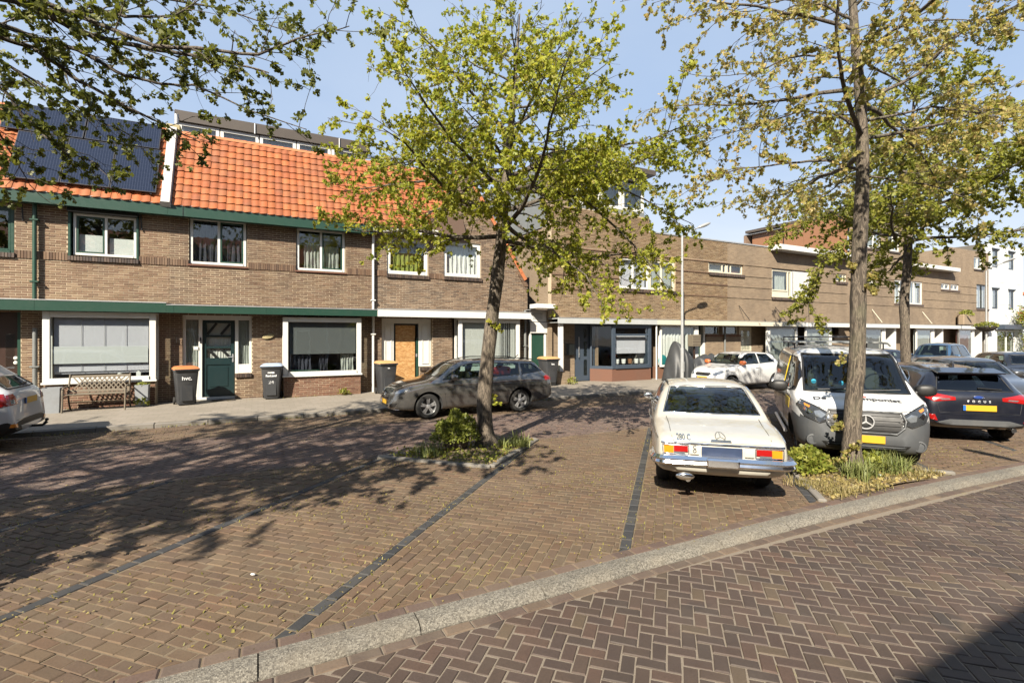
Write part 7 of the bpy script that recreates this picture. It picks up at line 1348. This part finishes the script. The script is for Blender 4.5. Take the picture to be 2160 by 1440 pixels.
c.plate('rear', 0, .86, out=.02); c.patch('fog_light', [(.58, .42), (.74, .44), (.74, .50), (.60, .49)], 'rears', 'lamp_orange', .008, .02); c.patch('spoiler', [(-1.78, -.52), (-1.78, .52), (-1.4, .55), (-1.4, -.55)], 'top', 'car_white', .02, .04); MB().tube([(-2.0, 0, .36), (-2.3, 0, .36), (-2.36, 0, .42)], [.025, .025, .03], 10).ellipsoid((-2.36, 0, .46), (.03, .03, .03)).build('tow_bar', 'iron', c.root, smooth=60); MB().tube([(-2.0, -.05, 1.16), (-1.98, -.4, 1.17)], .012, 6).build('rear_wiper', 'plastic_black', c.root)
c.patch('skid_plate', [(-.4, .36), (.4, .36), (.46, .44), (-.46, .44)], 'rear', 'alu', .01, .02); c.strip('tailgate_seam', [(-.62, .55), (.62, .55)], 'rear', .008, 'plastic_black', .0); c.strip('door_seam', [(-1.25, 1.1), (-1.32, .8), (-1.05, .5), (-1.0, .4)], 'sides', .007, 'plastic_black', .0)
rt.location = (-5.80, 12.1, 0); rt.rotation_euler = (0, 0, R(180))
# ------------------------------------------------------------------ cars further off
def far_car(label, paint_, L, H, W, pos, ang, front=True, sc=.97):
    SP = hatch(L, H, paint_, .31, (-L / 2 + .82, L / 2 - .86), belt=.94, W=W, rg=(1.05, .4), roofx=(-.55, .25), side=[[(-L / 2 + .75, 1.05), (-.36, 1.02), (-.40, H - .12), (-L / 2 + 1.0, H - .14)], [(-.27, 1.015), (.95, .99), (.4, H - .14), (-.32, H - .11)]], front=[(-.54, 1.08), (.54, 1.08), (.48, H - .13), (-.48, H - .13)], rear=[(-.5, 1.08), (.5, 1.08), (.45, H - .2), (-.45, H - .2)])
    c, rt = mk(label, SP, pos, ang, sc); c.wheels('five', W - .06, .19, .2)
    for q in SP['side']: c.glass('side_window', q, 'sides', 'glass_car')
    c.glass('windscreen', [(-.6, 1.05), (.6, 1.05), (.51, H - .115), (-.51, H - .115)], 'front'); c.glass('rear_window', SP['rear'], 'rear'); c.cabin((.15, -.65), .9, (.58, .36)); c.mirror(.68, 1.0, W, paint_)
    c.patch('headlight', [(.40, .66), (.56, .62), (.74, .74), (.60, .76)], 'fronts', 'lamp_clear', .008, .02); c.patch('grille', [(-.32, .56), (.32, .56), (.36, .66), (-.36, .66)], 'front', 'plastic_black', .006, .02); c.patch('tail_light', [(.5, .80), (.74, .80), (.74, .98), (.55, .98)], 'rears', 'lamp_red', .01, .02); c.plate('front', 0, .48); c.plate('rear', 0, .72)
    c.strip('door_seam', [(-.31, 1.0), (-.32, .3), (.88, .28), (.95, .95)], 'sides', .008, 'plastic_black', .0); return c
far_car('small dark blue car behind the further tree', 'car_dark_blue', 3.9, 1.47, .84, (25.0, 12.5, 0), R(180)); far_car('mid blue people carrier beyond the navy hatchback', 'car_blue', 4.4, 1.66, .88, (29.6, 11.9, 0), R(186), sc=1.0); far_car('dark grey saloon facing the viewer, right of the navy hatchback', 'car_grey', 4.5, 1.46, .89, (17.6, 6.5, 0), R(180 + 44), sc=.97); far_car('black car at the right picture edge beyond the grey saloon', 'car_black', 4.4, 1.48, .89, (24.3, 7.4, 0), R(180 + 40), sc=.97)
# ================================================================== STREET FURNITURE AND SMALL THINGS
def wheelie_bin(label, x, y, lidmat, rot=0.0, text=None, z=.1, sc=1.0):
    b = thing('wheelie_bin', label, 'wheelie bin', (x, y, z), rot, 'wheelie bins on the pavement', scale=sc)
    def sec(zz, w, d, r=.05, yo=0.0): return [(sx * (w / 2 - r) + r * math.cos(a) * (1 if sx > 0 else 1), yo + sy * (d / 2 - r) + r * math.sin(a), zz) for sx, sy, a0 in ((1, 1, 0), (-1, 1, 90), (-1, -1, 180), (1, -1, 270)) for a in (R(a0 + 10), R(a0 + 45), R(a0 + 80))]
    rings = [sec(.03, .40, .46), (sec(.10, .42, .49)), sec(.6, .49, .58), sec(.86, .53, .63), sec(.93, .535, .64), sec(.932, .585, .70), sec(.975, .585, .70)]; n = 12; m = MB(); vs = [p for r_ in rings for p in r_]
    m.add(vs, [(i * n + k, i * n + (k + 1) % n, (i + 1) * n + (k + 1) % n, (i + 1) * n + k) for i in range(len(rings) - 1) for k in range(n)] + [tuple(range(n - 1, -1, -1)), tuple(range((len(rings) - 1) * n, len(rings) * n))]); m.build('body', 'bin_body', b, smooth=35)
    lid = [sec(.977, .60, .73), sec(1.0, .60, .73), sec(1.05, .50, .60, yo=.02), sec(1.065, .36, .44, yo=.03)]; m = MB(); m.add([p for r_ in lid for p in r_], [(i * n + k, i * n + (k + 1) % n, (i + 1) * n + (k + 1) % n, (i + 1) * n + k) for i in range(3) for k in range(n)] + [tuple(range(3 * n, 4 * n)), tuple(range(n - 1, -1, -1))]); ld = m.build('lid', lidmat, b, smooth=30)
    MB().box(-.29, .29, -.372, -.352, .965, .992, .006).build('lid_lip', 'bin_body', ld); MB().tube([(-.22, .38, .99), (.22, .38, .99)], .016, 8).build('handle', 'bin_body', b, smooth=50)
    MB().box(-.14, .14, -.285, -.262, .12, .55, .02).build('front_rib', 'bin_body', b)
    for s_ in (-1, 1): MB().lathe([(.03, -.02), (.10, -.022), (.10, .022), (.03, .02)], (s_ * .245, .24, .10), 'x', 20).build('wheel', 'rubber', b, smooth=40)
    for t, zz, sz, mt in text or ():
        o = obj('lettering', text_mesh(t, sz, .002, .003), mt, b); o.location = (0, -.29 - (zz - .6) * .105 - .006, zz); o.rotation_euler = (R(90 - 5.5), 0, 0)
    return b
wheelie_bin('black wheelie bin with orange lid and white lettering by the green door', -1.78, 16.28, 'bin_orange', R(12), [('hvc.', .74, .15, 'print_white')], sc=1.0)
wheelie_bin('black paper bin with pale blue lid left of the bay window', .38, 16.62, 'bin_blue', R(-6), [('PAPIER', .80, .06, 'print_white'), ('RecLand', .71, .085, 'print_white'), ('24', .52, .15, 'print_grey')], sc=1.0)
wheelie_bin('black wheelie bin with tan lid before the boarded door', 3.72, 16.25, 'bin_tan', R(5), [('hvc', .84, .05, 'print_white')], sc=1.02)
wheelie_bin('black wheelie bin with tan lid by the passage gate', 9.86, 16.1, 'bin_tan', R(0), [('hvc', .80, .09, 'print_white')], sc=1.04)
# bench with lattice back
b = thing('garden_bench', 'weathered wooden bench with lattice back and iron ends below the lilac blind', 'bench', (-3.66, 16.1, .1))
W2 = .62
for i, (y0, y1) in enumerate(((-.24, -.17), (-.155, -.085), (-.07, .0), (.015, .085), (.1, .17))): MB().box(-W2, W2, y0, y1, .40 + .01 * abs(2 - i), .425 + .01 * abs(2 - i), .005).build('seat_slat', 'bench_wood', b)
bk = lambda t, off=0.0: (.19 + .14 * t + off, .46 + .42 * t)
for t0, t1 in ((.0, .12), (.86, 1.0)): (ya, za), (yb2, zb2) = bk(t0), bk(t1); MB().add([(-W2, ya, za), (W2, ya, za), (W2, yb2, zb2), (-W2, yb2, zb2), (-W2, ya + .03, za), (W2, ya + .03, za), (W2, yb2 + .03, zb2), (-W2, yb2 + .03, zb2)], [(0, 1, 2, 3), (7, 6, 5, 4), (0, 4, 5, 1), (3, 2, 6, 7), (0, 3, 7, 4), (1, 5, 6, 2)]).build('back_rail', 'bench_wood', b)
for s_ in (-1, 1):
    MB().box(s_ * W2 - .03, s_ * W2 + .03, .2, .235, .45, .5).build('back_stile', 'bench_wood', b)
    for k in range(-4, 15):
        x0 = -W2 + .1 * k; pts = []
        for t in (0.0, 1.0):
            x = x0 + s_ * (.34 * t - .17); pts.append((x, t))
        t0, t1 = .12, .86; xa, xb_ = pts[0][0] + (pts[1][0] - pts[0][0]) * t0, pts[0][0] + (pts[1][0] - pts[0][0]) * t1
        if min(xa, xb_) < -W2 or max(xa, xb_) > W2: continue
        (ya, za), (yb2, zb2) = bk(t0, .008 + .006 * s_), bk(t1, .008 + .006 * s_); w = .017
        MB().add([(xa - w, ya, za), (xa + w, ya, za), (xb_ + w, yb2, zb2), (xb_ - w, yb2, zb2), (xa - w, ya + .01, za), (xa + w, ya + .01, za), (xb_ + w, yb2 + .01, zb2), (xb_ - w, yb2 + .01, zb2)], [(0, 1, 2, 3), (7, 6, 5, 4), (0, 4, 5, 1), (3, 2, 6, 7), (0, 3, 7, 4), (1, 5, 6, 2)]).build('lattice_slat', 'bench_wood', b)
    e = MB().tube([(s_ * W2, -.30, 0), (s_ * W2, -.26, .2), (s_ * W2, -.24, .40), (s_ * W2, -.26, .52), (s_ * W2, -.2, .6), (s_ * W2, .1, .62), (s_ * W2, .22, .58)], .02, 8).build('bench_end', 'bench_wood', b, smooth=50); MB().tube([(s_ * W2, .34, 0), (s_ * W2, .22, .2), (s_ * W2, .18, .42), (s_ * W2, .33, .90)], .02, 8).build('rear_leg', 'bench_wood', e, smooth=50); MB().tube([(s_ * W2, -.25, .36), (s_ * W2, .2, .36)], .014, 8).build('seat_bearer', 'iron', e)
    MB().tube([(s_ * W2, -.2 + .09 * a * math.cos(a * 1.4) * .2, .5 + .08 * math.sin(a * 1.4)) for a in np.linspace(0, 6, 16)], .009, 6).build('scroll', 'iron', e, smooth=50)
MB().tube([(-W2, .2, .2), (W2, .2, .2)], .015, 8).build('stretcher', 'bench_wood', b)
for x, y, w, h_, lb, tl in ((-4.52, 16.05, .34, .62, 'grey zinc planter left of the bench', .06), (-2.78, 16.45, .30, .58, 'grey planter with small plants right of the bench', 0)):
    p = thing('planter', lb, 'planter', (x, y, .1), tl, 'planters beside the bench'); MB().add([(sx * (w / 2 - .02 * (1 - t)), sy * (w / 2 - .02 * (1 - t)), h_ * t) for t in (0, 1) for sx, sy in ((-1, -1), (1, -1), (1, 1), (-1, 1))] + [(sx * (w / 2 - .02), sy * (w / 2 - .02), h_) for sx, sy in ((-1, -1), (1, -1), (1, 1), (-1, 1))] + [(sx * (w / 2 - .02), sy * (w / 2 - .02), h_ - .06) for sx, sy in ((-1, -1), (1, -1), (1, 1), (-1, 1))], [(0, 1, 5, 4), (1, 2, 6, 5), (2, 3, 7, 6), (3, 0, 4, 7), (0, 3, 2, 1), (4, 5, 9, 8), (5, 6, 10, 9), (6, 7, 11, 10), (7, 4, 8, 11), (8, 9, 13, 12), (9, 10, 14, 13), (10, 11, 15, 14), (11, 8, 12, 15)]).build('box', 'planter', p)
    MB().box(-w / 2 + .02, w / 2 - .02, -w / 2 + .02, w / 2 - .02, h_ - .08, h_ - .05).build('soil', 'soil', p)
    if not tl: obj('seedlings', blob_leaves((0, 0, h_ - .03), (.13, .13, .09), 70, .06, 97, 'leaf_weed', 'seedlings', OVAL, .3), None, p)
# lamp posts
def lamp(label, x, y, h_, ang, arm=1.15, basket=False, z0=.1):
    l = thing('street_lamp', label, 'street lamp', (x, y, z0), ang, 'street lamps'); MB().tube([(0, 0, 0), (0, 0, 1.4), (0, 0, 1.42), (0, 0, h_)], [.07, .07, .055, .042], 14).build('post', 'lamp_post', l, smooth=30); MB().box(-.05, .05, -.075, -.06, .5, .9, .006).build('hatch', 'lamp_post', l)
    MB().tube([(0, 0, h_ - .05), (.12, 0, h_ + .12), (arm * .55, 0, h_ + .34), (arm * .72, 0, h_ + .42)], [.032, .03, .026, .024], 10).build('arm', 'lamp_post', l, smooth=50)
    hd = MB().ellipsoid((0, 0, 0), (.34, .10, .065), 16, 8, .8).build('lamp_head', 'lamp_post', l, smooth=60, loc=(arm * .72 + .26, 0, h_ + .53), rot=(0, R(-22), 0)); MB().ellipsoid((.03, 0, -.035), (.24, .075, .04), 14, 6).build('lens', 'glass_frost', hd, smooth=60)
    if basket:
        MB().lathe([(.05, 0), (.3, .05), (.5, .22), (.55, .32), (.5, .33), (.1, .3)], (0, 0, 2.15), n=20).build('flower_basket', 'basket', l, smooth=50); obj('basket_plants', blob_leaves((0, 0, 2.5), (.6, .6, .25), 500, .10, 98, 'leaf_weed', 'basket_plants', OVAL, .3), None, l)
    return l
lamp('grey lamp post in front of the net curtained window', 14.65, 14.0, 5.75, R(-5)); lamp('grey lamp post carrying a hanging flower basket at the far end', 41.0, 14.0, 6.0, R(-90), basket=True); lamp('lamp post behind the viewer whose head shadows the kerb', 4.35, -3.6, 5.9, R(84), 1.6, z0=.05)
# motorcycle under a grey cover
t = thing('covered_motorcycle', 'upright motorcycle under a dark grey cover beside the lamp post', 'motorcycle', (15.85, 15.3, .1))
def cover(prof, depth_, name, seed):
    r = random.Random(seed); ph = [r.uniform(0, 6) for _ in range(6)]; m = MB()
    def f(u, v):
        x0, x1 = prof[0][0], prof[-1][0]; x = x0 + (x1 - x0) * u; zt = np.interp(x, [p[0] for p in prof], [p[1] for p in prof]); a = math.pi * v
        w = depth_ * (.55 + .45 * math.sin(math.pi * min(1, max(0, u)) ** .8)); fold = .035 * math.sin(17 * u + 6 * v + ph[0]) + .025 * math.sin(31 * u - 9 * v + ph[1]) + .02 * math.sin(9 * v + 23 * u + ph[2])
        return (x + fold * .8, -math.cos(a) * w * (1 + .15 * math.cos(a) ** 2) + fold, max(0.0, zt * (math.sin(a) ** .7) + fold * .6 * math.sin(a)))
    m.grid(f, 46, 26); return m.build(name, 'tarp', t, smooth=70)
cover([(-.72, .03), (-.6, .5), (-.42, 1.15), (-.27, 1.66), (-.15, 1.66), (.1, 1.45), (.45, 1.22), (.66, 1.02), (.74, .75), (.78, .0)], .46, 'cover', 3)
t2 = thing('covered_moped', 'low moped under a dark cover behind the white hatchback', 'moped', (17.5, 15.6, .1)); t = t2
cover([(-.9, .05), (-.8, .7), (-.3, .95), (.2, 1.05), (.7, 1.1), (.95, .6), (1.0, 0)], .38, 'cover', 7)
b = thing('stacked_crates', 'pale wooden box standing on the sill behind the lamp post', 'box', (17.6, 16.1, .1)); MB().box(-.25, .25, -.15, .15, 1.42, 1.95, .01).build('box', 'bench_wood', b)
for z in (1.5, 1.62, 1.74, 1.86): MB().box(-.255, .255, -.156, -.15, z, z + .012).build('board_gap', 'wood_dark', b)
MB().box(-.03, .03, -.03, .03, 0, 1.42).build('stand', 'wood_dark', b)
p = thing('stone_trough', 'brown planter box on the canopy behind the flower basket', 'planter', (44.6, 16.3, 2.75)); MB().box(-.9, .9, -.2, .2, 0, .75, .05).build('trough', 'stone_pot', p); obj('trough_plants', blob_leaves((0, 0, .75), (.8, .25, .3), 300, .12, 99, 'leaf_weed', 'trough_plants', OVAL, .3), None, p)
# leaning board before the boarded door, paper scraps
o = MB().box(-.25, .25, -.012, .012, 0, .6, .003).build('scrap_board', 'osb', None, loc=(4.05, 16.75, .1), rot=(R(-14), R(24), 0)); tag(o, 'small broken board leaning beside the tan lidded bin', 'board')
for i, (x, y, s_, lb) in enumerate(((-.04, 4.63, .02, 'white paper cone lying in the middle parking bay'), (7.62, 3.72, .045, 'crumpled white scrap in the grass beside the van'))):
    o = MB().ellipsoid((0, 0, s_ * .5), (s_, s_ * .5, s_ * .5), 8, 5).build('paper_scrap', 'print_white', None, smooth=0, loc=(x, y, .01 if i == 0 else .05), rot=(0, .3, i)); tag(o, lb, 'litter')
mat_ = MB().box(-.3, .3, -.14, .14, 0, .018, .004).build('door_mat', 'basket', None, loc=(-.9, 16.75, .101)); tag(mat_, 'dark door mat before the dark green door', 'door mat')
